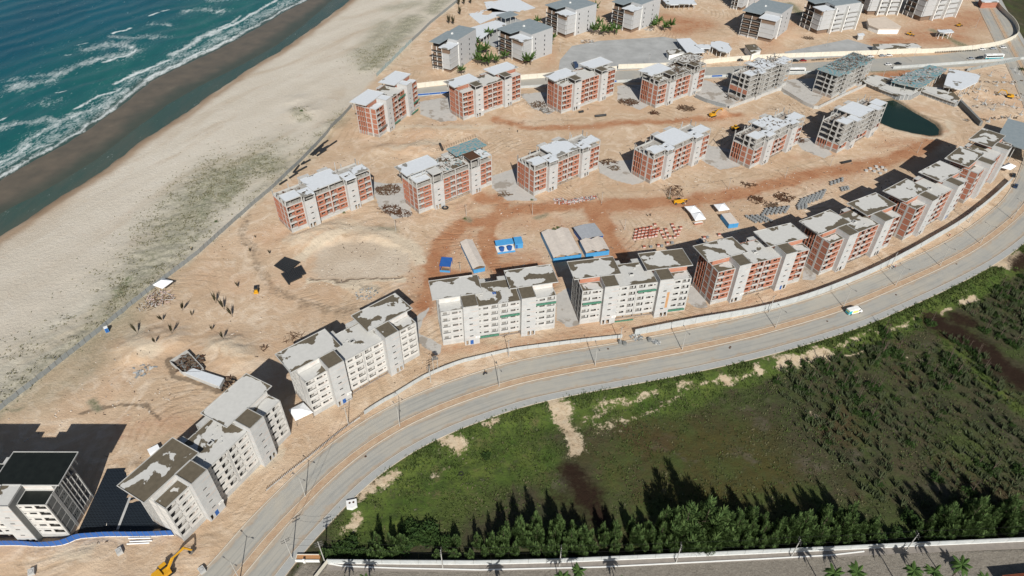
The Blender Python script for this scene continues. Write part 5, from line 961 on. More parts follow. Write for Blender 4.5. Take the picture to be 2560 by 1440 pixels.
t = thing('gate', 'pale sliding gate leaf across the cobbled street behind the planter', 'gate', (*G(822, 1404), 0), math.radians(-118)); boxpart('gate_leaf', t, (0, -.1, 0, 6.5, .1, 1.6), 'wallcream'); boxpart('gate_rail', t, (0, .25, 0, 6.5, .35, .25), 'steel')
# --- ruined concrete pit
def wallring(t, P, h, th, m, name='wall'):
    for i in range(len(P)):
        (x0, y0), (x1, y1) = P[i], P[(i+1) % len(P)]; L0 = math.hypot(x1-x0, y1-y0); a = math.atan2(y1-y0, x1-x0); MB().box(0, -th/2, -1, L0, th/2, h).build(name, m, t, (x0, y0, 0), (0, 0, a))
C0 = np.array(G(462, 905)); loc = lambda l, z=0: [tuple(np.array(G(u, v, z))-C0) for u, v in l]
t = thing('ruined_structure', 'half demolished concrete structure full of dark debris among sand mounds', 'ruin', (*C0, 0)); P = loc([(424, 902), (467, 875), (508, 919), (500, 928), (456, 930)], 2.0); wallring(t, P, 2.0, .14, 'frame'); MB().prism([(x*.93, y*.93) for x, y in P], -.3, .7).build('debris_floor', mat('dark_debris', (.07, .05, .04), .95, col2=(.2, .16, .13), scale=.8), t); clutter(t, P[0][0]+3, P[2][0]-2, P[3][1]+1, P[1][1]-2, 1.1, 150, 3, ('wood', 'steel_rust', 'dark', 'wood', 'side_grey'), 'loose_debris')
t = thing('ruined_slab', 'low box with pale slab roof beside the demolished structure', 'ruin', (*C0, 0)); P = loc([(462, 932), (482, 920), (560, 945), (548, 966)], 2.0); MB().prism(P, -.3, 1.8).build('wall', 'frame', t); MB().prism([(x*1.0, y*1.0) for x, y in P], 1.803, 2.0).build('roof_slab', 'roof_new', t)
c_ = np.mean(P, 0); clutter(t, P[2][0]-1, P[2][0]+3, P[3][1], P[2][1]+2, .3, 60, 8, ('wood', 'steel_rust', 'dark'), 'loose_debris')
def heap(u, v, r, n, label, cat, mats, seed=0, size=(1.2, .5, .12), group=None, h=.6, name='debris_heap'):
    x, y = G(u, v); rr = random.Random(seed+int(u)); s = MB()
    for i in range(n):
        a, d = rr.random()*6.28, r*math.sqrt(rr.random()); k = rr.uniform(.4, 1.3); s.obox((math.cos(a)*d, math.sin(a)*d*.8, h*(1-d/r)*rr.random()+.08), (size[0]*k, size[1]*k, size[2]*k), rr.random()*3.14, rr.uniform(-.5, .5), rr.randrange(len(mats)))
    return tag(s.build(name, list(mats), None, (x, y, groundz(x, y))), label, cat, group, 'stuff' if False else None)
for i, (u, v, r) in enumerate([(1400, 503, 3.6), (1418, 506, 2.2), (1432, 504, 2), (1445, 500, 2.4), (1458, 498, 1.8), (1470, 497, 1.8), (1484, 494, 1.8)]): heap(u, v, r, 60, ['largest pinkish rubble heap at the left end of the row before the third block', 'second pinkish rubble heap from the left in the row before the third block', 'third pinkish rubble heap from the left in the row before the third block', 'middle pinkish rubble heap in the row before the third block', 'third pinkish rubble heap from the right in the row', 'second pinkish rubble heap from the right in the row', 'last pinkish rubble heap at the right end of the row'][i], 'rubble heap', ('wrap', 'frame', 'pallet_brick', 'side_grey'), i, (.9, .4, .3), 'rubble heaps in a row', 1.2)
heap(398, 745, 6, 150, 'scattered timber and scrap metal below the gazebo on the fence', 'scrap pile', ('wood', 'wrap', 'frame', 'steel_rust'), 1, (2.4, .18, .08), None, .5, 'scrap_pile')
heap(370, 765, 4, 50, 'thin scatter of grey boards by the fence below the scrap pile', 'scrap pile', ('frame', 'wood'), 2, (1.8, .2, .05), None, .2, 'scrap_pile')
heap(360, 925, 4, 26, 'few grey boards scattered left of the ruin', 'scrap pile', ('frame', 'block'), 3, (1.6, .7, .1), None, .2, 'scrap_pile')
heap(735, 845, 4, 46, 'rusty steel bundle behind the second pale block', 'scrap pile', ('steel_rust',), 4, (2.2, .12, .1), None, .3, 'scrap_pile'); heap(660, 873, 1.6, 14, 'small rusty mesh bundle on the sand left of the second pale block', 'scrap pile', ('steel_rust', 'wood'), 4, (1.6, .3, .1), None, .3, 'scrap_pile')
PILES = [(970, 475, 6, 150, 'broad rusty steel pile left of the scaffolded block', ('steel_rust', 'wood')), (975, 525, 5, 60, 'rusty drums and steel along the yard edge left of the scaffolded block', ('steel_rust',)), (1010, 533, 4, 40, 'row of small rusty bundles at the corner of the scaffolded block', ('steel_rust',)), (1345, 262, 5, 60, 'timber formwork pile between the second and third back row blocks', ('wood', 'steel_rust')), (1365, 277, 4, 40, 'dark timber pile at the foot of the third back row block', ('wood', 'side_grey')), (1570, 255, 6, 110, 'timber formwork pile left of the fourth back row block', ('wood', 'steel_rust')), (1715, 272, 5, 80, 'fan of brown boards right of the fourth back row block', ('wood', 'steel_rust')), (1635, 283, 3, 30, 'small rusty heap before the fourth back row block', ('steel_rust',)), (1520, 405, 4, 40, 'brown timber stack right of the third middle block', ('wood', 'steel_rust')), (1535, 420, 3, 24, 'short dark timber pile on the yard right of the third middle block', ('wood',)), (1690, 470, 4, 16, 'thin rusty bars leaning behind the telehandler', ('steel_rust',)), (1870, 462, 4, 24, 'long row of rusty steel beams below the middle road', ('steel_rust',)), (1890, 500, 4, 40, 'rusty steel frames beside the haul road', ('steel_rust',)), (1960, 493, 5, 60, 'scattered rusty steel right of the steel frames', ('steel_rust',)), (1930, 515, 4, 40, 'dark rusty scraps between the grey block pallets', ('steel_rust', 'wood')), (1830, 245, 4, 26, 'dark scattered boards left of the bare frame block', ('wood', 'dark')), (2000, 350, 4, 40, 'rusty steel sheets between the two last middle blocks', ('steel_rust',)), (2260, 225, 7, 120, 'rubbish on the terrace before the clubhouse', ('frame', 'wood', 'blue')), (2210, 205, 6, 90, 'grey rubble on the terrace left of the clubhouse', ('frame', 'wood')), (1260, 487, 3, 26, 'long dark boards beside the yard right of the scaffolded block', ('wood',)), (1470, 105, 5, 50, 'dark wood pile on the paved court', ('wood', 'frame')), (1620, 75, 3, 10, 'pale slabs by the block with two window columns', ('frame',)), (2020, 95, 4, 40, 'brown brush heap before the finned block', ('wood',))]
for i, (u, v, r, n, lb, ms) in enumerate(PILES): heap(u, v, r, int(n*1.3), lb, 'material pile', ms, i, (2.8, .30, .14), None, .5, 'material_pile')
# pallets
def pallet(u, v, kind, label, group, rz, i):
    x, y = G(u, v); t = thing('pallet_of_bricks' if kind == 'r' else 'pallet_of_blocks', label, 'pallet', (x, y, groundz(x, y)), rz+random.uniform(-.08, .08), group); r = random.Random(i)
    h = r.choice((1.0, 1.15, 1.3)) if kind == 'r' else r.choice((.9, 1.0, 1.1))
    boxpart('pallet_base', t, (-.62, -.5, 0, .62, .5, .14), 'wood')
    if kind == 'r': boxpart('wrap', t, (-.58, -.46, .143, .58, .46, h-.13), 'wrap'); boxpart('brick_layer', t, (-.6, -.48, h-.128, .6, .48, h+.1), 'pallet_brick')
    else:
        for q in range(2): boxpart('block_stack', t, (-.6+q*.62, -.48, .143, -.02+q*.62, .48, h), 'block')
    return t
rp = []
for a in range(5):
    for c in range(4): rp.append((1586+a*9+c*1.5, 600-c*7.4-a*1.6))
for a in range(3):
    for c in range(3): rp.append((1634-4+a*8+c*2-7, 588+7-c*7.4-a*1.6))
rp += [(1645, 576), (1652, 582), (1657, 590), (1661, 597), (1668, 588), (1664, 578), (1674, 596), (1680, 565), (1684, 574), (1688, 583), (1694, 590), (1697, 580), (1701, 572), (1686, 596), (1637, 564)]
for i, (u, v) in enumerate(rp): pallet(u, v, 'r', 'pallet of wrapped red bricks stored in the cluster left of the white gazebos', 'red brick pallets left of the gazebos', .1, i)
gp = []
for a in range(4):
    for c in range(5): gp.append((1866+a*13+c*5.5, 549-a*.5-6+c*3.4))
for a in range(6):
    for c in range(4): gp.append((1915+a*11-c*3, 528-a*1.2+c*4.5-3))
for a in range(7):
    for c in range(5): gp.append((2000+a*9.5-c*2.5+4, 503-a*3.6+c*4.6-3))
for a in range(3):
    for c in range(3): gp.append((1996+a*9, 520-a*1.5+c*4-4))
for a in range(4):
    for c in range(2): gp.append((2077+a*9, 458-a*3+c*5))
for a in range(3): gp.append((2103+a*7, 472-a*1.5)); gp.append((2105+a*7, 477-a*1.5))
for i, (u, v) in enumerate(gp): pallet(u, v, 'g', 'grey concrete block pallet in the long storage rows beyond the road blocks', 'grey concrete block pallets', .3, i)
for i, (u, v) in enumerate([(1610, 620), (1627, 619), (1645, 617), (1654, 617), (1668, 611), (1680, 609), (1760, 597), (1768, 595), (1797, 590)]): pallet(u, v, 'g' if i % 2 else 'r', 'lone pallet along the shadow edge behind the rust streaked block', 'pallets along the shadow edge', .2, 90+i)
for i, (u, v) in enumerate([(2165, 428), (2175, 423), (2185, 430), (2195, 425), (2205, 420), (2190, 418), (2200, 435), (2213, 427)]):
    x, y = G(u, v); tag(link('concrete_ring', cached('ring', lambda: MB().cyl((0, 0, 0), (0, 0, .8), .9, .85, 14).mesh('concrete_ring', 'frame')), None, (x, y, 0)), 'pale concrete ring lying on the sand right of the haul road', 'concrete ring', 'concrete rings right of the haul road')
# pipes
def pipe(p, q, r, label, group, m='black'):
    a, c = Vector((*G(*p), 0)), Vector((*G(*q), 0)); d = c-a; L0 = d.length; z = groundz(a.x, a.y)+r
    me = cached(('pipe', round(L0), r), lambda: (lambda s: s)(MB().cyl((0, 0, 0), (L0, 0, 0), r, None, 12)).mesh('pipe', m)); o = link('drain_pipe', me, None, (a.x, a.y, max(z, r)), (0, 0, math.atan2(d.y, d.x))); return tag(o, label, 'pipe', group)
for i in range(9): t_ = i/8; pipe((711-t_*24, 645+t_*20), (750-t_*35, 658+t_*24), .36, 'black drain pipe in the upper fan of the stack by the sand pit', 'black pipes stacked by the sand pit')
for i in range(12): t_ = i/11; pipe((752-t_*47, 666+t_*20), (764-t_*42, 686+t_*24), .36, 'black drain pipe in the lower fan of the stack by the sand pit', 'black pipes stacked by the sand pit')
for i, (a, c) in enumerate([((812, 359), (820, 353)), ((777, 389), (798, 370)), ((782, 390), (803, 371)), ((788, 388), (808, 364)), ((793, 391), (816, 376)), ((796, 380), (822, 366)), ((801, 382), (842, 354)), ((786, 380), (812, 358)), ((758, 411), (776, 401)), ((734, 433), (748, 415)), ((737, 434), (767, 418)), ((724, 447), (744, 434)), ((699, 463), (718, 451)), ((754, 413), (762, 405))]): pipe(a, c, .45, 'black drain pipe lying loose along the inside of the grey panel fence', 'black pipes along the fence')
for a, c in (((1487, 293), (1515, 290)), ((1447, 283), (1458, 281)), ((1100, 365), (1107, 380)), ((2103, 410), (2126, 405))): pipe(a, c, .7, 'single dark pipe lying alone on the sand at x%d' % a[0], None)
for o, lb in zip([o for o in COL.objects if o.get('label', '').startswith('single dark pipe')], ['long dark pipe lying alone before the third back row block', 'short dark pipe beside the wall of the third back row block', 'short dark pipe beside the sand mound behind the scaffolded block', 'dark blue pipe bundle lying on the open sand left of the pond']): o['label'] = lb
pipe((322, 1347), (387, 1346), .18, 'upper white pipe lying on the sand below the blue hoarding', 'white pipes below the hoarding', 'white'); pipe((325, 1355), (372, 1353), .18, 'middle white pipe lying on the sand below the blue hoarding', 'white pipes below the hoarding', 'white'); pipe((318, 1361), (378, 1358), .18, 'lower white pipe lying on the sand below the blue hoarding', 'white pipes below the hoarding', 'white')
for o in COL.objects:
    if o.name.startswith('drain_pipe') and 'white pipe' in o.get('label', ''): o.data = cached(('wp', round(o.dimensions.x)), lambda: MB().cyl((0, 0, 0), (6.2, 0, 0), .2, None, 8).mesh('pipe', 'white'))
# catch basins
for u, v, rz, lb in ((80, 1432, .5, 'square concrete catch basin with round lid at the lower left edge'), (300, 1381, .7, 'square concrete catch basin with round lid below the blue hoarding'), (506, 1427, .8, 'square concrete catch basin with round lid by the excavator')):
    x, y = G(u, v); t = thing('catch_basin', lb, 'catch basin', (x, y, groundz(x, y)-.1), rz, 'concrete catch basins'); boxpart('box', t, (-.75, -.95, 0, .75, .95, 1.1), 'frame'); link('lid_ring', cached('lring', lambda: MB().cyl((0, 0, 1.1), (0, 0, 1.14), .55, None, 16).mesh('lid_ring', 'steel')), t); link('lid', cached('lrin', lambda: MB().cyl((0, 0, 1.14), (0, 0, 1.17), .48, None, 16).mesh('lid', 'frame')), t)
x, y = G(880, 1262); t = thing('culvert_box', 'white concrete box with two dark round holes on the grass edge', 'concrete box', (x, y, -.6), .25); MB().prism([(-1.5, -1.2), (0, -1.7), (1.5, -1.1), (1.5, 1.2), (-1.5, 1.2)], 0, 1.5).build('box', 'white', t)
for q in (-.55, .55): MB().cyl((q, .2, 1.5), (q, .2, 1.53), .33, None, 14).build('hole', 'steel_rust', t)
x, y = G(269, 829); t = thing('portable_toilet', 'light blue portable toilet against the grey fence', 'portable toilet', (x, y, 0), .6); boxpart('cabin', t, (-.6, -.6, 0, .6, .6, 2.1), 'skyblue'); MB().prism([(-.65, -.65), (.65, -.65), (.65, .65), (-.65, .65)], 2.103, 2.3).build('roof', 'white', t); boxpart('door', t, (-.45, -.64, .1, .45, -.602, 2), 'blue')
x, y = G(388, 1130); tag(MB().obox((0, 0, .8), (3.2, 2.2, 1.6), .7).build('wrapped_load', 'tent', None, (x, y, 0)), 'white wrapped load beside the first pale block roof edge', 'wrapped load')
x, y = G(1113, 521); t = thing('pipe_coil', 'black pipe coil on the ground before the scaffolded block', 'pipe coil', (x, y, .1)); s = MB()
for i in range(20): a = i/20*6.283; c = (i+1)/20*6.283; s.cyl((1.3*math.cos(a), 1.1*math.sin(a), .3), (1.3*math.cos(c), 1.1*math.sin(c), .3), .42, None, 7)
s.build('coil', 'black', t)
x, y = G(1152, 1178); t = thing('tyre', 'old black tyre lying in the green field', 'tyre', (x, y, groundz(x, y)+.15)); s = MB()
for i in range(16): a = i/16*6.283; c = (i+1)/16*6.283; s.cyl((.65*math.cos(a), .65*math.sin(a), 0), (.65*math.cos(c), .65*math.sin(c), 0), .15, None, 6)
s.build('tread', 'tyre', t)

for i, (u, v, r_, lb) in enumerate([(1592, 843, 2.6, 'grey rubble where the white road wall begins'), (1640, 856, 1.6, 'small grey rubble on the kerb by the rubble at the wall start'), (915, 735, 5, 'pale grey crushed concrete patch below the sand basin'), (1755, 605, 3, 'pale concrete scraps beside the blue shipping container'), (1840, 640, .1, '')]):
    if lb: heap(u, v, r_, 50, lb, 'rubble', ('frame', 'block', 'side_grey'), i, (.7, .5, .35), None, .8 if i < 2 else .15)
for u, v, lb in ((1550, 858, 'grey concrete ring at the kerb, left of the rubble'), (1561, 861, 'grey concrete ring at the kerb, nearest the rubble'), (1623, 852, 'grey concrete ring at the kerb right of the rubble')):
    x, y = G(u, v); tag(link('concrete_ring', cached('ring2', lambda: MB().cyl((0, 0, 0), (0, 0, 1.1), .75, .75, 14).mesh('concrete_ring', 'side_grey')), None, (x, y, .05)), lb, 'concrete ring', 'concrete rings at the kerb')
# small loose litter over the worked ground: nobody could count it
g_ = np.random.default_rng(77); lx = g_.uniform(-190, 330, 26000); ly = g_.uniform(96, 480, 26000)
def site_at(x, y): i = np.clip(np.searchsorted(ys, y)-1, 0, len(ys)-2); j = np.clip(((x-xs[0])/1.05).astype(int), 0, len(xs)-2); return site[i, j]*(1-flat[i, j]), Z[i, j]
sv, sz_ = site_at(lx, ly); kp = (g_.random(26000) < sv*(.06+.5*(fbm(lx, ly, 24, 301, 3) > .56))); lx, ly, sz_ = lx[kp], ly[kp], sz_[kp]; nL = len(lx); an = g_.uniform(0, 6.28, nL); ll = g_.uniform(.15, .75, nL)*g_.choice([1, 1, 1, 2.2], nL); lw = g_.uniform(.08, .3, nL); lh = g_.uniform(.05, .25, nL)
bx8 = np.array([(-1, -1, 0), (1, -1, 0), (1, 1, 0), (-1, 1, 0), (-1, -1, 1), (1, -1, 1), (1, 1, 1), (-1, 1, 1)], float); Vl = np.zeros((nL, 8, 3)); dx = bx8[None, :, 0]*ll[:, None]/2; dy = bx8[None, :, 1]*lw[:, None]/2
Vl[:, :, 0] = lx[:, None]+dx*np.cos(an)[:, None]-dy*np.sin(an)[:, None]; Vl[:, :, 1] = ly[:, None]+dx*np.sin(an)[:, None]+dy*np.cos(an)[:, None]; Vl[:, :, 2] = sz_[:, None]-.03+bx8[None, :, 2]*lh[:, None]
q6 = np.array([(4, 5, 6, 7), (0, 1, 5, 4), (1, 2, 6, 5), (2, 3, 7, 6), (3, 0, 4, 7)]); Fl = (np.arange(nL)[:, None, None]*8+q6[None]).reshape(-1, 4)
me = npmesh('site_litter', Vl.reshape(-1, 3), Fl, [mat('litter_pale', (.55, .50, .44), .9, scale=.3, col2=(.10, .07, .05), mix=.5, sharp=.02)]); tag(link('site_litter', me), 'small stones, board ends and scraps littering the worked sand', 'litter', None, 'stuff')

for i, (u, v, r_) in enumerate([(2250, 196, 5), (2275, 186, 5), (2300, 180, 5), (2325, 176, 5), (2345, 176, 4), (2290, 200, 5), (2315, 195, 4), (2262, 204, 4)]):
    x, y = G(u, v, 6.1); rr_ = random.Random(i+60); s = MB()
    for k in range(26): s.obox((rr_.uniform(-r_, r_), rr_.uniform(-r_, r_)*.7, rr_.uniform(.02, .25)), (rr_.uniform(1, 3), rr_.uniform(.3, 1.1), .06), rr_.random()*3, rr_.uniform(-.08, .08), rr_.randrange(4))
    tag(s.build('loose_sheets', ['teal_ply', 'frame', 'metalroof', 'wood'], None, (x, y, 6.02)), ['pile of loose formwork sheets on the clubhouse deck, %s from the left' % q for q in ('first', 'second', 'third', 'fourth', 'fifth', 'sixth', 'seventh', 'eighth')][[0, 2, 4, 6, 7, 3, 5, 1][i]], 'formwork sheets', 'loose formwork sheets on the clubhouse deck')
# ================================================================== VEGETATION
def blades(n, rad, h0, h1, w, seed, m, name, up=.6, flat=False):
    r = np.random.default_rng(seed)
def casuarina_mesh(seed, H, Rr):
    r = random.Random(seed); s = MB(); leaders = [(0, 0, H)]
    for i in range(r.randint(9, 13)): a = r.random()*6.28; d = Rr*r.uniform(.25, .95); leaders.append((math.cos(a)*d, math.sin(a)*d, H*(1-.5*d/Rr)*r.uniform(.62, 1.)))
    for lx, ly, lh in leaders:
        n = int(30*lh/H)+14
        for i in range(n):
            t = (i+.5)/n; z = lh*(.08+.92*t); rr = Rr*.34*(1-t)**.7*r.uniform(.7, 1.15)+.08; a = r.random()*6.28; bx_, by_ = lx*(.35+.65*t), ly*(.35+.65*t)
            cx, cy = bx_+math.cos(a)*rr*.62, by_+math.sin(a)*rr*.62
            for k in range(9):      # a drooping spray of needle fans
                b2 = a+r.uniform(-1.1, 1.1); L0 = r.uniform(.5, 1.15)*(.5+.5*(1-t))+.25; w = r.uniform(.045, .11); ox, oy, oz = cx+r.uniform(-.4, .4)*rr, cy+r.uniform(-.4, .4)*rr, z+r.uniform(-.35, .35)
                dx, dy, dz = math.cos(b2)*L0*.7, math.sin(b2)*L0*.7, L0*r.uniform(.35, 1.15); px_, py_ = -math.sin(b2)*w, math.cos(b2)*w
                s.quad((ox-px_*.5, oy-py_*.5, oz), (ox+px_*.5, oy+py_*.5, oz), (ox+dx*.6+px_, oy+dy*.6+py_, oz+dz*.7), (ox+dx-px_*.1, oy+dy-py_*.1, oz+dz), 1 if (r.random() < .22+.35*t) else 0)
    return s.mesh('crown', ['casuarina', 'casuarina_tip'])
def trunk_mesh(h, r0, seed=0, lean=.15):
    r = random.Random(seed); s = MB(); p = (0, 0, -.6)
    for i in range(4): q = (p[0]+r.uniform(-lean, lean), p[1]+r.uniform(-lean, lean), h*(i+1)/4); s.cyl(p, q, r0*(1-i*.2), r0*(1-(i+1)*.2), 6, caps=False); p = q
    for i in range(6): a = r.random()*6.28; z = h*r.uniform(.3, .8); s.cyl((0, 0, z), (math.cos(a)*h*.16, math.sin(a)*h*.16, z+h*.15), r0*.35, .02, 4, caps=False)
    return s.mesh('trunk', 'trunk')
def tree(name, label, cat, x, y, crown, trunk, rz, sc, group=None):
    t = thing(name, label, cat, (x, y, groundz(x, y)), rz, group); t.scale = sc if isinstance(sc, tuple) else (sc,)*3; link('crown', crown, t); link('trunk', trunk, t); return t
CM = [casuarina_mesh(s, 7, 2.5) for s in (1, 2, 3, 4, 5)]; TM = [trunk_mesh(6, .16, s) for s in (1, 2)]
def bush_mesh(seed, n, rx, rz_, lw, m, name='crown', up=.4):
    r = random.Random(seed); s = MB()
    for i in range(n):
        a, e = r.random()*6.28, math.asin(r.random()); k = r.uniform(.35, 1.0)**.6*(1+.25*math.sin(a*3+seed)); c = (math.cos(a)*math.cos(e)*rx*k, math.sin(a)*math.cos(e)*rx*k, math.sin(e)*rz_*k+.1)
        t1 = r.random()*6.28; l0 = lw*r.uniform(.6, 1.5); u = (math.cos(t1)*l0, math.sin(t1)*l0, r.uniform(-.2, up)*l0); v = (-math.sin(t1)*l0*.5, math.cos(t1)*l0*.5, r.uniform(-.3, .6)*l0)
        s.quad(c, (c[0]+u[0]*.6+v[0]*.5, c[1]+u[1]*.6+v[1]*.5, c[2]+u[2]*.6+v[2]*.5), (c[0]+u[0], c[1]+u[1], c[2]+u[2]), (c[0]+u[0]*.4-v[0]*.5, c[1]+u[1]*.4-v[1]*.5, c[2]+u[2]*.4-v[2]*.5))
    return s.mesh(name, m)
BM = [bush_mesh(s, 420, 1.9, 1.5, .42, 'bushleaf') for s in (1, 2, 3)]
r = random.Random(3)
hp_ = [(815, 4.0), (830, 3), (925, 5.2), (960, 5.6), (990, 5.0), (1090, 4.5), (1130, 5), (1170, 5.4), (1210, 5.0), (1250, 6.6), (1290, 7.6), (1330, 7.4), (1372, 8.2), (1410, 7.2), (1450, 7.0), (1490, 6.4), (1530, 6.6), (1572, 6.0), (1610, 6.4), (1645, 8), (1675, 9.6), (1705, 11.2), (1740, 12.2), (1772, 10.8), (1805, 9.2), (1840, 8.2), (1872, 7.4), (1905, 7.8), (1935, 8.4), (1968, 8.6), (2000, 8.8), (2030, 8.4), (2062, 8.0), (2095, 8.4), (2130, 7.6), (2162, 6.6), (2195, 5.2), (2230, 4.2), (2262, 4.4), (2300, 5.0), (2335, 6.4), (2368, 7.6), (2400, 8.6), (2432, 9.4), (2465, 8.6), (2500, 7.6), (2535, 7.6), (2570, 7)]
for i, (u, h) in enumerate(hp_):
    for row in range(3):
        if row and h < 4.6 or row == 2 and (h < 6 or r.random() < .35): continue
        x = G(u, 1385)[0]+r.uniform(-1, 1)+(1.6 if row else 0); wy_ = np.interp(x, [p[0] for p in HW], [p[1] for p in HW]); y = wy_+(2.6, 5.2, 8.0)[row]+r.uniform(-.5, .5); hh = h*(.85 if not row else 1.3)*r.uniform(.7, 1.25); sc = hh/7
        tree('casuarina_tree', 'feathery dark green tree of the tall hedge row inside the pale street wall', 'tree', x, y, CM[r.randrange(5)], TM[r.randrange(2)], r.random()*6.28, (max(sc*.9, .75)*r.uniform(.8, 1.1),)*2+(sc,), 'trees of the hedge along the street wall')
for i, (u, v, s) in enumerate([(845, 1375, 1.3), (870, 1360, 1.5), (1010, 1330, 1.2), (1035, 1345, 1.7), (1060, 1330, 1.9), (1025, 1315, 1.3), (1085, 1345, 1.4), (1115, 1352, 1.2), (1000, 1365, 1.5), (2275, 1290, 1.3), (2290, 1300, 1.0), (2210, 1350, 1.2), (2245, 1330, 1.1), (2410, 1300, 1.2), (2120, 1345, 1), (1215, 1135, .8), (2345, 1345, 1.2), (890, 1385, 1.3)]): tree('bush', 'dark leafy bush at the inner foot of the tall hedge row', 'bush', *G(u, v), BM[i % 3], TM[0], i*1.3, s, 'bushes beside the hedge')
for o in COL.objects:
    if o.name.startswith('trunk') and o.parent and o.parent.name.startswith('bush'): o.scale = (.6, .6, .16)
# cactus stand
def cactus_mesh(seed, n, h):
    r = random.Random(seed); s = MB()
    for i in range(n):
        a = r.random()*6.28; d = r.uniform(0, .9); p = (math.cos(a)*d*.5, math.sin(a)*d*.5, 0); q = (math.cos(a)*(d*.5+r.uniform(.2, .7)), math.sin(a)*(d*.5+r.uniform(.2, .7)), h*r.uniform(.3, .6)); e = (q[0]*1.15+r.uniform(-.2, .2), q[1]*1.15+r.uniform(-.2, .2), h*r.uniform(.75, 1.15)); s.cyl(p, q, .11, .13, 5, caps=False); s.cyl(q, e, .13, .05, 5)
    return s
CK = [cactus_mesh(s, n, h) for s, n, h in ((1, 9, 1.7), (2, 13, 2.0), (3, 7, 1.4), (4, 16, 2.2))]; CKM = [c.mesh('stems', 'cactus') for c in CK]
SCR = GL([(1935, 930), (2040, 890), (2180, 835), (2300, 790), (2370, 800), (2460, 880), (2540, 960), (2600, 1010), (2620, 1280), (2480, 1290), (2260, 1260), (2150, 1240), (2120, 1180), (2000, 1090), (1950, 1000)])
SCR2 = GL([(2420, 770), (2500, 715), (2560, 680), (2640, 700), (2640, 900), (2500, 850)])
ra = R(-52); cnt = 0; k = 0; allp = []
rr = random.Random(12); bx0, bx1, by0, by1 = min(p[0] for p in SCR+SCR2), max(p[0] for p in SCR+SCR2), min(p[1] for p in SCR+SCR2), max(p[1] for p in SCR+SCR2)
for a in np.arange(-200, 200, 4.1):
    q = -200
    while q < 200:
        q += rr.uniform(.9, 3.4); u0, v0 = a+rr.uniform(-.9, .9), q; x = 100+u0*math.cos(ra+math.pi/2)+v0*math.cos(ra); y = 150+u0*math.sin(ra+math.pi/2)+v0*math.sin(ra)
        if not (bx0 < x < bx1 and by0 < y < by1): continue
        X1, Y1 = np.array([x]), np.array([y])
        if (inpoly(X1, Y1, SCR)[0] or inpoly(X1, Y1, SCR2)[0]) and rr.random() < .35+.65*(fbm(X1, Y1, 18, 9, 2)[0] > .45): allp.append((x, y))
rr.shuffle(allp); allp.sort(key=lambda p: p[1]); near = allp[:290]; restp = allp[290:]
for i, (x, y) in enumerate(near):
    t = thing('cactus_clump', 'grey green columnar cactus clump in the dark scrub field right of the track', 'cactus', (x, y, groundz(x, y)-.05), rr.random()*6.28, 'cactus clumps in the scrub field'); t.scale = (rr.uniform(.5, 1.3),)*3; link('stems', CKM[rr.randrange(4)], t)
s = MB()
for x, y in restp:
    c = CK[rr.randrange(4)]; k_ = rr.uniform(.5, 1.35); a = rr.random()*6.28; ca, sa = math.cos(a)*k_, math.sin(a)*k_; n0 = len(s.v); z0 = groundz(x, y)-.05
    s.v += [(x+v[0]*ca-v[1]*sa, y+v[0]*sa+v[1]*ca, z0+v[2]*k_) for v in c.v]; s.f += [tuple(n0+q for q in f) for f in c.f]; s.m += c.m
if restp: tag(s.build('cactus_field', 'cactus'), 'dense stand of grey green cacti in the farther scrub field', 'cactus stand', None, 'stuff')
for i in range(150):
    x, y = restp[rr.randrange(len(restp))] if restp and rr.random() < .8 else near[rr.randrange(len(near))]; tree('scrub_bush', 'dark green rounded scrub bush standing among the cacti', 'bush', x+rr.uniform(-2, 2), y+rr.uniform(-2, 2), BM[i % 3], TM[0], rr.random()*6.28, rr.uniform(.4, 1.3), 'scrub bushes among the cacti')
# grass tufts: field, verge and dune
def tufts(name, label, density_fn, N0, size, m, seed, hmul=1., blades_=3):
    g = np.random.default_rng(seed); x = g.uniform(xs[0], xs[-1], N0); y = g.uniform(ys[0], 470, N0); p = density_fn(x, y); keep = g.random(N0) < p; x, y = x[keep], y[keep]
    i = np.clip(np.searchsorted(ys, y)-1, 0, len(ys)-2); j = np.clip(((x-xs[0])/1.05).astype(int), 0, len(xs)-2); z = Z[i, j]; n = len(x); Vs = []; 
    for k in range(blades_):
        a = g.uniform(0, 6.28, n); s_ = size*g.uniform(.5, 1.4, n); w = s_*.45; lean = g.uniform(.2, .9, n)*s_; ox = x+g.normal(0, size*.4, n); oy = y+g.normal(0, size*.4, n)
        Vs.append(np.stack([np.stack([ox-np.sin(a)*w, oy+np.cos(a)*w, z-.05], 1), np.stack([ox+np.sin(a)*w, oy-np.cos(a)*w, z-.05], 1), np.stack([ox+np.cos(a)*lean, oy+np.sin(a)*lean, z+s_*hmul], 1)], 1))
    Vv = np.concatenate(Vs).reshape(-1, 3); Fv = np.arange(len(Vv)).reshape(-1, 3); tag(link(name, npmesh(name, Vv, Fv, [m])), label, 'ground cover', None, 'stuff'); return n
def samp(arr, x, y):
    i = np.clip(np.searchsorted(ys, y)-1, 0, len(ys)-2); j = np.clip(((x-xs[0])/1.05).astype(int), 0, len(xs)-2); return arr[i, j]
fgm, ffs, fwt = green, fsand, wet
notst = (1-strip_mask)
nt1 = tufts('grass', 'rough green grass tufts covering the field below the road', lambda x, y: samp(infield*notst, x, y)*(.05+.9*np.clip(samp(fgm, x, y), 0, 1))*(samp(ffs, x, y) < .45)*(samp(fwt, x, y) < .4)*(fbm(x, y, 6, 3, 3) > .42), 1100000, .42, 'tuft', 5)
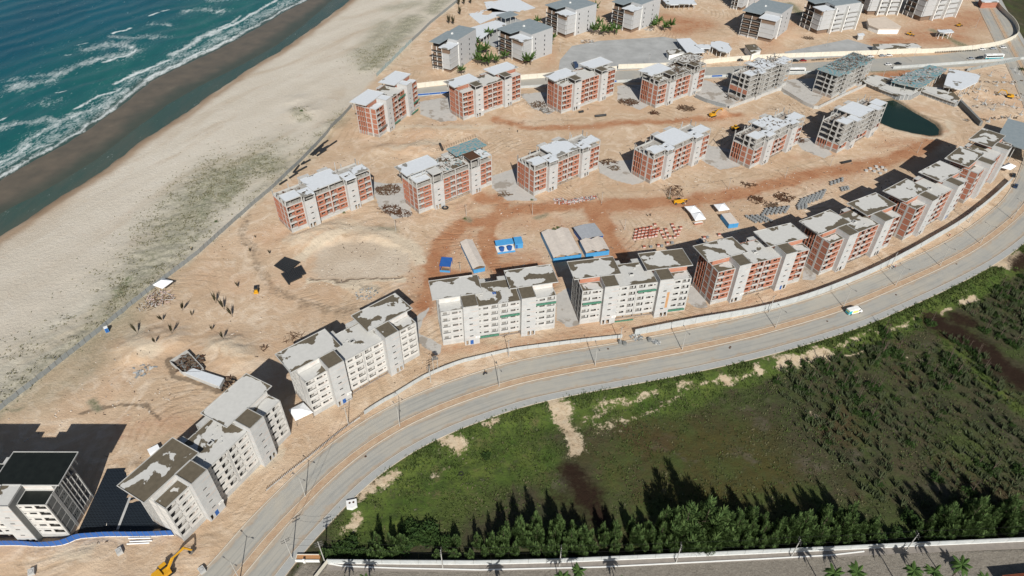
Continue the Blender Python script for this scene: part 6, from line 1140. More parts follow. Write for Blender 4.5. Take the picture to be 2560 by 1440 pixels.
nt2 = tufts('dry_grass', 'dull brown green low growth over the dark field', lambda x, y: samp(infield*notst, x, y)*(1-.8*np.clip(samp(fgm, x, y), 0, 1))*(samp(ffs, x, y) < .4)*(samp(fwt, x, y) < .3)*.75*(fbm(x, y, 5, 13, 3) > .48), 520000, .40, mat('dull_scrub_growth', (.045, .062, .024), .95, col2=(.115, .105, .055), scale=.12, sharp=.1), 6)
nt3 = tufts('dune_grass', 'sparse grey green dune grass between the beach and the fence', lambda x, y: samp(beach, x, y)*np.clip(samp(veg, x, y), 0, 1)**1.3*.85*(fbm(x, y, 4, 23, 3) > .46), 900000, .42, 'tuftdry', 7)
vb = (1-sst(5.5, 9.5, d_e+(n2-.5)*6))*infield*sst(2.8, 3.6, d_e)
nt4 = tufts('verge_creeper', 'thick green creeper bank along the outer edge of the pavement', lambda x, y: samp(vb, x, y)*(samp(ffs, x, y) < .35)*(fbm(x, y, 5, 43, 3) > .40)*(x > -38), 1500000, .5, 'tuft', 8, 1.2)
print('tufts', nt1, nt2, nt3, nt4)
# palms
def frond(s, a, L0, w, droop, z0, n=7, m=0, up=.5, rj=None):
    ca, sa = math.cos(a), math.sin(a); P = []
    for i in range(n+1): t = i/n; d = L0*t*(1-.18*t); P.append((d*ca, d*sa, z0+L0*(up*t-droop*t*t)))
    for i in range(n):
        p, q = P[i], P[i+1]; t = (i+.5)/n; ww = w*math.sin(math.pi*min(t*.9+.12, 1))
        for sg in (1, -1): s.quad(p, q, (q[0]-sa*ww*sg+ca*ww*.5, q[1]+ca*ww*sg+sa*ww*.5, q[2]-ww*.55), (p[0]-sa*ww*sg*.75+ca*ww*.1, p[1]+ca*ww*sg*.75+sa*ww*.1, p[2]-ww*.5), m) if i % 1 == 0 else None
def palm_meshes(seed, H, nf, L0, up=.5, droop=.75, w=.5):
    r = random.Random(seed); s = MB()
    for i in range(nf): frond(s, i*2.399+r.uniform(-.2, .2), L0*r.uniform(.8, 1.1), w, droop*r.uniform(.7, 1.3)*(1 if i % 3 else .5), H, 7, 0, up*r.uniform(.5, 1.6))
    t = MB(); p = (0, 0, -.3)
    for i in range(5): q = (r.uniform(-.08, .08), r.uniform(-.08, .08), H*(i+1)/5); t.cyl(p, q, .19-.02*i, .17-.02*i, 7, caps=False); p = q
    return s.mesh('fronds', 'palmleaf'), t.mesh('trunk', 'trunk')
PY = [palm_meshes(s, 2.4, 16, 3.0, 1.15, .75, .45) for s in (1, 2, 3)]; PT = [palm_meshes(s, h, 18, 3.4, .45, .8, .5) for s, h in ((4, 9.5), (5, 8.5))]
PXY = [(1154, 188), (1194, 162), (1205, 165), (1214, 166), (1222, 166), (1240, 162), (1261, 153), (1196, 140), (1209, 138), (1216, 136), (1173, 112), (1189, 117), (1222, 98), (1315, 164), (1326, 162), (1343, 64), (1455, 76), (1370, 124), (1381, 106), (1483, 88), (1491, 85), (1498, 68), (1509, 91), (1523, 88), (1541, 87), (1531, 83), (1634, 76), (1645, 67), (1662, 79), (1676, 76), (1478, 46), (1489, 32)]
for i, (u, v) in enumerate(PXY):
    f, tr = PY[i % 3]; t = thing('young_palm', 'young planted palm in the group by the grey finished blocks', 'palm', (*G(u, v), 0), i*1.1, 'young palms among the finished blocks'); k = 1.35+.35*((i*7) % 5)/5; t.scale = (k, k, k); link('fronds', f, t); link('trunk', tr, t)
for i, (u, v, h) in enumerate([(1407, 1446, .9), (1446, 1425, .8), (2085, 1436, 1), (2145, 1428, 1.), (2284, 1428, 1.02), (2337, 1427, .9), (2404, 1414, 1.05), (2470, 1450, .9), (1560, 1462, .9), (1250, 1470, .9), (860, 1462, .8), (915, 1450, .8)]):
    f, tr = PT[i % 2]; t = thing('coconut_palm', 'coconut palm', 'palm', (*G(u, v, 9*h), -.1), i*1.7, 'coconut palms below the cobbled street'); t.scale = (h, h, h); link('fronds', f, t); link('trunk', tr, t)
s = MB(); rr = random.Random(4)
for i in range(44): frond(s, rr.random()*6.28, rr.uniform(1.4, 2.6), .36, .1, rr.uniform(1.4, 2.6), 4, 0, rr.uniform(1.0, 2.2))
tp = s.mesh('tied_fronds', 'palmdry'); s = MB(); s.cyl((0, 0, -.2), (0, 0, 2.6), .22, .16, 7); tt = s.mesh('trunk', 'trunk')
for i, (u, v, k) in enumerate([(346, 837, 1), (408, 802, 1), (456, 776, 1.1), (480, 791, .6), (540, 759, 1.1), (561, 775, 1.1), (582, 792, 1.1), (530, 827, .7), (561, 855, .9), (392, 865, .9), (432, 840, 1.0), (596, 719, .7), (625, 630, .5), (675, 635, .6), (640, 595, .4)]):
    t = thing('transplanted_palm', 'transplanted palm with tied up fronds standing on the bare sand', 'palm', (*G(u, v), groundz(*G(u, v))-.2), i*.9, 'transplanted palms with tied fronds'); t.rotation_euler = (rr.uniform(-.25, .25), rr.uniform(-.35, .1), i); t.scale = (k*.33, k*.33, k*.8); link('fronds', tp, t); link('trunk', tt, t)
for i, (u, v) in enumerate([(1147, 14), (1160, 12), (1177, 10), (1150, 38), (1133, 62), (1122, 60)]):
    t = thing('transplanted_palm', 'bare planted palm on the sand strip beside the beach wall', 'palm', (*G(u, v), 0), i, 'palms beside the beach wall'); t.scale = (.8, .8, 1.1); link('fronds', tp, t); link('trunk', tt, t)
for i, (u, v, k, w_) in enumerate([(1385, 575, .8, 'fresh green bush behind the workshop roofs'), (1395, 570, .6, 'smaller green bush behind the workshop roofs'), (1162, 548, .6, 'small green shrub by the pole in the middle of the site'), (860, 532, .5, 'low green weeds at the foot of the leftmost middle block'), (1330, 500, .5, 'low green weed before the yard of the third middle block'), (1673, 497, .7, 'dark green weed at the telehandler pole'), (2555, 175, 1.6, 'dark green tree at the right edge by the far road'), (1180, 650, .5, 'green weed on the left side of the narrow shed'), (540, 555, .5, 'small green dune shrub near the fence'), (755, 285, .7, 'green shrub on the pale dune knoll')]):
    t = tree('shrub', w_, 'shrub', *G(u, v), bush_mesh(40+i, 160, 1.5, 1.0, .4, 'palmleaf' if i != 6 else 'bushleaf'), TM[0], i, k)
    [c for c in t.children if c.name.startswith('trunk')][0].scale = (.5, .5, .12)
# ================================================================== POLES AND CABLES
def lampmesh(): s = MB(); s.cyl((0, 0, -.3), (0, 0, 9.8), .15, .08, 8); return s.mesh('pole', 'pole')
LM = lampmesh(); AM = MB().cyl((0, 0, 9.5), (1.9, 0, 10.05), .045, .035, 6).mesh('arm', 'steel'); HM_ = MB().obox((2.2, 0, 10.08), (.75, .28, .12), 0, -.1).mesh('lamp_head', 'steel')
def lamp(x, y, rz, label, group, both=True, h=1.):
    t = thing('street_lamp', label, 'street lamp', (x, y, .1), rz, group); t.scale = (1, 1, h); link('pole', LM, t)
    for a in ((0, math.pi) if both else (0,)): o = link('arm', AM, t, (0, 0, 0), (0, 0, a)); link('lamp_head', HM_, t, (0, 0, 0), (0, 0, a))
LP = [(600, 1450, 'street lamp on the median at the bottom edge beside the lower carriageway'), (764, 1241, 'street lamp on the median left of the concrete box'), (995, 1057, 'street lamp on the median below the second pale block'), (1238, 955, 'street lamp on the median nearest the motorcycle'), (1490, 914, 'street lamp on the median below the grey rust streaked block'), (1709, 877, 'street lamp on the median below the first brick block'), (1923, 823, 'street lamp on the median, next one left of the van'), (2102, 771, 'street lamp on the median right beside the painted van'), (2248, 709, 'first street lamp on the median right of the van'), (2341, 659, 'second street lamp on the median right of the van'), (2443, 601, 'third street lamp on the median right of the van'), (2524, 540, 'last street lamp on the median at the right edge')]
for u, v, lb in LP:
    x, y = G(u, v); i = int(np.argmin((E_LINE[:, 0]-x)**2+(E_LINE[:, 1]-y)**2)); q = E_LINE[i]+E_N[i]*8.65; a = math.atan2(E_N[i][1], E_N[i][0]); lamp(x if u in (600, 764) else q[0], y if u in (600, 764) else q[1], a, lb, 'street lamps on the median')
def utility(u, v, h, label, rz=0, arms=2, group='concrete utility poles', tr=False):
    x, y = G(u, v); t = thing('utility_pole', label, 'utility pole', (x, y, 0), rz, group); MB().cyl((0, 0, -.5), (0, 0, h), .17, .10, 8).build('pole', 'pole', t)
    for i in range(arms):
        z = h-.35-.9*i; MB().box(-1.1, -.06, z, 1.1, .06, z+.12).build('crossarm', 'steel', t)
        for q in (-1, -.35, .35, 1): boxpart('insulator', t, (q-.05, -.05, z+.123, q+.05, .05, z+.32), 'wire')
    if tr: MB().cyl((0, .35, h-3.2), (0, .35, h-2.2), .32, None, 10).build('transformer', 'steel', t)
    return Vector((x, y, h-.1))
U = {}
U['a'] = utility(731, 1396, 10, 'white utility pole at the pavement left of the gate planter', .6, 2)
U['g'] = utility(812, 1404, 10.5, 'utility pole with transformer at the corner of the pale street wall', .4, 3, tr=True)
for i, (u, v, h) in enumerate([(1107, 1420, 9.6), (1399, 1415, 9.6), (1690, 1406, 9.3), (1978, 1392, 9.2), (2264, 1377, 9.2), (2570, 1362, 9.2)]): U['w%d' % i] = utility(u, v, h, '%s utility pole along the pale street wall counted from the left' % ['first', 'second', 'third', 'fourth', 'fifth', 'last'][i], 1.5, 2)
RB = [(871, 1060, 'utility pole standing before the blue door of the second pale block'), (1077, 956, 'utility pole with transformer between the second and third pale blocks'), (1272, 892, 'utility pole before the third pale block'), (1549, 860, 'utility pole before the rust streaked block by the wall end'), (1923, 780, 'utility pole on the white road wall before the first brick block'), (2225, 672, 'utility pole on the white road wall before the second brick block'), (2422, 557, 'utility pole on the white road wall before the third brick block')]
for i, (u, v, lb) in enumerate(RB): U['r%d' % i] = utility(u, v, 8.5, lb, .6, 1 if i not in (1,) else 3, tr=(i == 1))
x, y = G(1090, 928); t = thing('transformer_stand', 'small raised transformer platform on two poles beside the utility pole', 'transformer', (x, y, 0), .3)
for q in (-.8, .8): MB().cyl((q, 0, 0), (q, 0, 7.5), .12, .1, 7).build('pole', 'pole', t)
boxpart('platform', t, (-1.2, -.5, 6.2, 1.2, .5, 6.35), 'steel'); boxpart('transformer_box', t, (-.6, -.35, 6.353, .6, .35, 7.4), 'steel')
for i, (u, v, h, lb) in enumerate([(990, 580, 6.5, 'thin pole above the sand pit pond'), (1166, 540, 6.5, 'thin pole with a green shrub at its foot'), (1331, 537, 6.5, 'thin pole left of the rubble row'), (1504, 509, 6.5, 'thin pole at the right end of the rubble row'), (1561, 575, 6, 'thin pole left of the red brick pallets'), (1821, 473, 6.5, 'thin pole left of the long rusty beams'), (1962, 446, 6.5, 'thin pole right of the long rusty beams'), (2075, 416, 6.5, 'thin pole below the last middle row block'), (1672, 498, 6.5, 'thin pole behind the telehandler'), (2293, 382, 6.5, 'thin pole at the tip of the stepped shadow'), (1151, 678, 5, 'rusty post left of the narrow shed'), (2065, 116, 9, 'lamp pole on the large paved platform'), (1620, 168, 9, 'pole before the far cream wall near the fourth back row block'), (2438, 70, 9, 'pole on the reddish lot at top right'), (1400, 130, 6, 'pole on the sand by the turning loop')]):
    x, y = G(u, v); t = thing('service_pole', lb, 'pole', (x, y, 0), 0, 'thin service poles on the site'); link('pole', cached(('sp', h), lambda: MB().cyl((0, 0, -.3), (0, 0, h), .11, .07, 6).mesh('pole', 'pole')), t); boxpart('crossarm', t, (-.6, -.04, h-.5, .6, .04, h-.4), 'wire')
    U['s%d' % i] = Vector((x, y, h-.2))
for i, (u, v) in enumerate([(2205, 198), (2280, 154), (2418, 151), (2520, 132), (1960, 188), (1845, 180)]): x, y = G(u, v); lamp(x, y, 1.2, ['far road lamp beside the reddish soil patch', 'far road lamp third from the right', 'far road lamp second from the right', 'rightmost lamp of the far road', 'far road lamp behind the teal topped frame block', 'far road lamp left of the teal topped frame block'][i], 'lamps on the far road', False, .9)
def wire(a, b, label, sag=.7, n=10):
    s = MB(); p = a
    for i in range(1, n+1): t_ = i/n; q = a.lerp(b, t_); q.z -= sag*4*t_*(1-t_); s.cyl(p, q, .022, None, 3, caps=False); p = q
    return tag(s.build('power_cable', 'wire'), label, 'cable', 'overhead cables')
for a, c in (('a', 'r0'), ('r0', 'r1'), ('r1', 'r2'), ('r2', 'r3'), ('r3', 'r4'), ('r4', 'r5'), ('r5', 'r6'), ('a', 'g'), ('g', 'w0'), ('w0', 'w1'), ('w1', 'w2'), ('w2', 'w3'), ('w3', 'w4'), ('w4', 'w5')):
    d = (U[c]-U[a]).normalized().cross(Vector((0, 0, 1)))
    for q in (-.9, .9): wire(U[a]+d*q, U[c]+d*q, 'thin dark overhead cable strung between utility poles along the street' if 'w' in c else 'thin dark overhead cable strung between poles along the curved road')
for a, c in (('s0', 's1'), ('s1', 's2'), ('s2', 's3'), ('s3', 's8'), ('s8', 's5'), ('s5', 's6'), ('s6', 's7')): wire(U[a], U[c], 'thin service cable strung between the site poles')
# ================================================================== VEHICLES, PEOPLE
def wheels(t, xs_, w, r, z=None, m='tyre', wd=.25):
    for x in xs_:
        for sy in (-1, 1):
            o = link('wheel', cached(('wheel', r, wd), lambda: MB().cyl((0, -wd/2, 0), (0, wd/2, 0), r, None, 14).mesh('tyre', 'tyre')), t, (x, sy*w/2, r)); link('rim', cached(('rim', r, wd), lambda: MB().cyl((0, -wd/2-.01, 0), (0, wd/2+.01, 0), r*.5, None, 10).mesh('rim', 'steel')), o)
def profile(t, name, pts, w, m, taper=None):
    s = MB(); n = len(pts); tp = taper or [w/2]*n; s.v = [(x, -q, z) for (x, z), q in zip(pts, tp)]+[(x, q, z) for (x, z), q in zip(pts, tp)]
    for i in range(n): j = (i+1) % n; s.f.append((i, j, n+j, n+i))
    s.f.append(tuple(reversed(range(n)))); s.f.append(tuple(range(n, 2*n))); s.m = [0]*len(s.f); return s.build(name, m, t)
M['vyellow'] = mat('van_yellow_print', (.72, .70, .16), .4, scale=.5); M['vteal'] = mat('van_teal_print', (.02, .32, .38), .4, col2=(.03, .40, .48), scale=.6)
x, y = G(2133, 782); t = thing('delivery_van', 'white van with turquoise rear and yellow side print driving on the inner carriageway', 'van', (x, y, .01), R(17)); 
prof = [(-3.1, .45), (-3.15, 2.3), (-2.9, 2.62), (1.5, 2.65), (2.05, 2.35), (2.75, 1.45), (3.2, 1.2), (3.3, .45)]; profile(t, 'body', prof, 2.0, 'white', [1, .97, .86, .86, .86, .95, .95, 1])
boxpart('windscreen', t, (2.1, -.8, 1.5, 2.55, .8, 2.12), 'glass').rotation_euler = (0, .0, 0)
for sy in (-1, 1):
    y0 = -1.012 if sy < 0 else 1.002; boxpart('print_panel', t, (-1.3, y0, .9, 1.1, y0+.01, 1.9), 'vyellow'); boxpart('print_panel', t, (-3.05, y0, .6, -1.75, y0+.01, 2.25), 'vteal'); boxpart('side_window', t, (1.35, y0-.004, 1.5, 2.1, y0+.016, 2.1), 'glass')
boxpart('rear_door', t, (-3.19, -.9, .6, -3.12, -.03, 2.25), 'vteal'); boxpart('rear_door', t, (-3.19, .03, .6, -3.12, .9, 2.25), 'vteal'); boxpart('rear_print', t, (-3.2, -.7, 1.5, -3.191, .7, 2.0), 'vyellow'); boxpart('bumper', t, (3.25, -.9, .35, 3.42, .9, .75), 'steel'); wheels(t, (-1.9, 2.1), 1.8, .38)
for sy in (-.75, .6): boxpart('headlight', t, (3.22, sy, .85, 3.33, sy+.2, 1.05), 'glass')
def car(u, v, rz, m, label, group=None, k=1.):
    x, y = G(u, v); t = thing('parked_car', label, 'car', (x, y, .01), rz, group); t.scale = (k,)*3
    profile(t, 'body', [(-2.1, .3), (-2.15, .85), (-1.6, .95), (1.0, .95), (1.9, .82), (2.1, .6), (2.1, .3)], 1.7, m); profile(t, 'cabin', [(-1.65, .953), (-1.2, 1.42), (.35, 1.45), (1.0, .953)], 1.5, 'glass', [.78, .62, .62, .78]); profile(t, 'roof', [(-1.15, 1.43), (-1.1, 1.48), (.25, 1.5), (.33, 1.46)], 1.2, m); wheels(t, (-1.3, 1.3), 1.55, .31, wd=.2)
    for sy in (-.7, .5): boxpart('headlight', t, (2.08, sy, .6, 2.12, sy+.2, .75), 'glass')
for nm, c in (('carwhite', (.7, .7, .7)), ('cardark', (.02, .025, .03)), ('carred', (.25, .02, .02)), ('carsilver', (.33, .36, .40)), ('carblue', (.03, .05, .10))): M[nm] = mat('car_paint_'+nm[3:], c, .3, scale=1, col2=tuple(q*.9 for q in c), spec=.5)
car(2538, 467, .9, 'carblue', 'dark silver blue car on the outer carriageway at the right edge')
car(2533, 440, 1.0, 'cardark', 'dark pickup like car by the gate at the right edge')
for u, v, m, lb in ((1850, 152, 'cardark', 'dark parked car before the far wall at the left end'), (1988, 154, 'cardark', 'black parked car beside the dark red one'), (2008, 153, 'carred', 'dark red parked car before the far wall'), (2176, 143, 'carwhite', 'first white car of the three before the far wall'), (2205, 141, 'carsilver', 'silver car between white cars before the far wall'), (2222, 140, 'carwhite', 'second white car right of the silver one'), (2220, 163, 'carwhite', 'white pickup on the near side of the far road'), (2245, 161, 'cardark', 'dark car on the near side of the far road'), (2455, 125, 'carwhite', 'white car near the bend of the cream wall, leftmost'), (2482, 123, 'carsilver', 'silver car near the bend of the cream wall, middle'), (2507, 120, 'carwhite', 'white car near the bend of the cream wall, rightmost'), (2427, 148, 'carsilver', 'silver car left of the distant bus'), (2447, 147, 'cardark', 'dark car directly left of the distant bus')): car(u, v, .08, m, lb, 'cars parked along the far road')
def bus(u, v, rz, label, L0=11):
    x, y = G(u, v); t = thing('bus', label, 'bus', (x, y, .01), rz); boxpart('body', t, (-L0/2, -1.25, .4, L0/2, 1.25, 3.0), 'white'); boxpart('window_band', t, (-L0/2+.3, -1.27, 1.5, L0/2-.8, -1.252, 2.4), 'glass'); boxpart('window_band', t, (-L0/2+.3, 1.252, 1.5, L0/2-.8, 1.27, 2.4), 'glass'); boxpart('windscreen', t, (L0/2+.001, -1.1, 1.3, L0/2+.03, 1.1, 2.6), 'glass'); boxpart('roof_unit', t, (-2, -.8, 3.0, 1, .8, 3.25), 'white'); boxpart('skirt', t, (-L0/2, -1.262, .4, L0/2, -1.251, 1.0), 'vteal'); wheels(t, (-L0/2+2, L0/2-2), 2.3, .48)
bus(1990, 181, .05, 'white bus passing between the two bare frame blocks'); bus(2482, 146, .09, 'white and turquoise bus at the right end of the far road', 13)
x, y = G(1437, 168); t = thing('truck', 'white box truck on the paved drive behind the third back row block', 'truck', (x, y, .01), 1.75); boxpart('cargo_box', t, (-4, -1.2, .9, 1.4, 1.2, 3.4), 'carblue'); boxpart('cab', t, (1.6, -1.1, .5, 3.4, 1.1, 2.7), 'white'); boxpart('windscreen', t, (3.403, -1, 1.6, 3.43, 1, 2.4), 'glass'); wheels(t, (-2.6, 2.4), 2.1, .48)
mb = MB(); mb.cyl((-.6, -.05, .3), (-.6, .05, .3), .3, None, 10); mb.cyl((.6, -.05, .3), (.6, .05, .3), .3, None, 10); mw = mb.mesh('wheels', 'tyre'); mb = MB(); mb.obox((0, 0, .62), (.9, .25, .28)); mb.obox((-.35, 0, .82), (.6, .26, .1)); mb.cyl((.45, -.33, 1.0), (.45, .33, 1.0), .025, None, 5); mb.cyl((.6, 0, .35), (.42, 0, 1.0), .04, None, 5); mbody = mb.mesh('body', 'cardark')
for i in range(58):
    if i < 34: u = 2030+i*3.6+(6 if i > 8 else 0)+(8 if i > 16 else 0)+(5 if i > 24 else 0); v = 151.5-i*.23
    else: u = 2338+(i-34)*4.4; v = 132.5-(i-34)*.25
    if 2168 < u < 2232: u += 66
    x, y = G(u, v); t = thing('motorbike', 'small dark motorbike in the long parked row before the far cream wall', 'motorbike', (x, y, .01), 1.4+.1*math.sin(i*5), 'motorbikes parked along the far wall'); link('wheels', mw, t); link('body', mbody, t)
M['skin'] = mat('skin', (.30, .16, .10), .6); M['cloth_blue'] = mat('blue_workwear', (.04, .07, .16), .9); M['cloth_dark'] = mat('dark_clothes', (.03, .03, .035), .9); M['cloth_red'] = mat('red_shirt', (.35, .05, .04), .9); M['cloth_tan'] = mat('tan_shirt', (.45, .38, .28), .9)
def person(x, y, rz, label, pose='stand', top='cloth_blue', bottom='cloth_dark', z=0, parent_z=0):
    t = thing('person', label, 'person', (x, y, z), rz); m = bpy.data.meshes.new('figure')
    if pose == 'ride': J = [(-.1, 0, .78), (-.05, 0, 1.05), (.05, 0, 1.32), (.08, 0, 1.45), (.12, 0, 1.60), (.16, 0, 1.72), (.2, .16, .72), (.1, .2, .35), (.2, -.16, .72), (.1, -.2, .35), (.05, .2, 1.34), (.22, .26, 1.12), (.42, .28, 1.0), (.05, -.2, 1.34), (.22, -.26, 1.12), (.42, -.28, 1.0)]
    else: k = .16 if pose == 'walk' else .03; J = [(0, 0, .92), (0, 0, 1.15), (0, 0, 1.38), (0, 0, 1.50), (.01, 0, 1.60), (.02, 0, 1.72), (k*1.1, .1, .5), (k*1.2, .1, .06), (-k*.4, -.1, .5), (-k*2, -.1, .06), (0, .2, 1.38), (-k, .25, 1.1), (k*.6, .26, .85), (0, -.2, 1.38), (k, -.25, 1.1), (k*1.6, -.26, .88)]
    Ed = [(0, 1), (1, 2), (2, 3), (3, 4), (4, 5), (0, 6), (6, 7), (0, 8), (8, 9), (2, 10), (10, 11), (11, 12), (2, 13), (13, 14), (14, 15)]; Rr = [.15, .14, .16, .06, .10, .09, .085, .06, .085, .06, .07, .05, .04, .07, .05, .04]
    m.from_pydata(J, Ed, []); m.materials.append(M[top]); m.materials.append(M[bottom]); m.materials.append(M['skin']); o = link('body', m, t); sk = o.modifiers.new('skin', 'SKIN')
    for v_, r_ in zip(m.skin_vertices[0].data if m.skin_vertices else [], Rr): v_.radius = (r_, r_)
    return t, o, Rr
def person2(x, y, rz, label, pose='stand', top='cloth_blue', bottom='cloth_dark', z=0):
    import bmesh
    t, o, Rr = person(x, y, rz, label, pose, top, bottom, z)
    bm = bmesh.new(); bm.from_mesh(o.data); lay = bm.verts.layers.skin.verify(); bm.verts.ensure_lookup_table()
    for v_, r_ in zip(bm.verts, Rr): v_[lay].radius = (r_, r_)
    bm.verts[0][lay].use_root = True; bm.to_mesh(o.data); bm.free(); o.modifiers.new('sub', 'SUBSURF').render_levels = 1
    dg = bpy.context.evaluated_depsgraph_get(); me = bpy.data.meshes.new_from_object(o.evaluated_get(dg)); old = o.data; o.modifiers.clear(); o.data = me
    while len(me.materials) < 3: me.materials.append(M['skin'])
    for i, q in enumerate((top, bottom, 'skin')): me.materials[i] = M[q]
    for p in me.polygons: c = p.center; p.material_index = 2 if (c.z > 1.5 or abs(c.y) > .22 and c.z < 1.15) else (1 if c.z < (.95 if pose != 'ride' else .88) else 0)
    s = MB(); hx = {'ride': .15}.get(pose, .0); s.cyl((hx, 0, 1.68 if pose != 'ride' else 1.68), (hx, 0, 1.82), .125, .05, 8); s.build('hat', 'white' if top != 'cloth_dark' else 'yellow', t)
x, y = G(1213, 936); t = thing('motorcycle', 'black motorcycle riding along the outer carriageway below the third pale block', 'motorcycle', (x, y, .01), R(24)); link('wheels', mw, t); link('body', mbody, t); boxpart('headlight', t, (.66, -.09, .72, .76, .09, .88), 'glass')
for p in (((x, y), R(24), 'rider in dark clothes on the moving motorcycle', 'ride', 'cloth_dark', 'cloth_blue', .05),): person2(*p[0], *p[1:])
for u, v, rz, lb, ps, tp_ in ((1619, 541, 1.2, 'left one of two workers on the open sand above the red brick pallets', 'stand', 'cloth_tan'), (1626, 540, 2.0, 'right one of two workers on the open sand above the red brick pallets', 'stand', 'cloth_dark'), (2231, 672, .5, 'person in dark clothes by the road wall pole', 'walk', 'cloth_blue'), (2236, 670, 1.9, 'person in red shirt by the road wall pole', 'walk', 'cloth_red'), (1294, 331, .5, 'worker walking on the upper sand track', 'walk', 'cloth_dark'), (1470, 275, 1, 'worker standing before the third back row block', 'stand', 'cloth_tan'), (2372, 592, .4, 'person on the sand strip near the third brick block', 'walk', 'cloth_red'), (480, 545 + 82, .3, 'person walking on the sand by the fence', 'walk', 'cloth_dark')): person2(*G(u, v), rz, lb, ps, tp_)
def excavator(u, v, rz, label, k=1., boom=.35, arm=-1.15):
    x, y = G(u, v); t = thing('excavator', label, 'excavator', (x, y, groundz(x, y) if v < 1400 else 0), rz); t.scale = (k,)*3
    for sy in (-1.3, .8):
        o = MB().prism([(-2.1, 0), (2.1, 0), (2.1, .5), (-2.1, .5)], .0, .9).build('track', 'tyre', t, (0, sy, 0))
    s = MB(); s.prism([(-2.6, -1.35), (1.3, -1.35), (1.5, -.2), (1.5, .2), (1.3, 1.35), (-2.6, 1.35), (-2.9, .9), (-2.9, -.9)], 1.05, 2.1); s.prism([(-2.5, -1.2), (-.6, -1.2), (-.6, 1.2), (-2.5, 1.2)], 2.103, 2.6); s.build('body', 'yellow', t)
    boxpart('cab', t, (-.3, .35, 2.103, 1.3, 1.3, 3.1), 'glass'); boxpart('cab_roof', t, (-.35, .3, 3.103, 1.35, 1.35, 3.2), 'yellow')
    def limb(p, q, w, h, nm, par, m='yellow'): s = MB(); d = Vector(q)-Vector(p); a = math.atan2(d.z, d.x); s.obox(((p[0]+q[0])/2, p[1], (p[2]+q[2])/2), (d.length+.2, w, h), 0, -a); return s.build(nm, m, par)
    A0 = (1.0, -.3, 1.9); A1 = (3.2, -.3, 4.6); A2 = (6.4, -.3, 4.9); A3 = (7.6, -.3, 2.2); b1 = limb(A0, A1, .45, .6, 'boom', t); limb(A1, A2, .42, .5, 'boom_end', t); limb(A2, A3, .35, .42, 'arm', t); limb((3.0, -.3, 5.0), (5.6, -.3, 5.4), .16, .16, 'hydraulic_cylinder', t, 'steel'); limb((1.4, -.3, 1.5), (3.2, -.3, 3.9), .18, .18, 'hydraulic_cylinder', t, 'steel')
    s = MB(); s.prism([(0, -.6), (.95, -.6), (.95, .6), (0, .6)], 0, .12); s.box(0, -.6, .12, .12, .6, .9); s.box(.12, -.6, .12, .95, -.5, .75); s.box(.12, .5, .12, .95, .6, .75); s.build('bucket', 'steel', t, (7.0, -.3, 1.2), (0, -.4, 0))
excavator(415, 1437, R(50), 'large yellow excavator at the bottom edge with its boom raised towards the pale block', 1.05)
excavator(1782, 291, R(25), 'yellow excavator digging beside the brown soil mound on the upper track', .85)
excavator(2520, 246, R(160), 'yellow excavator among foundations near the right edge', .85)
def loader(u, v, rz, label, k=1., nm='wheel_loader'):
    x, y = G(u, v); t = thing(nm, label, 'loader', (x, y, groundz(x, y)), rz); t.scale = (k,)*3; s = MB(); s.prism([(-2.8, -1), (-.2, -1), (-.2, 1), (-2.8, 1)], .9, 2.0); s.prism([(-.1, -.8), (1.8, -.6), (1.8, .6), (-.1, .8)], .8, 1.5); s.build('body', 'yellow', t); boxpart('cab', t, (-1.1, -.7, 2.003, .3, .7, 3.0), 'glass'); boxpart('cab_roof', t, (-1.15, -.75, 3.003, .35, .75, 3.1), 'yellow'); wheels(t, (-1.8, 1.1), 2.0, .75, wd=.5)
    for sy in (-.6, .45): MB().obox((2.3, sy, 1.2), (2.0, .16, .25), 0, .3).build('lift_arm', 'yellow', t)
    s = MB(); s.box(3.1, -1.3, .2, 3.9, 1.3, .3); s.box(3.1, -1.3, .3, 3.2, 1.3, 1.2); s.build('bucket', 'steel', t)
loader(1838, 324, R(15), 'yellow wheel loader in front of the block with two open storeys', .9); loader(2275, 88, R(-30), 'yellow backhoe near the green strip by the low cream building', .85, 'backhoe'); loader(2397, 66, R(20), 'dark yellow loader above the gate canopy at top right', .8)
x, y = G(1697, 508); t = thing('telehandler', 'yellow telehandler parked before upright steel bars beside the haul road', 'telehandler', (x, y, 0), R(8)); s = MB(); s.box(-2.8, -1.05, .7, 2.2, .1, 1.6); s.box(-2.8, .103, .7, 2.2, .9, 1.2); s.box(-2.8, -1.05, 1.603, -1.6, .1, 2.1); s.build('body', 'yellow', t); boxpart('cab', t, (-.9, .15, 1.203, .6, .95, 2.5), 'glass'); MB().obox((.6, -.3, 2.0), (6.2, .35, .4), 0, -.03).build('boom', 'yellow', t); boxpart('fork_carriage', t, (3.6, -.8, .5, 3.75, .4, 1.9), 'steel'); wheels(t, (-1.9, 1.6), 2.1, .62, wd=.45)
x, y = G(642, 728); t = thing('skid_loader', 'small black and yellow skid loader on the sand left of the black pipes', 'loader', (x, y, groundz(x, y)), R(-80)); boxpart('cab', t, (-1.3, -.7, .5, .5, .7, 2.1), 'cardark'); boxpart('nose', t, (.503, -.6, .4, 1.2, .6, 1.2), 'yellow'); boxpart('bucket', t, (1.25, -.9, .1, 1.8, .9, .7), 'yellow'); wheels(t, (-.8, .4), 1.7, .42, wd=.3)
t = thing('steel_bars', 'bundle of tall upright rusty steel bars behind the telehandler', 'steel bars', (*G(1690, 490), 0)); rr = random.Random(8)
for i in range(22): MB().cyl((rr.uniform(-5, 4), rr.uniform(-1, 1), 0), (rr.uniform(-5, 4), rr.uniform(-1, 2), rr.uniform(3, 6.5)), .07, None, 4).build('bar', 'steel_rust', t)
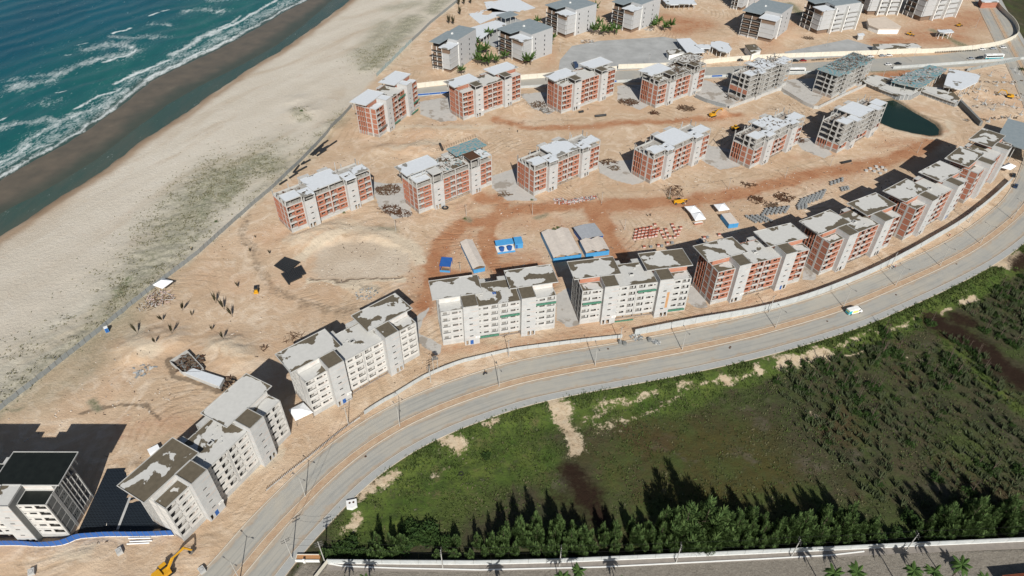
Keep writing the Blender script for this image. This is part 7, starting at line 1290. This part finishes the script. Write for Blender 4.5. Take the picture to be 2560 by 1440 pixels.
# site foundations at the right
for i, (u, v) in enumerate([(2430, 200), (2445, 230), (2475, 190), (2490, 215), (2510, 195), (2530, 210), (2545, 185), (2460, 260), (2480, 280), (2505, 265), (2530, 270), (2550, 250), (2415, 215), (2440, 250), (2495, 240), (2520, 300), (2470, 305), (2550, 290), (2535, 175), (2400, 240)]):
    x, y = G(u, v); t = thing('foundation_column', 'short concrete foundation column standing in the dug sand at the right edge', 'column', (x, y, groundz(x, y)), .5, 'foundation columns in the dug sand'); boxpart('footing', t, (-.9, -.9, -.3, .9, .9, .35), 'frame'); boxpart('column', t, (-.2, -.2, .353, .2, .2, 2.8), 'frame')
for i in range(28): heap(2395+((i*47) % 165), 178+((i*31) % 125), 2.2, 12, 'scattered pale concrete debris between the foundation columns', 'rubble', ('frame', 'wood'), i, (1.4, .4, .2), 'debris between foundation columns', .4)
for i in range(26):
    u, v = 2418+i*5.2, 178-i*1.1; x, y = G(u, v); tag(link('fence_panel', cached('fp2', lambda: MB().box(-.9, -.04, 0, .9, .04, 2.2).mesh('fence_panel', 'fencepanel')), None, (x, y, 0), (rr.uniform(-.1, .1), 0, .4)), 'leaning grey hoarding panel in the row behind the dug foundations', 'fence panel', 'hoarding panels behind the foundations')
for u, v, lb in ((1162, 888, 'manhole'),): pass
for i, (u, v) in enumerate([(914, 1141), (1520, 872), (1824, 870), (2068, 803), (1826, 867), (2391, 660), (2240, 737), (1046, 1120)]):
    x, y = G(u, v); tag(link('manhole_cover', cached('mh', lambda: MB().cyl((0, 0, 0), (0, 0, .03), .38, None, 12).mesh('manhole_cover', 'steel_rust')), None, (x, y, .005)), 'small round manhole cover in the %s stretch of the road' % ['lower left', 'outer lane middle', 'inner middle', 'van side', 'inner lane', 'upper right', 'right of van', 'lower'][i], 'manhole cover')
# number boards as real meshes
for o in [o for o in COL.objects if o.type == 'FONT']:
    def mk(o=o): dg = bpy.context.evaluated_depsgraph_get(); return bpy.data.meshes.new_from_object(o.evaluated_get(dg))
    me = cached('lettermesh', mk); q = link('number_lettering', me, o.parent, o.location, o.rotation_euler); bpy.data.objects.remove(o)
for o in COL.objects:
    if o.get('kind') == 'stuff' and o.parent and 'label' in o: del o['label']
# ---- labels that tell the members of a row apart
ORD = 'first second third fourth fifth sixth seventh eighth ninth tenth eleventh twelfth thirteenth fourteenth fifteenth sixteenth seventeenth eighteenth nineteenth twentieth'.split()
def ordw(n):
    if n < 20: return ORD[n]
    t_ = ['twenty', 'thirty', 'forty', 'fifty', 'sixty', 'seventy', 'eighty', 'ninety'][(n+1)//10-2]; return (t_+'-'+ORD[(n+1) % 10-1]) if (n+1) % 10 else {'twenty': 'twentieth', 'thirty': 'thirtieth', 'forty': 'fortieth', 'fifty': 'fiftieth', 'sixty': 'sixtieth', 'seventy': 'seventieth', 'eighty': 'eightieth', 'ninety': 'ninetieth'}[t_]
def relabel(group, fmt, name=None):
    Ls = sorted([o for o in COL.objects if o.get('group') == group and (not name or name in o.get('label', ''))], key=lambda o: o.location.x/max(o.location.y, 1) if True else 0)
    n = len(Ls)
    for i, o in enumerate(Ls): o['label'] = fmt.format(ordw(i) if i < (n+1)//2 else ordw(n-1-i), 'left' if i < (n+1)//2 else 'right').replace('first from', 'outermost from')
relabel('young palms among the finished blocks', 'young palm, {} from the {} among the grey finished blocks')
relabel('transplanted palms with tied fronds', 'palm with tied fronds on bare sand, {} from the {}')
relabel('palms beside the beach wall', 'small palm beside the beach wall, {} from the {}')
relabel('coconut palms below the cobbled street', 'coconut palm below the cobbled street, {} from the {}')
relabel('bushes beside the hedge', 'dark leafy bush at the inner foot of the hedge, {} from the {}')
relabel('trees of the hedge along the street wall', 'feathery dark green hedge tree by the street wall, {} from the {}')
relabel('black pipes stacked by the sand pit', 'black pipe in the upper fan by the sand pit, {} from the {}', 'upper fan'); relabel('black pipes stacked by the sand pit', 'black pipe in the lower fan by the sand pit, {} from the {}', 'lower fan')
relabel('black pipes along the fence', 'loose black pipe along the inside of the fence, {} from the {}')
relabel('red brick pallets left of the gazebos', 'red brick pallet left of the gazebos, {} from the {} of the cluster')
relabel('pallets along the shadow edge', 'pallet along the shadow edge behind the road blocks, {} from the {}')
relabel('grey concrete block pallets', 'grey concrete block pallet beyond the road blocks, {} from the {}')
relabel('foundation columns in the dug sand', 'short foundation column in the dug sand, {} from the {}')
relabel('hoarding panels behind the foundations', 'leaning grey hoarding panel behind the foundations, {} from the {}')
relabel('concrete rings right of the haul road', 'pale concrete ring right of the haul road, {} from the {}')
relabel('motorbikes parked along the far wall', 'small dark motorbike parked before the far cream wall, {} from the {}')
for i, o in enumerate(sorted([o for o in COL.objects if not o.parent and o.get('label', '').startswith('scattered pale concrete debris')], key=lambda o: o.location.x)): o['label'] = 'pale concrete debris between foundation columns, %s from the left' % ordw(i)
